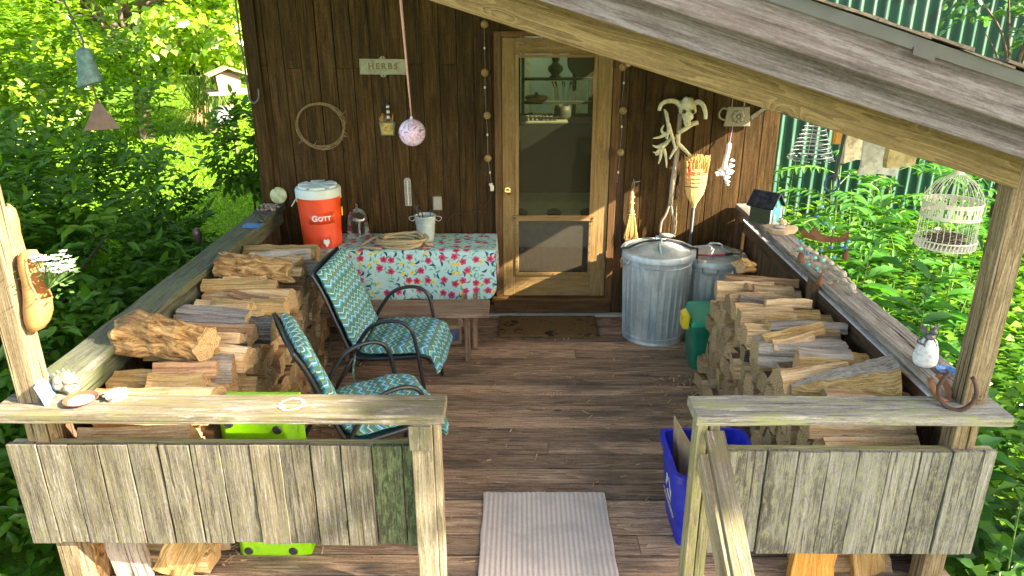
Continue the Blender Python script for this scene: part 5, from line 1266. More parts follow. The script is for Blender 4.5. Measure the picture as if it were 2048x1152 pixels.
mb = MB(); mb.lathe([(0, .006), (.05, .004), (.062, .0), (.066, .004), (.062, .008), (.05, .010), (0, .011)], 40, M=Matrix.Translation((0, 0, .066)) @ Matrix.Rotation(PI / 2, 4, 'X')); mb.build('plate_disc', plain('greenish glaze', (.42, .46, .20), .4, 0, .3, 26, dirt=((.50, .50, .38), .9, 22)), pl, smooth=True)
mb = MB(); mb.box(-.035, .035, -.06, .06, .0, .022, 'x', M=Matrix.Rotation(1.4, 4, 'Z'))
tag(mb.build('scrubbing_brush', plain('blue painted block', (.03, .13, .30), .6, 0, .3, 30), loc=(-1.890, 5.02, .950), bevel=.004), 'blue scrubbing block lying on the left rail', 'brush')
mb = MB(); mb.ball((0, 0, .02), .022, 12, 8, nz=.3); mb.tube([(0, 0, .03), (-.002, .004, .09), (-.004, .012, .125)], [.012, .007, .010], 7)
tag(mb.build('dark_figurine', M_DARKM, loc=(-1.862, 5.115, .950), smooth='all'), 'small dark upright figurine behind the blue block on the rail', 'figurine')

# ------------------------------------------------------------------ on the right rail and post
bh = thing('birdhouse', 'small green birdhouse with a black gabled roof at the wall end of the right rail', 'birdhouse', (1.760, 5.18, .950), .75)
M_BHG = plain('teal green paint', (.005, .25, .155), .5, 0, .1, 20)
mb = MB(); out = [(-.075, .0), (.075, .0), (.075, .12), (0, .20), (-.075, .12)]
mb.prism(out, .16, 'y', M=Matrix.Translation((0, -.08, 0)), mi=0, side_mi=1); body = mb.build('house_body', [M_BHG, plain('dark side boards', (.035, .045, .020), .8)], bh, bevel=.002)
for s in (-1, 1):
    mb = MB(); mb.box(0, .135, -.105, .105, .0, .010, 'x', M=Matrix.Translation((0, 0, .212)) @ Matrix.Scale(s, 4, Vector((1, 0, 0))) @ Matrix.Rotation(.86, 4, 'Y'))
    if s < 0: mb.f = [list(reversed(f)) for f in mb.f]
    mb.build('roof_panel', plain('black weathered roof', (.022, .024, .032), .9, 0, .5, 26, .3, 50, spec=.1), bh, bevel=.002)
mb = MB(); mb.lathe([(0, .001), (.017, .001), (.017, 0)], 20, M=Matrix.Translation((0, -.080, .125)) @ Matrix.Rotation(PI / 2, 4, 'X')); mb.build('entrance_hole', M_BLKRUB, bh)
mb = MB(); mb.prism([(-.02, 0), (.02, 0), (.02, .05), (.012, .064), (0, .07), (-.012, .064), (-.02, .05)], .004, 'y', M=Matrix.Translation((-.02, -.085, .0))); mb.build('painted_door', plain('grey paint', (.10, .11, .13), .6), bh)
mb = MB()
for s in (-1, 1): mb.box(-.075 if s < 0 else .062, -.062 if s < 0 else .075, -.0845, -.0805, .0, .118, 'z')
mb.build('corner_trim', M_CREAM, bh)
mb = MB(); mb.lathe([(0, 0), (1, .0), (1.02, .012), (1.0, .028), (.9, .031), (0, .031)], 36)
for k in range(len(mb.v)):
    v = mb.v[k]; a = math.atan2(v.y, v.x); f_ = 1 + .10 * math.sin(3 * a + 1) + .05 * math.sin(7 * a); mb.v[k] = Vector((v.x * .108 * f_, v.y * .088 * f_, v.z))
tag(mb.build('wood_slice', plain('barky wood slice', (.46, .32, .20), .85, 0, .3, 40, .8, 70, dirt=((.24, .13, .08), .7, 30)), loc=(1.788, 4.915, .950), smooth=True), 'bark edged slice of wood on the right rail before the birdhouse', 'wood slice')
bd_ = thing('bird_figurine', 'small brown and white bird figurine sitting on the wood slice', 'figurine', (1.805, 4.93, .981), .6)
mb = MB(); mb.ball((0, 0, .026), .024, 14, 9, sq=(1.35, .9, 1)); mb.ball((-.028, 0, .052), .016, 12, 8); mb.tube([(-.043, 0, .052), (-.058, 0, .049)], [.005, .001], 6); mb.tube([(.028, 0, .022), (.075, 0, .006)], [.013, .006], 7, flat=.5); mb.build('bird_body', plain('brown and white glaze', (.40, .30, .19), .5, 0, .4, 50, dirt=((.62, .60, .55), .8, 40)), bd_, smooth='all')
mb = MB(); mb.ball((0, 0, .006), .045, 12, 6, sq=(1, .7, .18), nz=.4)
tag(mb.build('flat_stone', plain('grey slate stone', (.25, .25, .25), .7, 0, .2, 30), loc=(1.765, 4.885, .983), smooth='all'), 'flat grey stone lying on the wood slice', 'stone')
# four bleached jaw bones in a row along the rail
jaw_l = ['bleached jawbone on the right rail, nearest the birdhouse', 'bleached jawbone on the right rail, second from the birdhouse', 'bleached jawbone on the right rail, third from the birdhouse', 'bleached jawbone on the right rail, farthest from the birdhouse']
M_JAW = plain('bleached grey bone', (.40, .34, .26), .85, 0, .25, 40, .7, 90, dirt=((.24, .18, .12), .6, 40))
for k, (jx, jy, rz) in enumerate(((1.755, 4.335, .25), (1.785, 4.165, .1), (1.788, 3.985, .0), (1.765, 3.785, -.2))):
    mb = MB(); 
    for s in (0, 1): mb.tube(smoothpts([(-.085, .03 - s * .05, .012), (-.06, .02 - s * .045, .045), (.0, .0 - s * .03, .062), (.055, -.008 - s * .02, .045), (.085, -.02 - s * .01, .012)], 5), [.010 + .004 * math.sin(i * 1.3) for i in range(21)], 8)
    for i in range(7): mb.tube([(-.05 + .016 * i, -.005, .05 - .0006 * (i - 3) ** 2), (-.05 + .016 * i + .004, -.012, .030)], [.007, .004], 5)
    tag(mb.build('jawbone', M_JAW, loc=(jx, jy, .9495), rot=(0, 0, rz - .9), smooth='all'), jaw_l[k], 'bone', 'bleached bones along the right rail')
gn = thing('stone_figurine', 'white egg shaped figurine with a grey winged creature on top, on the right rail', 'figurine', (1.735, 2.875, .950), -.2)
mb = MB(); mb.lathe([(0, 0), (.040, .0), (.047, .012), (.049, .035), (.043, .075), (.030, .11), (.018, .122), (0, .124)], 28)
for k in range(len(mb.v)): mb.v[k] = mb.v[k] * (1 + .05 * mnoise.noise(mb.v[k] * 40))
mb.build('egg_base', plain('rough white stone', (.56, .57, .54), .8, 0, .15, 50, .9, 90, dirt=((.28, .29, .28), .7, 60)), gn)
mb = MB(); M_PEW = plain('dark pewter', (.12, .105, .12), .5, .4, .3, 60)
mb.ball((0, 0, .128), .022, 12, 8, sq=(1, .9, .9), nz=.3); mb.ball((.006, -.008, .155), .014, 12, 8, nz=.3); mb.ball((.012, -.018, .152), .008, 8, 6)
mb.tube([(.0, .002, .162), (-.006, .006, .188)], [.006, .001], 6); mb.tube([(.012, .002, .162), (.014, .008, .188)], [.006, .001], 6)
for s in (-1, 1): mb.add([(s * .008, .012, .120), (s * .034, .026, .150), (s * .040, .022, .190), (s * .022, .018, .165), (s * .012, .014, .178)], [[0, 1, 3], [1, 2, 3], [0, 3, 4]])
for s in (-1, 1): mb.tube([(s * .012, -.012, .120), (s * .022, -.022, .100), (s * .018, -.030, .084)], [.007, .006, .003], 6)
mb.tube(smoothpts([(-.01, .012, .115), (-.035, .012, .110), (-.045, -.008, .104), (-.03, -.025, .100)], 4), .0045, 6); mb.build('winged_creature', M_PEW, gn, smooth='all')
mb = MB()
for ring_, (n, r, z, tl_) in enumerate(((8, .034, .008, .5), (6, .022, .013, .9), (4, .012, .016, 1.3))):
    for k in range(n):
        a = 2 * PI * k / n + ring_ * .4; c = Vector((r * .45 * math.cos(a), r * .45 * math.sin(a), z * .6)); d_ = Vector((math.cos(a), math.sin(a), tl_ * .5)); e = Vector((-math.sin(a), math.cos(a), 0)) * r * .5
        mb.add([c - e * .4, c + d_ * r * .5 - e, c + d_ * r * .85, c + d_ * r * .5 + e, c + e * .4], [[0, 1, 2, 3, 4]])
tag(mb.build('blue_flower_dish', plain('blue glazed petals', (.035, .16, .42), .25, 0, .35, 60), loc=(1.788, 2.80, .952)), 'small blue ceramic flower on the right rail beside the post', 'flower')
def horseshoe(name, label, M, mat, r=.055):
    mb = MB(); pts = []
    for k in range(25):
        a = -PI * .5 + (k / 24 - .5) * 2 * 2.45
        pts.append((r * math.cos(a) * (1 if abs(k - 12) < 9 else .96), 0, r * 1.28 * math.sin(a)))
    mb.tube(pts, .0145, 8, flat=.55)
    for k in (3, 5, 7, 17, 19, 21): p = Vector(pts[k]); mb.tube([p + Vector((0, -.008, 0)), p + Vector((0, -.013, 0))], .003, 5)
    return tag(mb.build(name, mat, smooth='all'), label, 'horseshoe', 'rusty horseshoes by the right post'), M
o, _ = horseshoe('horseshoe', 'upright rusty horseshoe fixed to the foot of the right post', None, M_RUSTD, .062); o.matrix_world = Matrix.Translation((1.655, 2.50, 1.026)) @ Matrix.Rotation(-.5, 4, 'Z') @ Matrix.Rotation(-.12, 4, 'X')
o, _ = horseshoe('horseshoe', 'orange rusty horseshoe lying half hidden behind the upright one', None, plain('orange rust', (.26, .105, .045), .9, .1, .3, 30), .045); o.matrix_world = Matrix.Translation((1.650, 2.60, .985)) @ Matrix.Rotation(.6, 4, 'Z') @ Matrix.Rotation(-.7, 4, 'X')
mb = MB(); 
for (z, a) in ((.998, .2), (.985, -.2)): mb.tube([(1.732, 2.524, z), (1.738, 2.506, z - .002), (1.752, 2.498, z + a * .01)], .0016, 5)
tag(mb.build('bent_nails', M_RUSTD), 'two bent rusty nails in the right post beside the horseshoe', 'nails')

# ------------------------------------------------------------------ hanging under the right eave
ez = lambda x: 2.45 - SL * x
cs = thing('wire_spiral_chime', 'cone shaped spiral of bare wire hanging under the right eave', 'chime', (1.95, 4.98, 1.44))
mb = MB(); pts = []
for k in range(230):
    t = k / 229; a = t * 9.5 * 2 * PI; R_ = .150 - .105 * t; pts.append((R_ * math.cos(a), R_ * math.sin(a), .0 + .27 * t))
mb.tube(pts, .0030, 5)
for q in range(3):
    a = q * 2.1; mb.tube([((.150 - .105 * t) * math.cos(a), (.150 - .105 * t) * math.sin(a), .27 * t) for t in (0, .5, 1)], .0022, 4)
for k in range(12):
    a = k * PI / 6; c = Vector((.135 * math.cos(a), .135 * math.sin(a), -.002)); mb.tube([c + Vector((.020 * math.cos(t), .020 * math.sin(t), 0)) for t in [2 * PI * i / 10 for i in range(10)]], .002, 4, closed=True)
mb.build('wire_cone', M_WIRE, cs, smooth='all')
mb = MB(); mb.tube([(0, 0, .27), (0, 0, .43)], .002, 5); mb.build('hanger', M_WIRE, cs)
M_SLAT = [plain('bleached driftwood', (.48, .42, .30), .85, 0, .3, 22, .6, 70, dirt=((.20, .15, .09), .8, 16)), plain('white birch board', (.60, .57, .50), .8, 0, .15, 22, .6, 70, dirt=((.30, .26, .20), .7, 18)), plain('brown lichen board', (.30, .24, .11), .85, 0, .35, 20, .6, 70, dirt=((.44, .42, .30), .7, 16))]
for (y, z0, wv, lab, m_, rz) in ((4.335, 1.545, .19, 'bleached wooden slab hanging under the eave, left of three', 0, .35), (4.03, 1.525, .19, 'white wooden slab hanging under the eave, middle of three', 1, -.25), (3.82, 1.612, .17, 'brown lichen wooden slab hanging under the eave, right of three', 2, .25)):
    t = thing('hanging_slab', lab, 'wood slab', (1.955, y, z0), rz, 'wooden slabs hanging under the eave')
    mb = MB(); h_ = .33
    vs = []
    for j in range(9):
        for i in range(3):
            vs.append(((i - 1) * wv / 2 * (1 + rnd(-.04, .06)), -.016, h_ * j / 8 + (rnd(-.012, .012) if j == 0 else 0)))
    n = len(vs); vs += [(a, .016, c_) for a, b, c_ in vs]
    fs = [[j * 3 + i, j * 3 + i + 1, j * 3 + i + 4, j * 3 + i + 3] for j in range(8) for i in range(2)]; fs += [[n + q for q in reversed(f)] for f in fs]
    for j in range(8): fs += [[j * 3, j * 3 + 3, n + j * 3 + 3, n + j * 3], [j * 3 + 5, j * 3 + 2, n + j * 3 + 2, n + j * 3 + 5]]
    fs += [[1, 0, n, n + 1], [2, 1, n + 1, n + 2], [24, 25, n + 25, n + 24], [25, 26, n + 26, n + 25]]
    mb.add(vs, fs); mb.build('slab', M_SLAT[m_], t)
    mb = MB(); mb.tube([(0, 0, h_), (0, .0, 1.99 - z0)], .002, 5); mb.build('hanging_wire', M_DARKM, t)
th = thing('triangle_hanger', 'orange board with a pale triangular frame hanging under the eave', 'ornament', (1.95, 4.60, 1.60))
mb = MB(); mb.box(-.03, .03, -.012, .012, .0, .24, 'z'); mb.build('orange_board', W_LOGO, th, bevel=.003)
mb = MB(); mb.tube([(.10, -.10, .03), (.10, .06, .03), (.10, -.01, .20)], .007, 6, closed=True); mb.tube([(.10, -.01, .2), (.02, -.01, .24)], .004, 5); mb.build('triangle_frame', M_CREAM, th)
# rusty fish chime with beads, on an iron rod
wc_ = thing('fish_wind_chime', 'rusty metal fish wind chime with strings of teal glass beads', 'wind chime', (1.545, 3.6, 1.29))
mb = MB(); mb.tube([(0, 0, .335), (.012, 0, .53), (.010, 0, .68)], .008, 7); mb.tube([(0, 0, .335), (-.005, 0, .30)], .011, 6); mb.build('iron_rod', M_DARKM, wc_)
mb = MB(); mb.tube([(-.012 + .036 * math.cos(2 * PI * k / 24), 0, .285 + .040 * math.sin(2 * PI * k / 24)) for k in range(24)], .0048, 7, closed=True); mb.build('blue_ring', plain('dark blue enamel', (.015, .04, .16), .35), wc_, smooth='all')
mb = MB(); mb.tube([(-.015, 0, .25), (-.03, 0, .12), (-.09, 0, .02)], .0014, 4); mb.tube([(-.03, 0, .12), (.06, 0, .0)], .0014, 4); mb.build('string', M_DARKM, wc_)
mb = MB(); mb.prism([(-.135, .035), (-.118, .058), (-.10, .040), (-.088, .030), (-.072, .060), (-.052, .058), (-.030, .028), (.02, .012), (.07, .012), (.095, .030), (.110, .048), (.113, .012), (.135, -.018), (.115, -.022), (.09, -.014), (.03, -.018), (-.03, -.014), (-.08, .000), (-.12, .012)], .006, 'y'); mb.build('fish_plate', M_RUST, wc_)
bl = [(-.128, -.01, .003), (-.120, -.05, 0), (-.085, -.075, -.002), (-.07, -.135, 0), (-.04, -.10, .004), (-.02, -.06, 0), (-.025, -.155, .0), (.0, -.11, -.004), (.03, -.04, 0), (.055, -.095, .0), (.085, -.03, 0), (.105, -.045, 0), (.115, -.012, 0), (-.045, .17, 0), (-.062, .12, 0), (-.015, .085, 0), (.02, .06, 0)]
M_BEAD = [plain('teal glass bead', (.05, .30, .32), .15), plain('aqua glass bead', (.22, .55, .55), .15), plain('blue glass bead', (.03, .14, .34), .15)]
for k, (a, c_, b) in enumerate(bl):
    mb = MB(); mb.ball((a, b, c_), .0105, 10, 7); mb.build('glass_bead', M_BEAD[k % 3], wc_, smooth='all')
mb = MB()
for a in (-.125, -.10, -.03, .0, .05, .10): mb.tube([(a, 0, .0), (a + rnd(-.01, .01), 0, -.21 if a in (.0, -.10) else -.12)], .0009, 4)
mb.build('bead_string', M_DARKM, wc_)
for (a, c_) in ((.0, -.225), (-.115, -.10), (.112, -.085)):
    mb = MB(); mb.lathe([(.0, .030), (.007, .029), (.013, .016), (.016, .0), (.018, -.020), (.0165, -.020), (.012, .012), (0, .024)], 14, M=Matrix.Translation((a, 0, c_))); mb.build('rusty_bell', M_RUST, wc_, smooth='all')
# bird cage
bc = thing('bird_cage', 'cream wire birdcage with a dried nest, hanging under the right eave', 'birdcage', (2.085, 3.50, 1.298), .3); bc.scale = (1, 1, .86)
R_ = .128
mb = MB(); mb.lathe([(R_ + .006, -.012), (R_ + .008, -.008), (R_ + .008, -.005), (R_ + .003, -.004)], 60); mb.lathe([(R_ + .008, .030), (R_ + .010, .034), (R_ + .006, .038), (R_ + .003, .034)], 60); mb.lathe([(0, -.008), (R_ + .005, -.010), (R_ + .005, -.013), (0, -.012)], 48)
for k in range(48):
    a = 2 * PI * k / 48; mb.tube([((R_ + .008) * math.cos(a), (R_ + .008) * math.sin(a), -.006), ((R_ + .008) * math.cos(a + .05), (R_ + .008) * math.sin(a + .05), .032)], .0032, 4)
mb.build('base_tray', M_CREAM, bc, smooth=True)
mb = MB()
for k in range(30):
    a = 2 * PI * k / 30; mb.tube(smoothpts([(R_ * math.cos(a), R_ * math.sin(a), .0), (R_ * math.cos(a + .04), R_ * math.sin(a + .04), .06), (R_ * math.cos(a), R_ * math.sin(a), .16), (R_ * math.cos(a), R_ * math.sin(a), .265), (R_ * .97 * math.cos(a), R_ * .97 * math.sin(a), .285), (R_ * .72 * math.cos(a), R_ * .72 * math.sin(a), .345), (R_ * .36 * math.cos(a), R_ * .36 * math.sin(a), .385), (.022 * math.cos(a), .022 * math.sin(a), .405)], 2), .0019, 4)
mb.build('cage_bars', M_CREAM, bc)
mb = MB(); n = 110; vs = []
for z in (.165, .180, .205, .230, .248):
    for k in range(n): a = 2 * PI * k / n; vs.append(((R_ + .003) * math.cos(a), (R_ + .003) * math.sin(a), z))
fs = []
for j in range(4):
    for k in range(n):
        hole = j in (1, 2) and ((k * 5 + j * 3) % 11 in (1, 3, 4, 7))
        if not hole: fs.append([j * n + k, j * n + (k + 1) % n, (j + 1) * n + (k + 1) % n, (j + 1) * n + k])
mb.add(vs, fs)
for z in (.163, .250): mb.tube([((R_ + .003) * math.cos(2 * PI * k / 48), (R_ + .003) * math.sin(2 * PI * k / 48), z) for k in range(48)], .0034, 6, closed=True)
mb.build('pierced_band', M_CREAM, bc)
mb = MB(); mb.lathe([(.026, .400), (.022, .412), (.018, .435), (.024, .450), (.024, .456), (.010, .468), (.006, .50), (.010, .508), (.0, .512)], 20); mb.tube([(.035 * math.cos(2 * PI * k / 20), 0, .535 + .035 * math.sin(2 * PI * k / 20)) for k in range(20)], .003, 5, closed=True); mb.build('finial', M_CREAM, bc, smooth=True)
mb = MB(); mb.tube([(0, 0, .57), (-.05, .02, .80)], .0025, 5); mb.build('hanging_wire', M_DARKM, bc)
mb = MB()
for k in range(150):
    a = rnd(0, 6.28); rr = rnd(.025, .085); c = Vector((rr * math.cos(a), rr * math.sin(a), rnd(.0, .045))); d_ = Vector((-math.sin(a + rnd(-.7, .7)), math.cos(a + rnd(-.7, .7)), rnd(-.3, .3))) * rnd(.02, .05); mb.tube([c - d_, c, c + d_ + Vector((0, 0, rnd(-.01, .01)))], .0024, 4, cap=False)
tag(mb.build('bird_nest', plain('dry nest twigs', (.16, .115, .08), .95, 0, .6, 90), loc=(2.085, 3.5, 1.298)), 'dark dried nest lying inside the cream birdcage', 'nest')
# bronze wind bell at the left
wb2 = thing('wind_bell', 'green patina bronze wind bell with a brown triangular sail', 'wind bell', (-1.70, 3.0, 2.15))
mb = MB(); mb.lathe([(.0, .098), (.018, .096), (.029, .085), (.033, .055), (.038, .015), (.048, -.022), (.052, -.040), (.047, -.042), (.040, -.01), (.030, .05), (0, .085)], 32)
for k in range(len(mb.v)):
    v = mb.v[k]; mb.v[k] = Vector((v.x * 1.0, v.y * .85, v.z + (.014 * v.x / .05 if v.z < .02 else 0)))
mb.build('bell', M_PATINA, wb2, smooth='all')
mb = MB(); mb.tube([(0, 0, .09), (.004, 0, .125), (-.04, 0, .27), (-.05, 0, .75)], .004, 6); mb.build('hanging_cord', M_DARKM, wb2)
mb = MB(); mb.tube([(.006, -.0, .05), (.010, -.0, -.07), (.014, 0, -.115)], .0035, 6); mb.build('clapper_wire', M_RUSTD, wb2)
mb = MB(); mb.prism([(.004, -.108), (.022, -.108), (.082, -.215), (-.062, -.222)], .004, 'y', M=Matrix.Rotation(.12, 4, 'Z')); mb.build('sail', M_COPPER, wb2, bevel=.002)
# ------------------------------------------------------------------ firewood: every log is its own object
def log_mesh(poly, L, bark=(), rough=.004, bow=.006, ns=9, seed=0.0):
    """poly: cross-section in (y, z), corners; split faces are sampled and roughened, ends sawn"""
    pts = []; tags = []
    n = len(poly)
    for i in range(n):
        a = Vector(poly[i]); b = Vector(poly[(i + 1) % n]); d = (b - a).length
        k = max(2, int(d / .013))
        for q in range(k):
            u = q / k; p = a.lerp(b, u)
            if i in bark:      # bark side bulges outwards
                nr = Vector((b.y - a.y, a.x - b.x)).normalized(); p = p + nr * (d * .16 * math.sin(PI * u))
            pts.append(p); tags.append(1 if i in bark else 0)
    m = len(pts); vs = []; gs = []; off = Vector((rnd(-40, 40), rnd(-5, 5), rnd(-5, 5)))
    c = sum(pts, Vector((0, 0))) / m
    tw = rnd(-.10, .10); t0 = rnd(.9, 1.02); t1 = rnd(.9, 1.02); by = rnd(-bow, bow); bz = rnd(-bow, bow)
    for j in range(ns + 1):
        u = j / ns; x = (u - .5) * L; sc = t0 + (t1 - t0) * u; an = tw * (u - .5); ca, sa = math.cos(an), math.sin(an)
        for i, p in enumerate(pts):
            q = (p - c) * sc
            r1 = mnoise.noise(Vector((x * 4 + seed, q.x * 30 + seed, q.y * 30))) + .35 * abs(mnoise.noise(Vector((x * 6 + seed, q.x * 75, q.y * 75 + seed))))  # fibres run along the log
            r2 = mnoise.noise(Vector((x * 16 + seed * 2, q.x * 14, q.y * 14 + seed)))
            f = 1 + (rough * r1 + rough * (2.2 if tags[i] else 1.0) * r2) / max(.02, q.length)
            q = Vector((q.x * ca - q.y * sa, q.x * sa + q.y * ca)) * f
            vs.append((x + .006 * mnoise.noise(Vector((q.x * 30, q.y * 30, j * 9.0 + seed))) * (1 if j in (0, ns) else 0), q.x + by * 4 * u * (1 - u), q.y + bz * 4 * u * (1 - u))); gs.append(Vector((x, p.x, p.y)) + off)
    fs = []; ms = []
    for j in range(ns):
        for i in range(m):
            k = (i + 1) % m; fs.append([j * m + i, j * m + k, (j + 1) * m + k, (j + 1) * m + i]); ms.append(2 if tags[i] else 0)
    fs.append(list(reversed(range(m)))); ms.append(1); fs.append([ns * m + i for i in range(m)]); ms.append(1)
    # own vertices on the ends, so the grain centre of the growth rings lies outside or near the piece
    gy, gz_ = rnd(-.05, .05), rnd(-.05, .05)
    for (jj, fi) in ((0, -2), (ns, -1)):
        b = len(vs)
        for i in range(m): vs.append(vs[jj * m + i]); gs.append(Vector((off.x, pts[i].x - c.x + gy, pts[i].y - c.y + gz_)))
        fs[fi] = [b + i for i in range(m)] if jj else [b + i for i in reversed(range(m))]
    mb = MB(); mb.add(vs, fs, gs, .5, ms)
    return mb, c
ORD = ['bottom', 'second', 'third', 'fourth', 'fifth', 'sixth', 'seventh', 'eighth', 'ninth', 'tenth', 'eleventh']
def ccw(poly):
    a = sum(poly[i][0] * poly[(i + 1) % len(poly)][1] - poly[(i + 1) % len(poly)][0] * poly[i][1] for i in range(len(poly)))
    return poly if a > 0 else list(reversed(poly))
def stack(side, xc, Lb, y0, y1, heights, skip, shiftx, kinds):
    """courses of split logs lying across, ends towards the middle of the porch"""
    ncol = 40; floor_ = [0.002] * (ncol + 1)
    ys = [y0 + (y1 - y0) * i / ncol for i in range(ncol + 1)]
    def lev(F, y): 
        t = min(max((y - y0) / (y1 - y0) * ncol, 0), ncol - .001); i = int(t); return F[i] + (F[i + 1] - F[i]) * (t - i)
    cnt = 0
    for c_, h in enumerate(heights):
        ph = rnd(0, 9)
        top = [f + h + .012 * mnoise.noise(Vector((y * 5, c_ * 3.1 + ph, 0))) for f, y in zip(floor_, ys)]
        y = y0 + rnd(-.03, .02)
        while y < y1 - .05:
            wv = rnd(.075, .155)
            ya, yb = y + .002, min(y + wv, y1 + .03) - .002
            if y1 - yb < .06: yb = y1 + rnd(0, .02)
            s1, s2 = rnd(-.022, .022), rnd(-.022, .022)
            za, zb = lev(floor_, ya), lev(floor_, yb); zc, zd = lev(top, yb), lev(top, ya)
            P = [(ya + s1, za + rnd(0, .006)), (yb + s2, zb + rnd(0, .006)), (yb - s2, zc + rnd(-.014, .006)), (ya - s1, zd + rnd(-.014, .006))]
            t = random.random()
            if t < .22: P = [P[0], P[1], ((P[2][0] + P[3][0]) / 2 + rnd(-.03, .03), (P[2][1] + P[3][1]) / 2 + .006)]
            elif t < .36: P = [P[0], P[1], P[2], ((P[2][0] * .4 + P[3][0] * .6), P[3][1] + .008), (P[3][0], P[3][1] - (P[3][1] - P[0][1]) * .35)]
            elif t < .5: P = [(P[0][0] + .02, P[0][1]), (P[1][0], P[1][1]), (P[1][0] + .004, (P[1][1] + P[2][1]) / 2), P[2], P[3]]
            bark = (2 if len(P) > 3 else 1,) if random.random() < .24 else ((0,) if random.random() < .35 else ())
            cen = (sum(q[0] for q in P) / len(P), sum(q[1] for q in P) / len(P)); P = [(cen[0] + (q[0] - cen[0]) * .955, cen[1] + (q[1] - cen[1]) * .965) for q in P]
            last = c_ == len(heights) - 1
            sk = False
            for (sa, sb) in skip:
                if last and sa < (ya + yb) / 2 < sb: sk = True
            if not sk:
                L = Lb + rnd(-.05, .035)
                xs = xc + shiftx(c_, (ya + yb) / 2) + rnd(-.024, .024)
                mb, c = log_mesh(ccw(P), L, bark, .0032, .008, 9 if c_ > len(heights) - 4 else 6, rnd(0, 90))
                dark = random.random() < .05; gold = random.random() < .14; red = random.random() < .18
                o = mb.build('firewood_log', [W_LOGD if dark else (W_LOGG if gold else (W_LOGR if red else W_LOG)), W_END, W_BARK], loc=(xs, c.x, c.y), rot=(0, rnd(-.04, .04), rnd(-.10, .10)))
                if last:
                    pass
                kinds.append((o, c_, 'blackened' if dark else ('golden' if gold else ('reddish' if red else 'pale')), (ya + yb) / 2, last, bool(bark)))
                cnt += 1
            y += wv
        floor_ = [max(f + .03, t_ - .006) for f, t_ in zip(floor_, top)]
    return floor_, lev
kl = []; kr = []
HL = [.096, .106, .094, .104, .098, .104, .096, .100]
FL, lev = stack('left', -1.615, .455, 2.655, 4.86, HL, [], lambda c, y: -.012 * math.sin(c * 2.1) + .004 * c, kl)
HR = [.108, .104, .112, .100, .106, .108, .100]
FR, lev2 = stack('right', 1.430, .43, 2.665, 4.52, HR, [], lambda c, y: .008 * c + .012 * math.sin(c * 1.7 + y), kr)
def name_rows(ks, side, where):
    for (o, c, kd, y, last, bk_) in ks:
        tag(o, '%s split log in the %s course from the floor of the %s woodpile' % (kd, ORD[c], side), 'firewood', '%s logs in the %s course of the %s woodpile' % (kd, ORD[c], side))
name_rows(kl, 'left', ''); name_rows(kr, 'right', '')
# the top layers, log by log:  y, width, z lift, x centre, length, turn, corner shape, material, label
def toplog(F, levf, label, y, wd, h, xc, L, rz, mat, shape='quad', bark=(), lift=0.0, ry=0.0, rough=.009):
    h *= 1.12; wd *= 1.08
    z = levf(F, y) + .002 + lift
    if shape == 'quad': P = [(-wd / 2, 0), (wd / 2, .004), (wd / 2 - rnd(.0, .03), h * rnd(.75, 1.1)), (-wd / 2 + rnd(.0, .04), h * rnd(.8, 1.1))]
    elif shape == 'tri': P = [(-wd / 2, 0), (wd / 2, 0), (wd * .30, h * .72), (-wd * .02, h), (-wd * .30, h * .6)]
    elif shape == 'slab': P = [(-wd / 2, 0), (wd / 2, 0), (wd / 2 - rnd(0, .02), h * rnd(.55, .85)), (wd * rnd(-.15, .2), h * rnd(1.0, 1.25)), (-wd / 2 + rnd(0, .02), h * rnd(.6, .95))]
    elif shape == 'round': P = [(wd / 2 * math.cos(a) * (1 + .12 * math.sin(3 * a)), h / 2 + h / 2 * math.sin(a)) for a in [2 * PI * i / 9 for i in range(9)]]
    mb, c = log_mesh(ccw(P), L, bark, rough, .008, 12, rnd(0, 90))
    o = mb.build('firewood_log', [mat, W_END, W_BARK], loc=(xc, y + c.x, z + c.y), rot=(0, ry, rz))
    o.rotation_euler.z += rnd(-.09, .09); o.rotation_euler.x += rnd(-.12, .12); tag(o, label, 'firewood', 'logs on top of the woodpiles')
    return o
LT = lambda *a, **k: toplog(FL_, lev, *a, **k)
FL_ = [x - .012 for x in FL]
# left pile, from the front rail to the cabin
LT('long pale split log, first behind the front rail on the left pile', 2.80, .15, .095, -1.59, .52, .04, W_LOG)
LT('short wedge of raw wood at the porch end of the front left logs', 2.93, .12, .10, -1.45, .25, -.25, W_LOG, 'tri')
LT('pale split log under the big gnarled stump on the left pile', 3.00, .15, .09, -1.66, .42, -.05, W_LOGG, 'slab')
LT('small square cut block beside the gnarled stump on the left pile', 3.12, .10, .10, -1.455, .20, .05, W_LOGS)
LT('pale slanted split log behind the small square block', 3.24, .13, .085, -1.50, .40, -.10, W_LOG, 'slab', lift=.02)
LT('long grey black weathered log lying across the left pile', 3.47, .135, .10, -1.625, .50, -.055, W_LOGD, 'quad', lift=.02)
LT('short log with charred end beside the long grey black log', 3.56, .11, .10, -1.40, .20, -.1, W_LOGD, 'slab')
LT('pale log with fine straight grain behind the grey black log', 3.68, .13, .10, -1.635, .44, -.03, W_LOG, 'quad')
LT('broad pale slab log with a pink streak on the left pile', 3.86, .17, .11, -1.60, .46, -.03, W_LOG, 'slab')
LT('short thick wedge with pale end at the edge of the left pile', 3.83, .13, .10, -1.42, .20, .12, W_LOGG, 'quad', lift=.015)
LT('long smooth pale log before the brown gnarled block', 4.03, .15, .10, -1.59, .50, -.05, W_LOG, 'slab')
LT('thin pale split behind the brown gnarled block', 4.31, .10, .075, -1.70, .36, .0, W_LOG, 'slab')
LT('pale block with dark bark edge leaning on the left pile', 4.45, .16, .12, -1.58, .36, -.14, W_LOG, 'quad', (3,), lift=.02)
LT('small pale split wedged beside the left rail', 4.50, .10, .08, -1.77, .20, .0, W_LOG, 'slab')
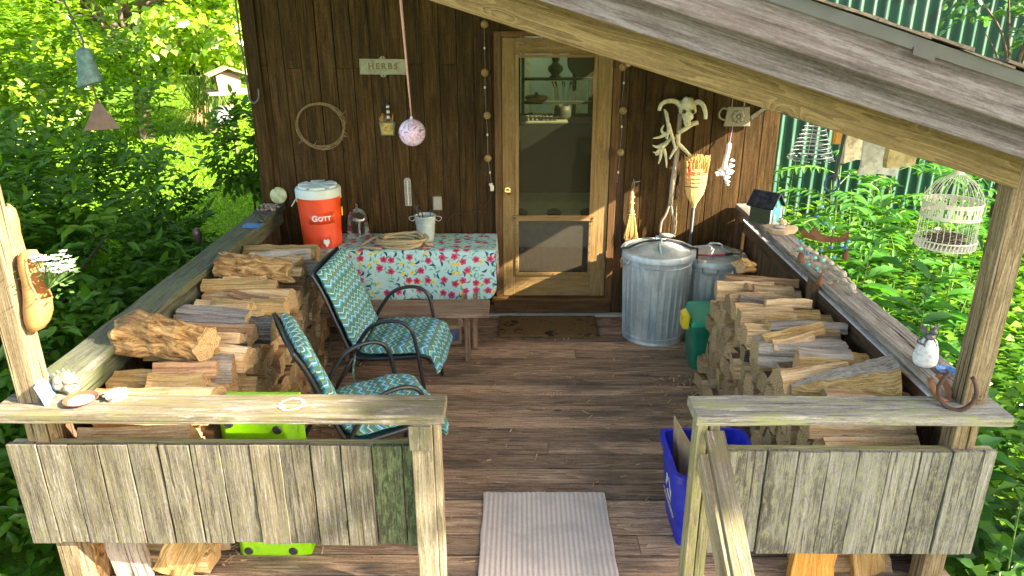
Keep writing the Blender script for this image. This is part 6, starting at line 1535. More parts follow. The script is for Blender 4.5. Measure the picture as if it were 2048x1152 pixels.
LT('dark sided log end sticking out under the curved golden log', 4.60, .13, .10, -1.48, .30, .05, W_LOGS, 'tri')
LT('long curved golden log at the cabin end of the left pile', 4.76, .17, .12, -1.62, .50, -.06, W_LOGG, 'tri', lift=.02)
LT('grey log behind the curved golden log at the cooler', 4.84, .10, .09, -1.46, .26, .0, W_LOGS)
def gnarled(label, loc, size, rz, mat, seed):
    L, wd, h = size
    P = [(-.5, -.42), (.08, -.52), (.5, -.30), (.42, .22), (.16, .30), (-.05, .55), (-.38, .36)]
    mb, c = log_mesh(ccw([(a * wd * (1 + .15 * math.sin(seed + i)), b * h * (1 + .15 * math.cos(seed * 2 + i))) for i, (a, b) in enumerate(P)]), L, (0, 6), .012, .018, 18, seed)
    for i, v in enumerate(mb.v):       # one end runs out into a torn point, the whole piece is twisted
        u = v.x / L + .5; f = 1 - .45 * max(0, u - .55) - .25 * max(0, .25 - u) + .30 * mnoise.noise(Vector((v.x * 9, seed, 1))); a = .5 * (u - .5)
        y, z = v.y * f, v.z * f; mb.v[i] = Vector((v.x + .05 * mnoise.noise(Vector((v.y * 22, v.z * 22, seed))) * (1 if u > .8 or u < .2 else 0), y * math.cos(a) - z * math.sin(a), y * math.sin(a) + z * math.cos(a) - .03 * max(0, u - .6)))
    return tag(mb.build('firewood_log', [mat, W_END, W_BURL], loc=loc, rot=(rnd(-.1, .1), .05, rz)), label, 'firewood', 'logs on top of the woodpiles')
gnarled('big gnarled orange brown stump with broken point on the left pile', (-1.655, 3.13, .950), (.42, .20, .18), -.12, W_BURL, 3.3)
gnarled('brown gnarled block with rough split side on the left pile', (-1.60, 4.20, .930), (.42, .17, .16), .05, W_BURL, 8.1)
# right pile
FR_ = [x - .012 for x in FR]
RT = lambda *a, **k: toplog(FR_, lev2, *a, **k)
RT('splintered pale split at the front rail end of the right pile', 2.80, .16, .09, 1.44, .46, .0, W_LOG, 'slab', rough=.010)
RT('pale barkless round behind the front splinters on the right pile', 2.93, .12, .09, 1.54, .36, -.05, W_LOG, 'round')
RT('pale curved split lying left of the cracked grey log', 3.14, .15, .10, 1.38, .36, .22, W_LOG, 'tri')
RT('golden squarish log behind the cracked grey log', 3.26, .13, .12, 1.52, .34, -.02, W_LOGG, 'quad')
RT('long whitish grey log with a dark sawn end on the right pile', 3.43, .15, .11, 1.42, .44, -.02, W_LOGS, 'quad')
RT('long straight pale yellow log with a knot on the right pile', 3.61, .13, .10, 1.44, .48, -.05, W_LOG, 'quad')
RT('thin curved dark grained split on the right pile', 3.76, .10, .075, 1.52, .38, .06, W_LOGG, 'slab')
RT('short square log with dark end on the right pile', 3.82, .12, .10, 1.37, .30, .02, W_LOG, 'quad', lift=.02)
RT('reddish split log with rough bark edge on the right pile', 3.97, .12, .09, 1.45, .42, -.04, W_LOG, 'slab', (2,))
RT('whitish split log with a dark knot on the right pile', 4.13, .14, .11, 1.46, .44, .12, W_LOG, 'tri', lift=.02)
RT('wedge shaped brown log at the can end of the right pile', 4.27, .14, .10, 1.38, .34, -.12, W_LOG, 'slab')
RT('reddish brown log beside the smaller trash can', 4.40, .13, .095, 1.50, .40, -.02, W_LOGG, 'quad')
gnarled('small rough bark knob at the top rear of the right pile', (1.40, 4.36, .885), (.10, .08, .09), .3, W_BURL, 5.7)
# small splits thrown on top of both piles
for side, lv, F, xc, ya, yb, n in (('left', lev, FL, -1.60, 2.85, 4.75, 17), ('right', lev2, FR, 1.45, 3.24, 4.42, 10)):
    for k in range(n):
        y = ya + (yb - ya) * (k + .5) / n + rnd(-.05, .05)
        wd, h, L = rnd(.05, .10), rnd(.04, .075), rnd(.22, .44)
        P = random.choice([[(-wd / 2, 0), (wd / 2, 0), (wd * rnd(-.3, .3), h)], [(-wd / 2, 0), (wd / 2, 0), (wd / 2 - .01, h * .8), (-wd / 2 + .015, h)], [(-wd / 2, 0), (wd / 2, .01), (wd * .3, h), (-wd * .35, h * .7)]])
        mb, c = log_mesh(ccw(P), L, (), .007, .010, 10, rnd(0, 90))
        o = mb.build('firewood_log', [random.choice([W_LOG, W_LOG, W_LOGR, W_LOGG, W_LOGS]), W_END, W_BARK], loc=(xc + rnd(-.09, .09), y + c.x, lv(F, y) + .075 + c.y + rnd(0, .03)), rot=(rnd(-.3, .3), rnd(-.10, .10), rnd(-.32, .32)))
        tag(o, 'small thin split thrown loosely on top of the %s woodpile' % side, 'firewood', 'small splits on top of the %s woodpile' % side)
# the cracked silver log: a tapering wedge lying askew
o = RT('large tapering cracked grey log with golden side on the right pile', 3.02, .20, .17, 1.50, .44, .32, W_LOGS, 'tri', lift=.02)
mb = MB()
A = [(-.24, -.02, .0), (-.24, .03, .0), (-.24, .01, .04), (.21, -.11, .0), (.21, .09, .0), (.20, .05, .175), (.21, -.06, .165)]
bpy.data.objects.remove(o)
def wedge():
    mb = MB(); vs = []; gs = []; N = 24; Rr = 14
    for j in range(Rr + 1):
        u = j / Rr; W2 = .030 + .085 * u ** .8; Ht = .035 + .135 * u ** .9
        out = [(-W2, 0), (W2, 0), (W2 * .95, Ht * .45), (W2 * .55, Ht), (-W2 * .55, Ht * .95), (-W2 * 1.02, Ht * .45)]
        n = len(out)
        for k in range(N):
            t = k / N * n; i = int(t) % n; f = t - int(t); a, b = out[i], out[(i + 1) % n]
            q = Vector((-.22 + .44 * u, a[0] + (b[0] - a[0]) * f, a[1] + (b[1] - a[1]) * f))
            d = .004 * mnoise.noise(Vector((q.x * 9, q.y * 40, q.z * 40))) + .007 * mnoise.noise(Vector((q.x * 40, q.y * 5, q.z * 5)))
            vs.append(q + Vector((0, d, d))); gs.append(q)
    fs = [[j * N + k, j * N + (k + 1) % N, (j + 1) * N + (k + 1) % N, (j + 1) * N + k] for j in range(Rr) for k in range(N)]
    ms = []
    for j in range(Rr):
        for k in range(N): ms.append(1 if k in (20, 21, 22, 23, 0, 16, 17, 18, 19) else 0)
    fs += [list(reversed(range(N))), [Rr * N + k for k in range(N)]]; ms += [2, 2]
    mb.add(vs, fs, gs, .5, ms); return mb
tag(wedge().build('firewood_log', [W_LOGS, W_LOGG, W_END], loc=(1.47, 3.02, lev2(FR_, 3.02) + .045), rot=(0, -.06, -.16)), 'large tapering cracked grey log with golden side on the right pile', 'firewood', 'logs on top of the woodpiles')
# big splits standing at the foot of the front boards
def foot(label, loc, L, wd, h, rz, mats, shape, ry=0.0, rx=0.0):
    P = {'q': [(0, -wd / 2), (h, -wd / 2), (h * .9, wd / 2), (0, wd / 2)], 't': [(0, -wd / 2), (0, wd / 2), (h, wd * .1)], 'p': [(0, -wd / 2), (h * .6, -wd * .45), (h, 0), (h * .55, wd * .5), (0, wd / 2)]}[shape]
    mb, c = log_mesh(ccw(P), L, (), .008, .008, 12, rnd(0, 90)); o = mb.build('firewood_log', mats, loc=loc, rot=(rx, ry, rz)); return tag(o, label, 'firewood', 'logs standing behind the front boards')
foot('weathered broad split log standing left behind the sunlit front boards', (-1.72, 2.625, .14), .26, .15, .05, .1, [W_LOGS, W_END, W_BARK], 'q', PI / 2 - .08)
foot('golden flaky split log leaning under the sunlit front boards', (-1.50, 2.64, .13), .27, .17, .05, -.1, [W_LOGG, W_END, W_BARK], 'q', PI / 2 + .5)
foot('brown barked log end at the far left under the sunlit front boards', (-1.87, 2.63, .11), .22, .12, .06, 0, [W_BURL, W_END, W_BARK], 'p', PI / 2 + .2)
foot('bright orange split log standing under the lichen covered boards', (1.285, 2.63, .15), .30, .185, .05, 0, [W_LOGO, W_LOGO, W_BARK], 'q', PI / 2)
foot('golden brown split log hanging askew under the lichen covered boards', (1.515, 2.64, .14), .22, .15, .07, .2, [W_LOGG, W_END, W_BARK], 'p', PI / 2 - .25)
# ------------------------------------------------------------------ leaves
def leaf_obj(name, B, D, Nn, L, Wd, pv, mat, parent=None, detail=True, droop=.14, kind=None):
    B = np.asarray(B, dtype=np.float64); D = np.asarray(D, dtype=np.float64); Nn = np.asarray(Nn, dtype=np.float64)
    n = len(B); D /= np.linalg.norm(D, axis=1)[:, None] + 1e-9
    Sd = np.cross(D, Nn); Sd /= np.linalg.norm(Sd, axis=1)[:, None] + 1e-9; U = np.cross(Sd, D)
    L = np.broadcast_to(np.asarray(L, dtype=np.float64), (n,)); Wd = np.broadcast_to(np.asarray(Wd, dtype=np.float64), (n,))
    if detail:
        P = [(0, 0, 0), (.26, .78, .10), (.60, .82, .07), (1, 0, -droop), (.60, -.82, .07), (.26, -.78, .10), (.26, 0, 0), (.62, 0, -droop * .3)]
        F = [[0, 6, 1], [0, 5, 6], [1, 6, 7, 2], [6, 5, 4, 7], [2, 7, 3], [7, 4, 3]]
    else:
        P = [(0, 0, 0), (.45, 1, .08), (1, 0, -droop), (.45, -1, .08)]
        F = [[0, 3, 2, 1]]
    V = np.stack([B + D * (L * a)[:, None] + Sd * (Wd * .5 * b)[:, None] + U * (L * c)[:, None] for a, b, c in P], axis=1).reshape(-1, 3)
    k = len(P)
    lt = np.array([len(f) for f in F]); fl = np.array([i for f in F for i in f])
    loops = (fl[None, :] + (np.arange(n) * k)[:, None]).ravel(); tot = np.tile(lt, n); st = np.concatenate([[0], np.cumsum(tot)[:-1]])
    me = bpy.data.meshes.new(name)
    me.vertices.add(n * k); me.vertices.foreach_set('co', V.astype(np.float32).ravel())
    me.loops.add(len(loops)); me.loops.foreach_set('vertex_index', loops.astype(np.int32))
    me.polygons.add(len(tot)); me.polygons.foreach_set('loop_start', st.astype(np.int32)); me.polygons.foreach_set('loop_total', tot.astype(np.int32))
    me.materials.append(mat); me.update(calc_edges=True)
    p = me.attributes.new('pv', 'FLOAT', 'FACE'); p.data.foreach_set('value', np.repeat(np.asarray(pv, dtype=np.float32), len(F)))
    o = bpy.data.objects.new(name, me); COL.objects.link(o)
    if parent: o.parent = parent
    if kind: o['kind'] = kind
    return o
def unit(a): return a / (np.linalg.norm(a, axis=1)[:, None] + 1e-9)
def crown_leaves(ells, ntw, per, tw, zmin=None, thick=.20, upb=.9, lump=.25, flat=.0):
    """leaf bases, directions and normals on twigs spread through the outer part of a few ellipsoids"""
    w_ = np.array([e[3] * e[4] + e[4] * e[5] + e[3] * e[5] for e in ells]); w_ /= w_.sum()
    idx = RNG.choice(len(ells), ntw, p=w_); E_ = np.array(ells)[idx]
    d = unit(RNG.normal(size=(ntw, 3))); r = 1 - np.abs(RNG.normal(size=ntw)) * thick
    p = E_[:, :3] + d * E_[:, 3:] * r[:, None]
    keep = np.ones(ntw, bool)
    ins = np.zeros(ntw)
    for e in ells:
        q = (p - np.array(e[:3])) / np.array(e[3:]); ins = np.maximum(ins, (np.linalg.norm(q, axis=1) < .62))
    keep &= ins < .5
    nz = np.array([mnoise.noise(Vector(q) * 1.7) for q in p]); keep &= nz > -lump
    if zmin is not None: keep &= p[:, 2] > zmin
    p = p[keep]; d = d[keep]; m = len(p)
    td = unit(d * .8 + RNG.normal(size=(m, 3)) * .45 + np.array([0, 0, .18])); td[:, 2] *= (1 - flat); td = unit(td)
    up = np.array([0, 0, 1.0])
    side = unit(np.cross(td, up) + RNG.normal(size=(m, 3)) * .05)
    B = []; D = []; Nn = []; pv = []
    tv = RNG.random(m)
    for k in range(per):
        t = (k + .4) / per; s = 1 if k % 2 else -1
        if k == per - 1: s = 0
        b = p + td * (tw * t) + np.array([0, 0, -.06 * tw * t])
        dd = unit(td * (.55 if s else 1) + side * (.85 * s) + RNG.normal(size=(m, 3)) * .18 + np.array([0, 0, -.12]))
        nn = unit(up * upb + d * .45 + RNG.normal(size=(m, 3)) * .28)
        B.append(b); D.append(dd); Nn.append(nn); pv.append(np.clip(tv * .55 + RNG.random(m) * .45, 0, 1))
    return np.concatenate(B), np.concatenate(D), np.concatenate(Nn), np.concatenate(pv)
def limbs(mb, base, tips, r, n=5):
    for q in tips:
        a = Vector(base); b = Vector(q); m_ = a.lerp(b, .5) + Vector((rnd(-.12, .12), rnd(-.12, .12), .10 * (b - a).length))
        P = smoothpts([a, m_, b], n); k = len(P); mb.tube(P, [r * (1 - .85 * i / (k - 1)) for i in range(k)], 7)
M_TRUNK = plain('grey brown bark', (.085, .062, .045), .95, 0, .45, 16, .9, 40)
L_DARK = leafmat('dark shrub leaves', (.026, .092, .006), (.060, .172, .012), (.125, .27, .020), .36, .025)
L_MID = leafmat('fresh green leaves', (.040, .115, .008), (.095, .22, .014), (.19, .34, .03), .45, .025)
L_MAPLE = leafmat('sunlit maple leaves', (.08, .165, .012), (.20, .34, .022), (.36, .48, .06), .52, .06)
L_WEED = leafmat('bright weed leaves', (.022, .105, .014), (.050, .190, .028), (.105, .30, .06), .42, .025)
L_YEL = leafmat('yellow green groundcover leaves', (.036, .125, .010), (.085, .225, .018), (.17, .335, .03), .42, .02)
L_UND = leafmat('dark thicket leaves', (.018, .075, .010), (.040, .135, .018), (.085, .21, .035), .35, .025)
L_GRASS = leafmat('lawn blades', (.085, .22, .010), (.17, .36, .018), (.30, .49, .04), .42, .02)
def shrub(name, label, cat, loc, ells, ntw, per, tw, L, Wd, mat, group, tips, r=.03, detail=True, **kw):
    t = thing(name, label, cat, loc, 0, group)
    B, D, Nn, pv = crown_leaves(ells, ntw, per, tw, **kw)
    n = len(B); leaf_obj('foliage', B, D, Nn, L * RNG.uniform(.7, 1.2, n), Wd * RNG.uniform(.75, 1.2, n), pv, mat, t, detail)
    mb = MB(); limbs(mb, (0, 0, -.15), tips, r)
    mb.build('stems' if name == 'leafy_shrub' or name == 'sapling' else 'trunk', M_TRUNK, t, smooth='all')
    return t
g0 = gz(-3.5, 5)
G_SH = 'shrubs on the left of the porch'
shrub('leafy_shrub', 'large dark green leafy shrub beside the left railing', 'shrub', (-3.75, 5.1, g0), [(0, .3, .75, 1.12, 1.55, 1.10), (.15, -1.2, .50, 1.05, 1.2, .80), (-.9, .2, 1.05, 1.1, 1.3, 1.05), (.35, .8, .50, .70, .7, .60)], 3300, 8, .30, .115, .056, L_DARK, G_SH,
      [(.6, .3, 1.2), (-.5, .8, 1.6), (.2, -1.0, .9), (-.9, -.3, 1.5), (.9, .9, .7), (.7, -.5, .5), (.3, -.2, 1.4)], .035, thick=.22, lump=.32, zmin=-.1)
shrub('leafy_shrub', 'tall fresh green shrub behind the dark one at the left edge', 'shrub', (-5.3, 6.6, gz(-5.3, 6.6)), [(0, 0, 1.3, 1.3, 1.3, 1.5), (.5, .9, 1.6, 1.2, 1.0, 1.3), (-1.2, -.6, 1.4, 1.2, 1.3, 1.5)], 2500, 8, .30, .10, .046, L_MID, G_SH,
      [(.5, .3, 2.2), (-.5, .6, 2.6), (.2, -.7, 1.9), (-1.2, -.3, 2.2)], .04, lump=.3)
shrub('leafy_shrub', 'low dark leafy shrub under the front end of the left railing', 'shrub', (-2.85, 2.75, g0), [(0, 0, .15, .72, .9, .45), (-.5, .8, .3, .8, .8, .55)], 650, 8, .26, .12, .055, L_DARK, G_SH, [(.3, .2, .4), (-.3, .5, .6), (.1, -.5, .3)], .02, zmin=-.1)
shrub('sapling', 'small leafy maple sapling hugging the cabin corner', 'sapling', (-2.72, 7.3, gz(-2.7, 7.3)), [(.0, 0, 1.42, .30, .34, .36), (.22, .1, 1.15, .16, .2, .22)], 190, 7, .2, .095, .062, L_MID, G_SH, [(.1, .1, 1.6), (.2, 0, 1.1)], .02, lump=.4)
# trees of the garden edge
G_TR = 'trees at the edge of the lawn'
def tree(label, x, y, ells, ntw, mat, L=.16, per=7, tr=.14, tw=.42):
    z = gz(x, y); t = thing('leafy_tree', label, 'tree', (x, y, z), 0, G_TR)
    B, D, Nn, pv = crown_leaves(ells, ntw, per, tw, thick=.24, lump=.22, upb=.75)
    n = len(B); leaf_obj('crown', B, D, Nn, L * RNG.uniform(.7, 1.2, n), L * .72 * RNG.uniform(.75, 1.2, n), pv, mat, t, False, droop=.2)
    mb = MB(); P = smoothpts([(0, 0, -.2), (.05, .05, 1.0), (-.05, .1, 2.4), (.1, 0, 4.2)], 4); mb.tube(P, [tr * (1 - .6 * i / (len(P) - 1)) for i in range(len(P))], 10)
    for e in ells:
        for q in range(3): limbs(mb, (0, .05, rnd(.8, 2.6)), [(e[0] + rnd(-.6, .6) * e[3], e[1] + rnd(-.6, .6) * e[4], e[2] + rnd(-.3, .6) * e[5])], tr * .4)
    mb.build('trunk', M_TRUNK, t, smooth='all')
tree('sunlit maple with light leaves above the bird feeder', -6.6, 13.0, [(0, -.4, 2.6, 2.3, 2.0, 1.45), (1.5, .2, 2.3, 1.5, 1.6, 1.1), (-1.6, -.6, 2.2, 1.7, 1.7, 1.4), (.3, 0, 4.4, 2.2, 2.2, 1.8)], 3300, L_MAPLE)
tree('bright leafy tree behind the shrubs at the upper left', -9.2, 12.0, [(0, 0, 2.2, 2.2, 2.0, 1.8), (1.3, -.8, 1.4, 1.5, 1.4, 1.2), (.3, 0, 4.2, 2.2, 2.2, 1.6)], 2500, L_MAPLE)
tree('dark leafy tree at the back of the lawn beside the cabin', -6.0, 19.5, [(0, 0, 2.0, 2.4, 2.0, 1.9), (2.2, .5, 1.7, 2.0, 1.8, 1.7), (.5, 0, 4.6, 3, 2.6, 2.0)], 2600, L_MID, .2)
tree('wide leafy tree far back on the left of the lawn', -11.5, 20.5, [(0, 0, 2.2, 2.8, 2.2, 2.2), (2.8, 0, 1.9, 2.2, 2.0, 2.0), (.5, 0, 4.8, 3, 2.6, 2.0)], 2600, L_MAPLE, .2)
tree('pale green tree far back at the left edge', -15.0, 16.0, [(0, 0, 2.2, 2.6, 2.2, 2.4), (.5, 0, 4.8, 2.8, 2.6, 2.0)], 1900, L_MAPLE, .2)
tree('broad leafy tree standing out to the right of the porch', 7.5, 1.7, [(0, -.05, 5.2, 1.0, 1.30, 1.35), (.1, -.80, 6.1, .9, .72, 1.25), (.1, .45, 4.3, 1.0, 1.0, .7)], 2900, L_MID, .24, tw=.26)
def woods():
    n = 15000; x = RNG.uniform(-40, 4, n); y = 27 + RNG.random(n) * 4 + np.sin(x * .7) * 1.5; z = RNG.random(n) ** .9 * 11 + 1.2 + np.array([gz(a, b) for a, b in zip(x, y)]) - 1
    D = unit(RNG.normal(size=(n, 3)) + np.array([0, -.4, 0])); Nn = unit(RNG.normal(size=(n, 3)) * .6 + np.array([0, -.6, .6]))
    o = leaf_obj('far_woods', np.stack([x, y, z], 1), D, Nn, RNG.uniform(.45, .9, n), RNG.uniform(.3, .6, n), RNG.random(n), L_MID, None, False, kind='stuff'); tag(o, 'mass of woodland foliage far behind the lawn', 'woods')
woods()
# lawn grass and ground cover
def carpet(name, label, cat, n, xr, yr, hz, L, Wd, mat, flatness, reject=None):
    x = RNG.uniform(*xr, n); y = RNG.uniform(*yr, n)
    if reject is not None:
        k = reject(x, y); x = x[k]; y = y[k]
    n = len(x); z = np.array([gz(a, b) for a, b in zip(x, y)]) + RNG.random(n) * hz
    a = RNG.uniform(0, 2 * PI, n); D = unit(np.stack([np.cos(a) * flatness, np.sin(a) * flatness, RNG.uniform(.2, 1, n) * (1.2 - flatness)], 1)); Nn = unit(RNG.normal(size=(n, 3)) * .35 + np.array([0, 0, 1.0]))
    if flatness < .6: Nn = unit(np.stack([np.sin(a), -np.cos(a), RNG.random(n) * .5], 1))
    o = leaf_obj(name, np.stack([x, y, z], 1), D, Nn, L * RNG.uniform(.6, 1.3, n), Wd * RNG.uniform(.7, 1.2, n), RNG.random(n), mat, None, False, kind='stuff'); return tag(o, label, cat)
carpet('lawn_grass', 'short bright lawn grass behind the shrubs', 'grass', 52000, (-8.5, -1.9), (7.5, 18), .0, .085, .013, L_GRASS, .45, lambda x, y: x < -2.05)
carpet('clover_cover', 'low clover leaves in the lawn beside the cabin', 'ground cover', 3200, (-6.5, -2.1), (7.0, 13), .02, .045, .038, L_GRASS, .95, None)
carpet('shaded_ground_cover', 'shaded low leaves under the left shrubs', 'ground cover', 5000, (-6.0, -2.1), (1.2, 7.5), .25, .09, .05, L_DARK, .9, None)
carpet('thicket_ground_cover', 'dense yellow green leaves covering the ground right of the porch', 'ground cover', 9500, (2.0, 6.5), (1.2, 9.0), .62, .115, .062, L_YEL, .9, None)
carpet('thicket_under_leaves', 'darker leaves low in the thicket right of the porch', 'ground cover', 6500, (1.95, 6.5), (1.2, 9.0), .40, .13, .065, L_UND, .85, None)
# ------------------------------------------------------------------ single plants on the right
def weed(label, x, y, h, nl, L, Wd, mat, group, spread=.9, whorl=2, lean=(0, 0), start=.15, lobed=False, name='tall_weed'):
    z = gz(x, y); t = thing(name, label, 'plant', (x, y, z), rnd(0, 6), group)
    top = Vector((lean[0], lean[1], h)); mb = MB(); P = smoothpts([(0, 0, -.05), top * .5 + Vector((rnd(-.02, .02), rnd(-.02, .02), 0)), top], 5); mb.tube(P, [.008 * (1 - .7 * i / (len(P) - 1)) for i in range(len(P))], 5); mb.build('stem', plain('green stem', (.12, .22, .05), .7), t)
    B = []; D = []; Nn = []; LL = []; pv = []
    for k in range(nl):
        u = start + (1 - start) * (k // whorl * whorl) / nl; a = k * 2.4 if whorl == 1 else (k % whorl) * 2 * PI / whorl + (k // whorl) * 1.57
        p = top * u; el = .15 + .75 * u ** 3
        d = Vector((math.cos(a) * spread, math.sin(a) * spread, el + rnd(-.2, .1))); l = L * (1.1 - .65 * u ** 2) * rnd(.8, 1.15)
        if lobed:
            d.normalize(); s = Vector((-math.sin(a), math.cos(a), 0)); v_ = random.random()
            for (q, f) in ((0, 1.0), (.55, .48), (-.55, .48), (.95, .36), (-.95, .36)):
                o_ = p + d * (l * (.22 if abs(q) < .9 else .08)) if q else p
                B.append(o_); D.append(d + s * q * 1.3); Nn.append((rnd(-.15, .15), rnd(-.15, .15), 1)); LL.append(l * f); pv.append(v_ * .6 + rnd(0, .35))
        else:
            B.append(p); D.append(d); Nn.append((rnd(-.25, .25), rnd(-.25, .25), 1)); LL.append(l); pv.append(random.random())
    LL = np.array(LL); leaf_obj('foliage', [tuple(b) for b in B], [tuple(d) for d in D], Nn, LL, LL * (Wd / L), pv, mat, t, True, droop=.22)
    return t
G_W = 'upright weeds right of the porch'
spots = []
tries = 0
while len(spots) < 58 and tries < 3000:
    tries += 1
    x = rnd(2.02, 5.2); y = rnd(1.9, 8.4)
    if x > .62 * y + .9: continue
    if all((x - a) ** 2 + (y - b) ** 2 > .10 for a, b in spots): spots.append((x, y))
for i, (x, y) in enumerate(spots):
    h = rnd(.55, .95) if y < 4 else rnd(.8, 1.35)
    if x < 3.2 and 3.2 < y < 6.2: h = min(h, .72)
    weed(('upright weed with mid green pointed leaves in the thicket right of the porch', 'upright weed with dark broad leaves in the thicket right of the porch', 'upright weed with narrow yellow green leaves in the thicket right of the porch')[i % 3], x, y, h, 22 if i % 2 else 16, (.15, .19, .125)[i % 3], (.046, .075, .036)[i % 3], (L_WEED, L_UND, L_YEL)[i % 3], (G_W, 'dark broad leaved weeds right of the porch', 'yellow green weeds right of the porch')[i % 3], 1.0, 2, (rnd(-.12, .12), rnd(-.12, .12)))
G_L = 'tall lobed leaf plants by the right rail'
for (lab, x, y, h) in (('tall plant with broad lobed leaves behind the rusty fish chime', 2.45, 5.0, 1.66), ('tall plant with broad lobed leaves between fish chime and birdcage', 2.55, 4.35, 1.30), ('tall plant with broad lobed leaves leaning over the middle of the right rail', 2.22, 3.85, 1.05), ('tall plant with broad lobed leaves behind the birdcage', 3.15, 5.2, 1.35), ('tall plant with broad lobed leaves under the hanging slabs', 2.75, 5.7, 1.55), ('tall plant with broad lobed leaves left of the right porch post', 2.30, 3.35, .90)):
    weed(lab, x, y, h, 20, .36, .14, L_WEED, G_L, 1.0, 1, (rnd(-.08, .08), rnd(-.05, .05)), .2, True, 'broad_leaf_plant')
def pinnate(label, x, y, h, nf, FL_, mat, group, name='sumac_plant', z0=None):
    t = thing(name, label, 'plant', (x, y, gz(x, y) if z0 is None else z0), rnd(0, 6), group)
    mb = MB(); mb.tube([(0, 0, -.05), (.02, 0, h * .5), (0, .02, h)], [.014, .010, .006], 6)
    B = []; D = []; Nn = []; LL = []; pv = []
    for k in range(nf):
        a = k * 2.4; u = .45 + .55 * k / nf; p = Vector((0, .01, h * u)); d = Vector((math.cos(a), math.sin(a), .55)).normalized(); P = [p + d * (FL_ * s) + Vector((0, 0, -.45 * FL_ * s * s)) for s in [i / 9 for i in range(10)]]; mb.tube(P, .003, 4)
        sd = Vector((-math.sin(a), math.cos(a), 0))
        for i in range(2, 10):
            for s in ((1, -1) if i < 9 else (0,)):
                tt = (P[i] - P[i - 1]).normalized(); B.append(P[i]); D.append(tt * (.45 if s else 1) + sd * s + Vector((0, 0, -.15))); Nn.append((rnd(-.2, .2), rnd(-.2, .2), 1)); LL.append(FL_ * .24 * rnd(.85, 1.1)); pv.append(random.random())
    LL = np.array(LL); mb.build('stem', plain('green stem', (.12, .22, .05), .7), t); leaf_obj('foliage', [tuple(b) for b in B], [tuple(d) for d in D], Nn, LL, LL * .36, pv, mat, t, True)
G_S = 'sumac plants before the green shed'
for (lab, x, y, h) in (('feathery sumac plant with paired leaflets under the wire spiral', 2.75, 6.3, 1.55), ('feathery sumac plant in front of the green shed, under the hanging slabs', 3.35, 6.6, 1.72), ('feathery sumac plant between hanging slabs and birdcage', 3.9, 6.5, 1.50), ('feathery sumac plant behind the right porch post', 4.6, 6.8, 1.55)):
    pinnate(lab, x, y, h, 10, .62, L_WEED, G_S)
pinnate('dark feathery plant in the front left corner below the boards', -2.25, 2.30, .52, 7, .42, L_DARK, 'feathery plants by the left boards')
# small tree at the upper right
st_ = thing('small_tree', 'small crooked tree with round leaves before the green shed', 'tree', (4.75, 7.3, gz(4.7, 7.3)))
ells = [(.0, 0, 2.95, .75, .6, .38), (.5, .1, 2.65, .7, .6, .35), (-.45, 0, 3.15, .45, .5, .25), (.9, 0, 3.2, .7, .6, .5)]
B, D, Nn, pv = crown_leaves(ells, 330, 6, .22, thick=.35, lump=.3); n = len(B)
leaf_obj('crown', B, D, Nn, .085 * RNG.uniform(.7, 1.2, n), .075 * RNG.uniform(.7, 1.2, n), pv, leafmat('round blue green leaves', (.03, .10, .03), (.06, .17, .05), (.12, .26, .08), .4, .05), st_)
mb = MB(); mb.tube(smoothpts([(.1, 0, -.1), (.0, 0, 1.3), (-.1, 0, 2.2), (.1, 0, 2.9)], 4), [.05 * (1 - .06 * i) for i in range(13)], 8)
limbs(mb, (-.06, 0, 1.9), [(-.7, 0, 3.0), (-.3, .1, 3.2), (.4, 0, 2.9), (.8, .1, 2.7), (1.0, 0, 3.3), (.1, .1, 3.1), (-.5, -.1, 2.6), (-.8, 0, 2.5)], .020); mb.build('trunk', M_TRUNK, st_, smooth='all')

# ------------------------------------------------------------------ green corrugated shed
sh_ = thing('metal_shed', 'green corrugated metal shed behind the thicket', 'shed', (6.3, 9.2, -.5))
def corr(mb, x0, x1, z0, z1, pitch=.150, amp=.028, y=0.0):
    n = int((x1 - x0) / pitch * 10); vs = []; gs = []
    for i in range(n + 1):
        x = x0 + (x1 - x0) * i / n; yy = y - amp * math.sin(2 * PI * x / pitch)
        for z in (z0, z1): vs.append((x, yy, z)); gs.append((x, 0, z))
    mb.add(vs, [[2 * i, 2 * i + 2, 2 * i + 3, 2 * i + 1] for i in range(n)], gs, .5)
def shedmat():
    m = Mat('faded green corrugated metal'); g = m.attr('gc')
    n = m.noise(m.vscale(g, (3.2, 1, .55)), 1.0, 4, .6); n2 = m.noise(g, 2.4, 6, .7); n3 = m.noise(m.vscale(g, (22, 1, 1.2)), 1.0, 3, .6)
    sx = m.n('SeparateXYZ', {0: g})
    rid = m.step(m.math('SINE', m.mul(sx.outputs[0], 2 * PI / .150)), .55, 1.0)
    c = m.mix(m.step(n, .3, .7), (.010, .060, .036), (.023, .094, .058))
    c = m.mix(m.mul(m.step(m.addm(n3, m.mul(rid, .20)), .62, .76), .5), c, (.17, .22, .18))
    c = m.mix(m.mul(m.mul(m.step(n2, .53, .60), m.step(sx.outputs[2], 2.2, 3.2)), .85), c, (.025, .030, .025))
    return m.done(c, .5, .1, None, .4)
M_SHED = shedmat()
mb = MB(); corr(mb, -3.7, 5.5, .0, 3.9); mb.build('wall_panel', M_SHED, sh_, smooth='all')
mb = MB(); mb.box(-3.69, 5.49, .03, 3.2, .0, 3.88, 'x'); mb.build('wall', M_GRN, sh_)
mb = MB(); mb.add([(-3.9, -.25, 3.86), (5.7, -.25, 3.86), (5.7, 3.4, 4.5), (-3.9, 3.4, 4.5), (-3.9, -.25, 3.92), (5.7, -.25, 3.92), (5.7, 3.4, 4.56), (-3.9, 3.4, 4.56)], [[0, 3, 2, 1], [4, 5, 6, 7], [0, 1, 5, 4], [1, 2, 6, 5], [2, 3, 7, 6], [3, 0, 4, 7]]); mb.build('roof', M_SHED, sh_)

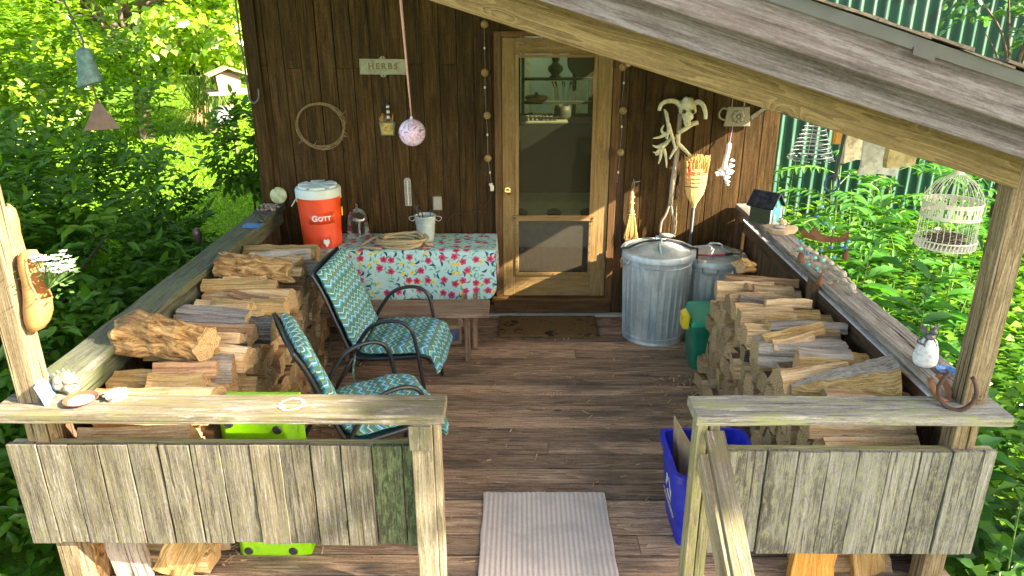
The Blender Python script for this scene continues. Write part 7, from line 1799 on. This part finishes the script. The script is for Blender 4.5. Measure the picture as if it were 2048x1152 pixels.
# ------------------------------------------------------------------ garden things on the left
zf = gz(-4.27, 11.1)
fd = thing('bird_feeder', 'wooden house shaped bird feeder on a pole with a tilted metal baffle', 'bird feeder', (-4.27, 11.1, zf), .5)
mb = MB(); mb.tube([(-.02, 0, -.1), (.0, 0, .6), (.03, 0, 1.12)], .020, 10); mb.build('pole', plain('rusty pole', (.25, .17, .11), .7, .2, .3, 12), fd, smooth='all')
W_FEED = wood('bleached feeder wood', (.18, .12, .07), (.36, .26, .16), (.52, .40, .27), pvk=.3)
mb = MB(); mb.box(-.30, .30, -.20, .20, 1.12, 1.145, 'x'); mb.box(-.30, .30, -.215, -.2005, 1.12, 1.17, 'x'); mb.box(-.30, .30, .2005, .215, 1.12, 1.17, 'x'); mb.build('tray', W_FEED, fd, bevel=.003)
mb = MB(); mb.prism([(-.15, 1.146), (.15, 1.146), (.17, 1.40), (.0, 1.48), (-.17, 1.40)], .02, 'y', M=Matrix.Translation((0, -.14, 0))); mb.prism([(-.15, 1.146), (.15, 1.146), (.17, 1.40), (.0, 1.48), (-.17, 1.40)], .02, 'y', M=Matrix.Translation((0, .12, 0))); mb.box(-.14, -.13, -.12, .12, 1.15, 1.39, 'z'); mb.box(.13, .14, -.12, .12, 1.15, 1.39, 'z'); mb.build('hopper', W_FEED, fd)
for s in (-1, 1):
    mb = MB(); mb.box(0, .30, -.24, .24, 0, .018, 'y', M=Matrix.Translation((0, 0, 1.487)) @ (Matrix.Rotation(.38, 4, 'Y') if s > 0 else Matrix.Rotation(PI, 4, 'Z') @ Matrix.Rotation(.38, 4, 'Y'))); mb.build('roof_panel', W_FEED, fd, bevel=.003)
mb = MB(); mb.lathe([(.022, .14), (.06, .125), (.16, .06), (.25, -.02), (.262, -.03), (.255, -.032), (.15, .04), (.03, .11)], 36, M=Matrix.Translation((-.10, -.05, .82)) @ Matrix.Rotation(-.42, 4, 'Y')); mb.build('baffle', plain('pale metal baffle', (.60, .57, .58), .4, .4, .08), fd, smooth='all')
og = thing('ornamental_grass', 'clump of tall ornamental grass with tan dry blades at the lawn edge', 'grass clump', (-5.55, 13.4, gz(-5.5, 13.4)))
def blades(n, r, h, mat, name, up):
    B = []; D = []; Nn = []; LL = []
    mb = MB()
    for k in range(n):
        a = rnd(0, 6.28); q = rnd(.0, .12); l = h * rnd(.6, 1.1); sp = rnd(.25, 1.0) * r; d = Vector((math.cos(a), math.sin(a), 0)); s = Vector((-d.y, d.x, 0)) * .012; P = [d * q, d * (q + sp * .35) + Vector((0, 0, l * .6)), d * (q + sp * .75) + Vector((0, 0, l * up)), d * (q + sp) + Vector((0, 0, l * (up - .25)))]
        mb.add([P[0] - s, P[0] + s, P[1] - s, P[1] + s, P[2] - s * .7, P[2] + s * .7, P[3]], [[0, 1, 3, 2], [2, 3, 5, 4], [4, 5, 6]])
    return mb.build(name, mat, og)
blades(320, .62, 1.05, leafmat('green grass blades', (.08, .16, .04), (.16, .25, .07), (.26, .33, .10), .3, .03), 'green_blades', .95)
blades(260, .68, .75, leafmat('tan grass blades', (.30, .20, .11), (.46, .33, .20), (.60, .46, .30), .3, .02), 'dry_blades', .65)
sl_ = thing('garden_lantern', 'small dark solar lantern on a stake beside the left railing', 'lantern', (-2.56, 5.6, gz(-2.56, 5.6)))
mb = MB(); mb.tube([(0, 0, -.05), (0, 0, 1.02)], .006, 6); mb.build('stake', M_DARKM, sl_)
mb = MB(); mb.lathe([(0, 1.02), (.020, 1.025), (.030, 1.06), (.036, 1.12), (.030, 1.15), (.012, 1.165), (0, 1.168)], 20); mb.build('lamp_head', plain('bronze lantern head', (.16, .12, .10), .35, .6, .1), sl_, smooth='all')

# ------------------------------------------------------------------ what shows through the door: a kitchen, a window, a pale fence behind
pf_ = thing('panel_fence', 'pale green panel fence with yellowish battens seen through the cabin window', 'fence', (.5, 10.7, -.4))
mb = MB(); mb.box(-.5, 1.3, .0, .02, .0, 2.9, 'z'); mb.build('panel', plain('pale green panel', (.50, .58, .47), .6, 0, .1, 3), pf_)
for k in range(5):
    mb = MB(); mb.box(-.42 + .36 * k, -.375 + .36 * k, -.022, -.001, .0, 2.9, 'z'); mb.build('batten', plain('yellowish batten', (.62, .58, .36), .7, 0, .2, 20), pf_)
kw_ = thing('window_shelf', 'dark wooden window frame with two shelves inside the cabin', 'shelf', (.45, 9.50, 1.15))
mb = MB(); mb.box(-.44, .44, -.10, .03, .42, .450, 'x'); mb.box(-.44, .44, -.10, .03, .135, .165, 'x'); mb.build('shelf_board', M_DARKM, kw_)
mb = MB(); mb.box(-.44, -.40, .0, .04, .0, 1.0, 'z'); mb.box(.40, .44, .0, .04, .0, 1.0, 'z'); mb.box(.20, .245, .0, .04, .0, 1.0, 'z'); mb.build('window_frame', M_DARKM, kw_)
kr_ = thing('kitchen_range', 'dark kitchen range with iron grates inside the cabin', 'stove', (.45, 8.95, .055))
mb = MB(); mb.box(-.45, .47, -.28, .30, .0, 1.10, 'x'); mb.build('range_body', plain('black stove enamel', (.02, .02, .022), .9, 0, .1, spec=.05), kr_, bevel=.006)
mb = MB(); mb.box(-.45, .10, -.28, .30, 1.1005, 1.115, 'x'); mb.build('stove_top', plain('pale stove top', (.20, .19, .16), .6), kr_)
mb = MB()
for s in (-.26, -.08):
    for k in range(4): mb.box(s - .08 + .05 * k, s - .068 + .05 * k, -.20, .20, 1.135, 1.150, 'y')
    for k in range(3): mb.box(s - .09, s + .09, -.20 + .19 * k, -.188 + .19 * k, 1.1505, 1.162, 'x')
mb.build('grate', M_BLKRUB, kr_)
ol = thing('oil_lamp', 'dark oil lamp standing on the window shelf inside the cabin', 'lamp', (.43, 9.44, 1.601))
mb = MB(); mb.lathe([(0, 0), (.07, 0), (.075, .015), (.045, .03), (.06, .05), (.095, .09), (.09, .13), (.04, .17), (.035, .19), (.045, .20)], 24); mb.build('font', M_DARKM, ol, smooth='all')
mb = MB(); mb.lathe([(.044, .20), (.05, .22), (.045, .27), (.04, .33)], 20); mb.build('chimney', plain('smoked glass', (.03, .03, .03), .2), ol, smooth='all')
sd_ = thing('serving_dish', 'lidded serving dish on the lower window shelf inside the cabin', 'dish', (.20, 9.43, 1.316))
mb = MB(); mb.lathe([(0, 0), (.10, 0), (.14, .03), (.15, .05), (.12, .075), (.03, .085), (.02, .10), (.025, .11), (0, .115)], 24); mb.build('dish_body', plain('brown dish', (.10, .05, .03), .4), sd_, smooth='all')
rd_ = thing('round_tray', 'large round dark tray standing on the window shelf inside the cabin', 'tray', (.76, 9.44, 1.604))
mb = MB(); mb.lathe([(0, 0), (.17, 0), (.19, .018), (.185, .02), (.16, .008), (0, .008)], 36, M=Matrix.Translation((0, 0, .19)) @ Matrix.Rotation(PI / 2, 4, 'X')); mb.build('tray_disc', M_DARKM, rd_, smooth='all')
uc = thing('utensil_crock', 'crock of wooden utensils on the range inside the cabin', 'crock', (.50, 8.95, 1.157))
mb = MB(); mb.lathe([(0, 0), (.08, 0), (.10, .05), (.10, .12), (.085, .17), (.075, .17), (.08, .02)], 24); mb.build('crock_body', M_DARKM, uc, smooth='all')
mb = MB()
for k in range(8): a = k * .8; mb.tube([(.03 * math.cos(a), .03 * math.sin(a), .05), (.10 * math.cos(a), .05 * math.sin(a), .36), (.13 * math.cos(a), .06 * math.sin(a), .44)], [.006, .006, .024], 6, flat=.4)
mb.build('utensils', M_DARKM, uc)
ch_ = thing('pale_oblong', 'made-up pale chest with dark oval openings seen behind the door glass', 'oblong', (.33, 6.55, .055))
mb = MB(); mb.box(-.55, .55, -.13, .20, .30, .74, 'x'); mb.build('oblong_body', plain('pale chest paint', (.52, .50, .42), .6), ch_, bevel=.02)  # invented box, stands in for a pale oblong in the door glass
for x in (-.33, -.03, .27):
    mb = MB(); mb.prism([(.055 * math.cos(a) * (1 if abs(math.cos(a)) < .7 else 1.25), .042 * math.sin(a)) for a in [2 * PI * i / 28 for i in range(28)]], .004, 'y', M=Matrix.Translation((x, -.1345, .63))); mb.build('dark_oval', M_BLKRUB, ch_)
mb = MB()
for x in (-.5, .5): mb.box(x - .03, x + .03, -.10, .17, .0, .30, 'z')
mb.build('leg', M_DARKM, ch_)
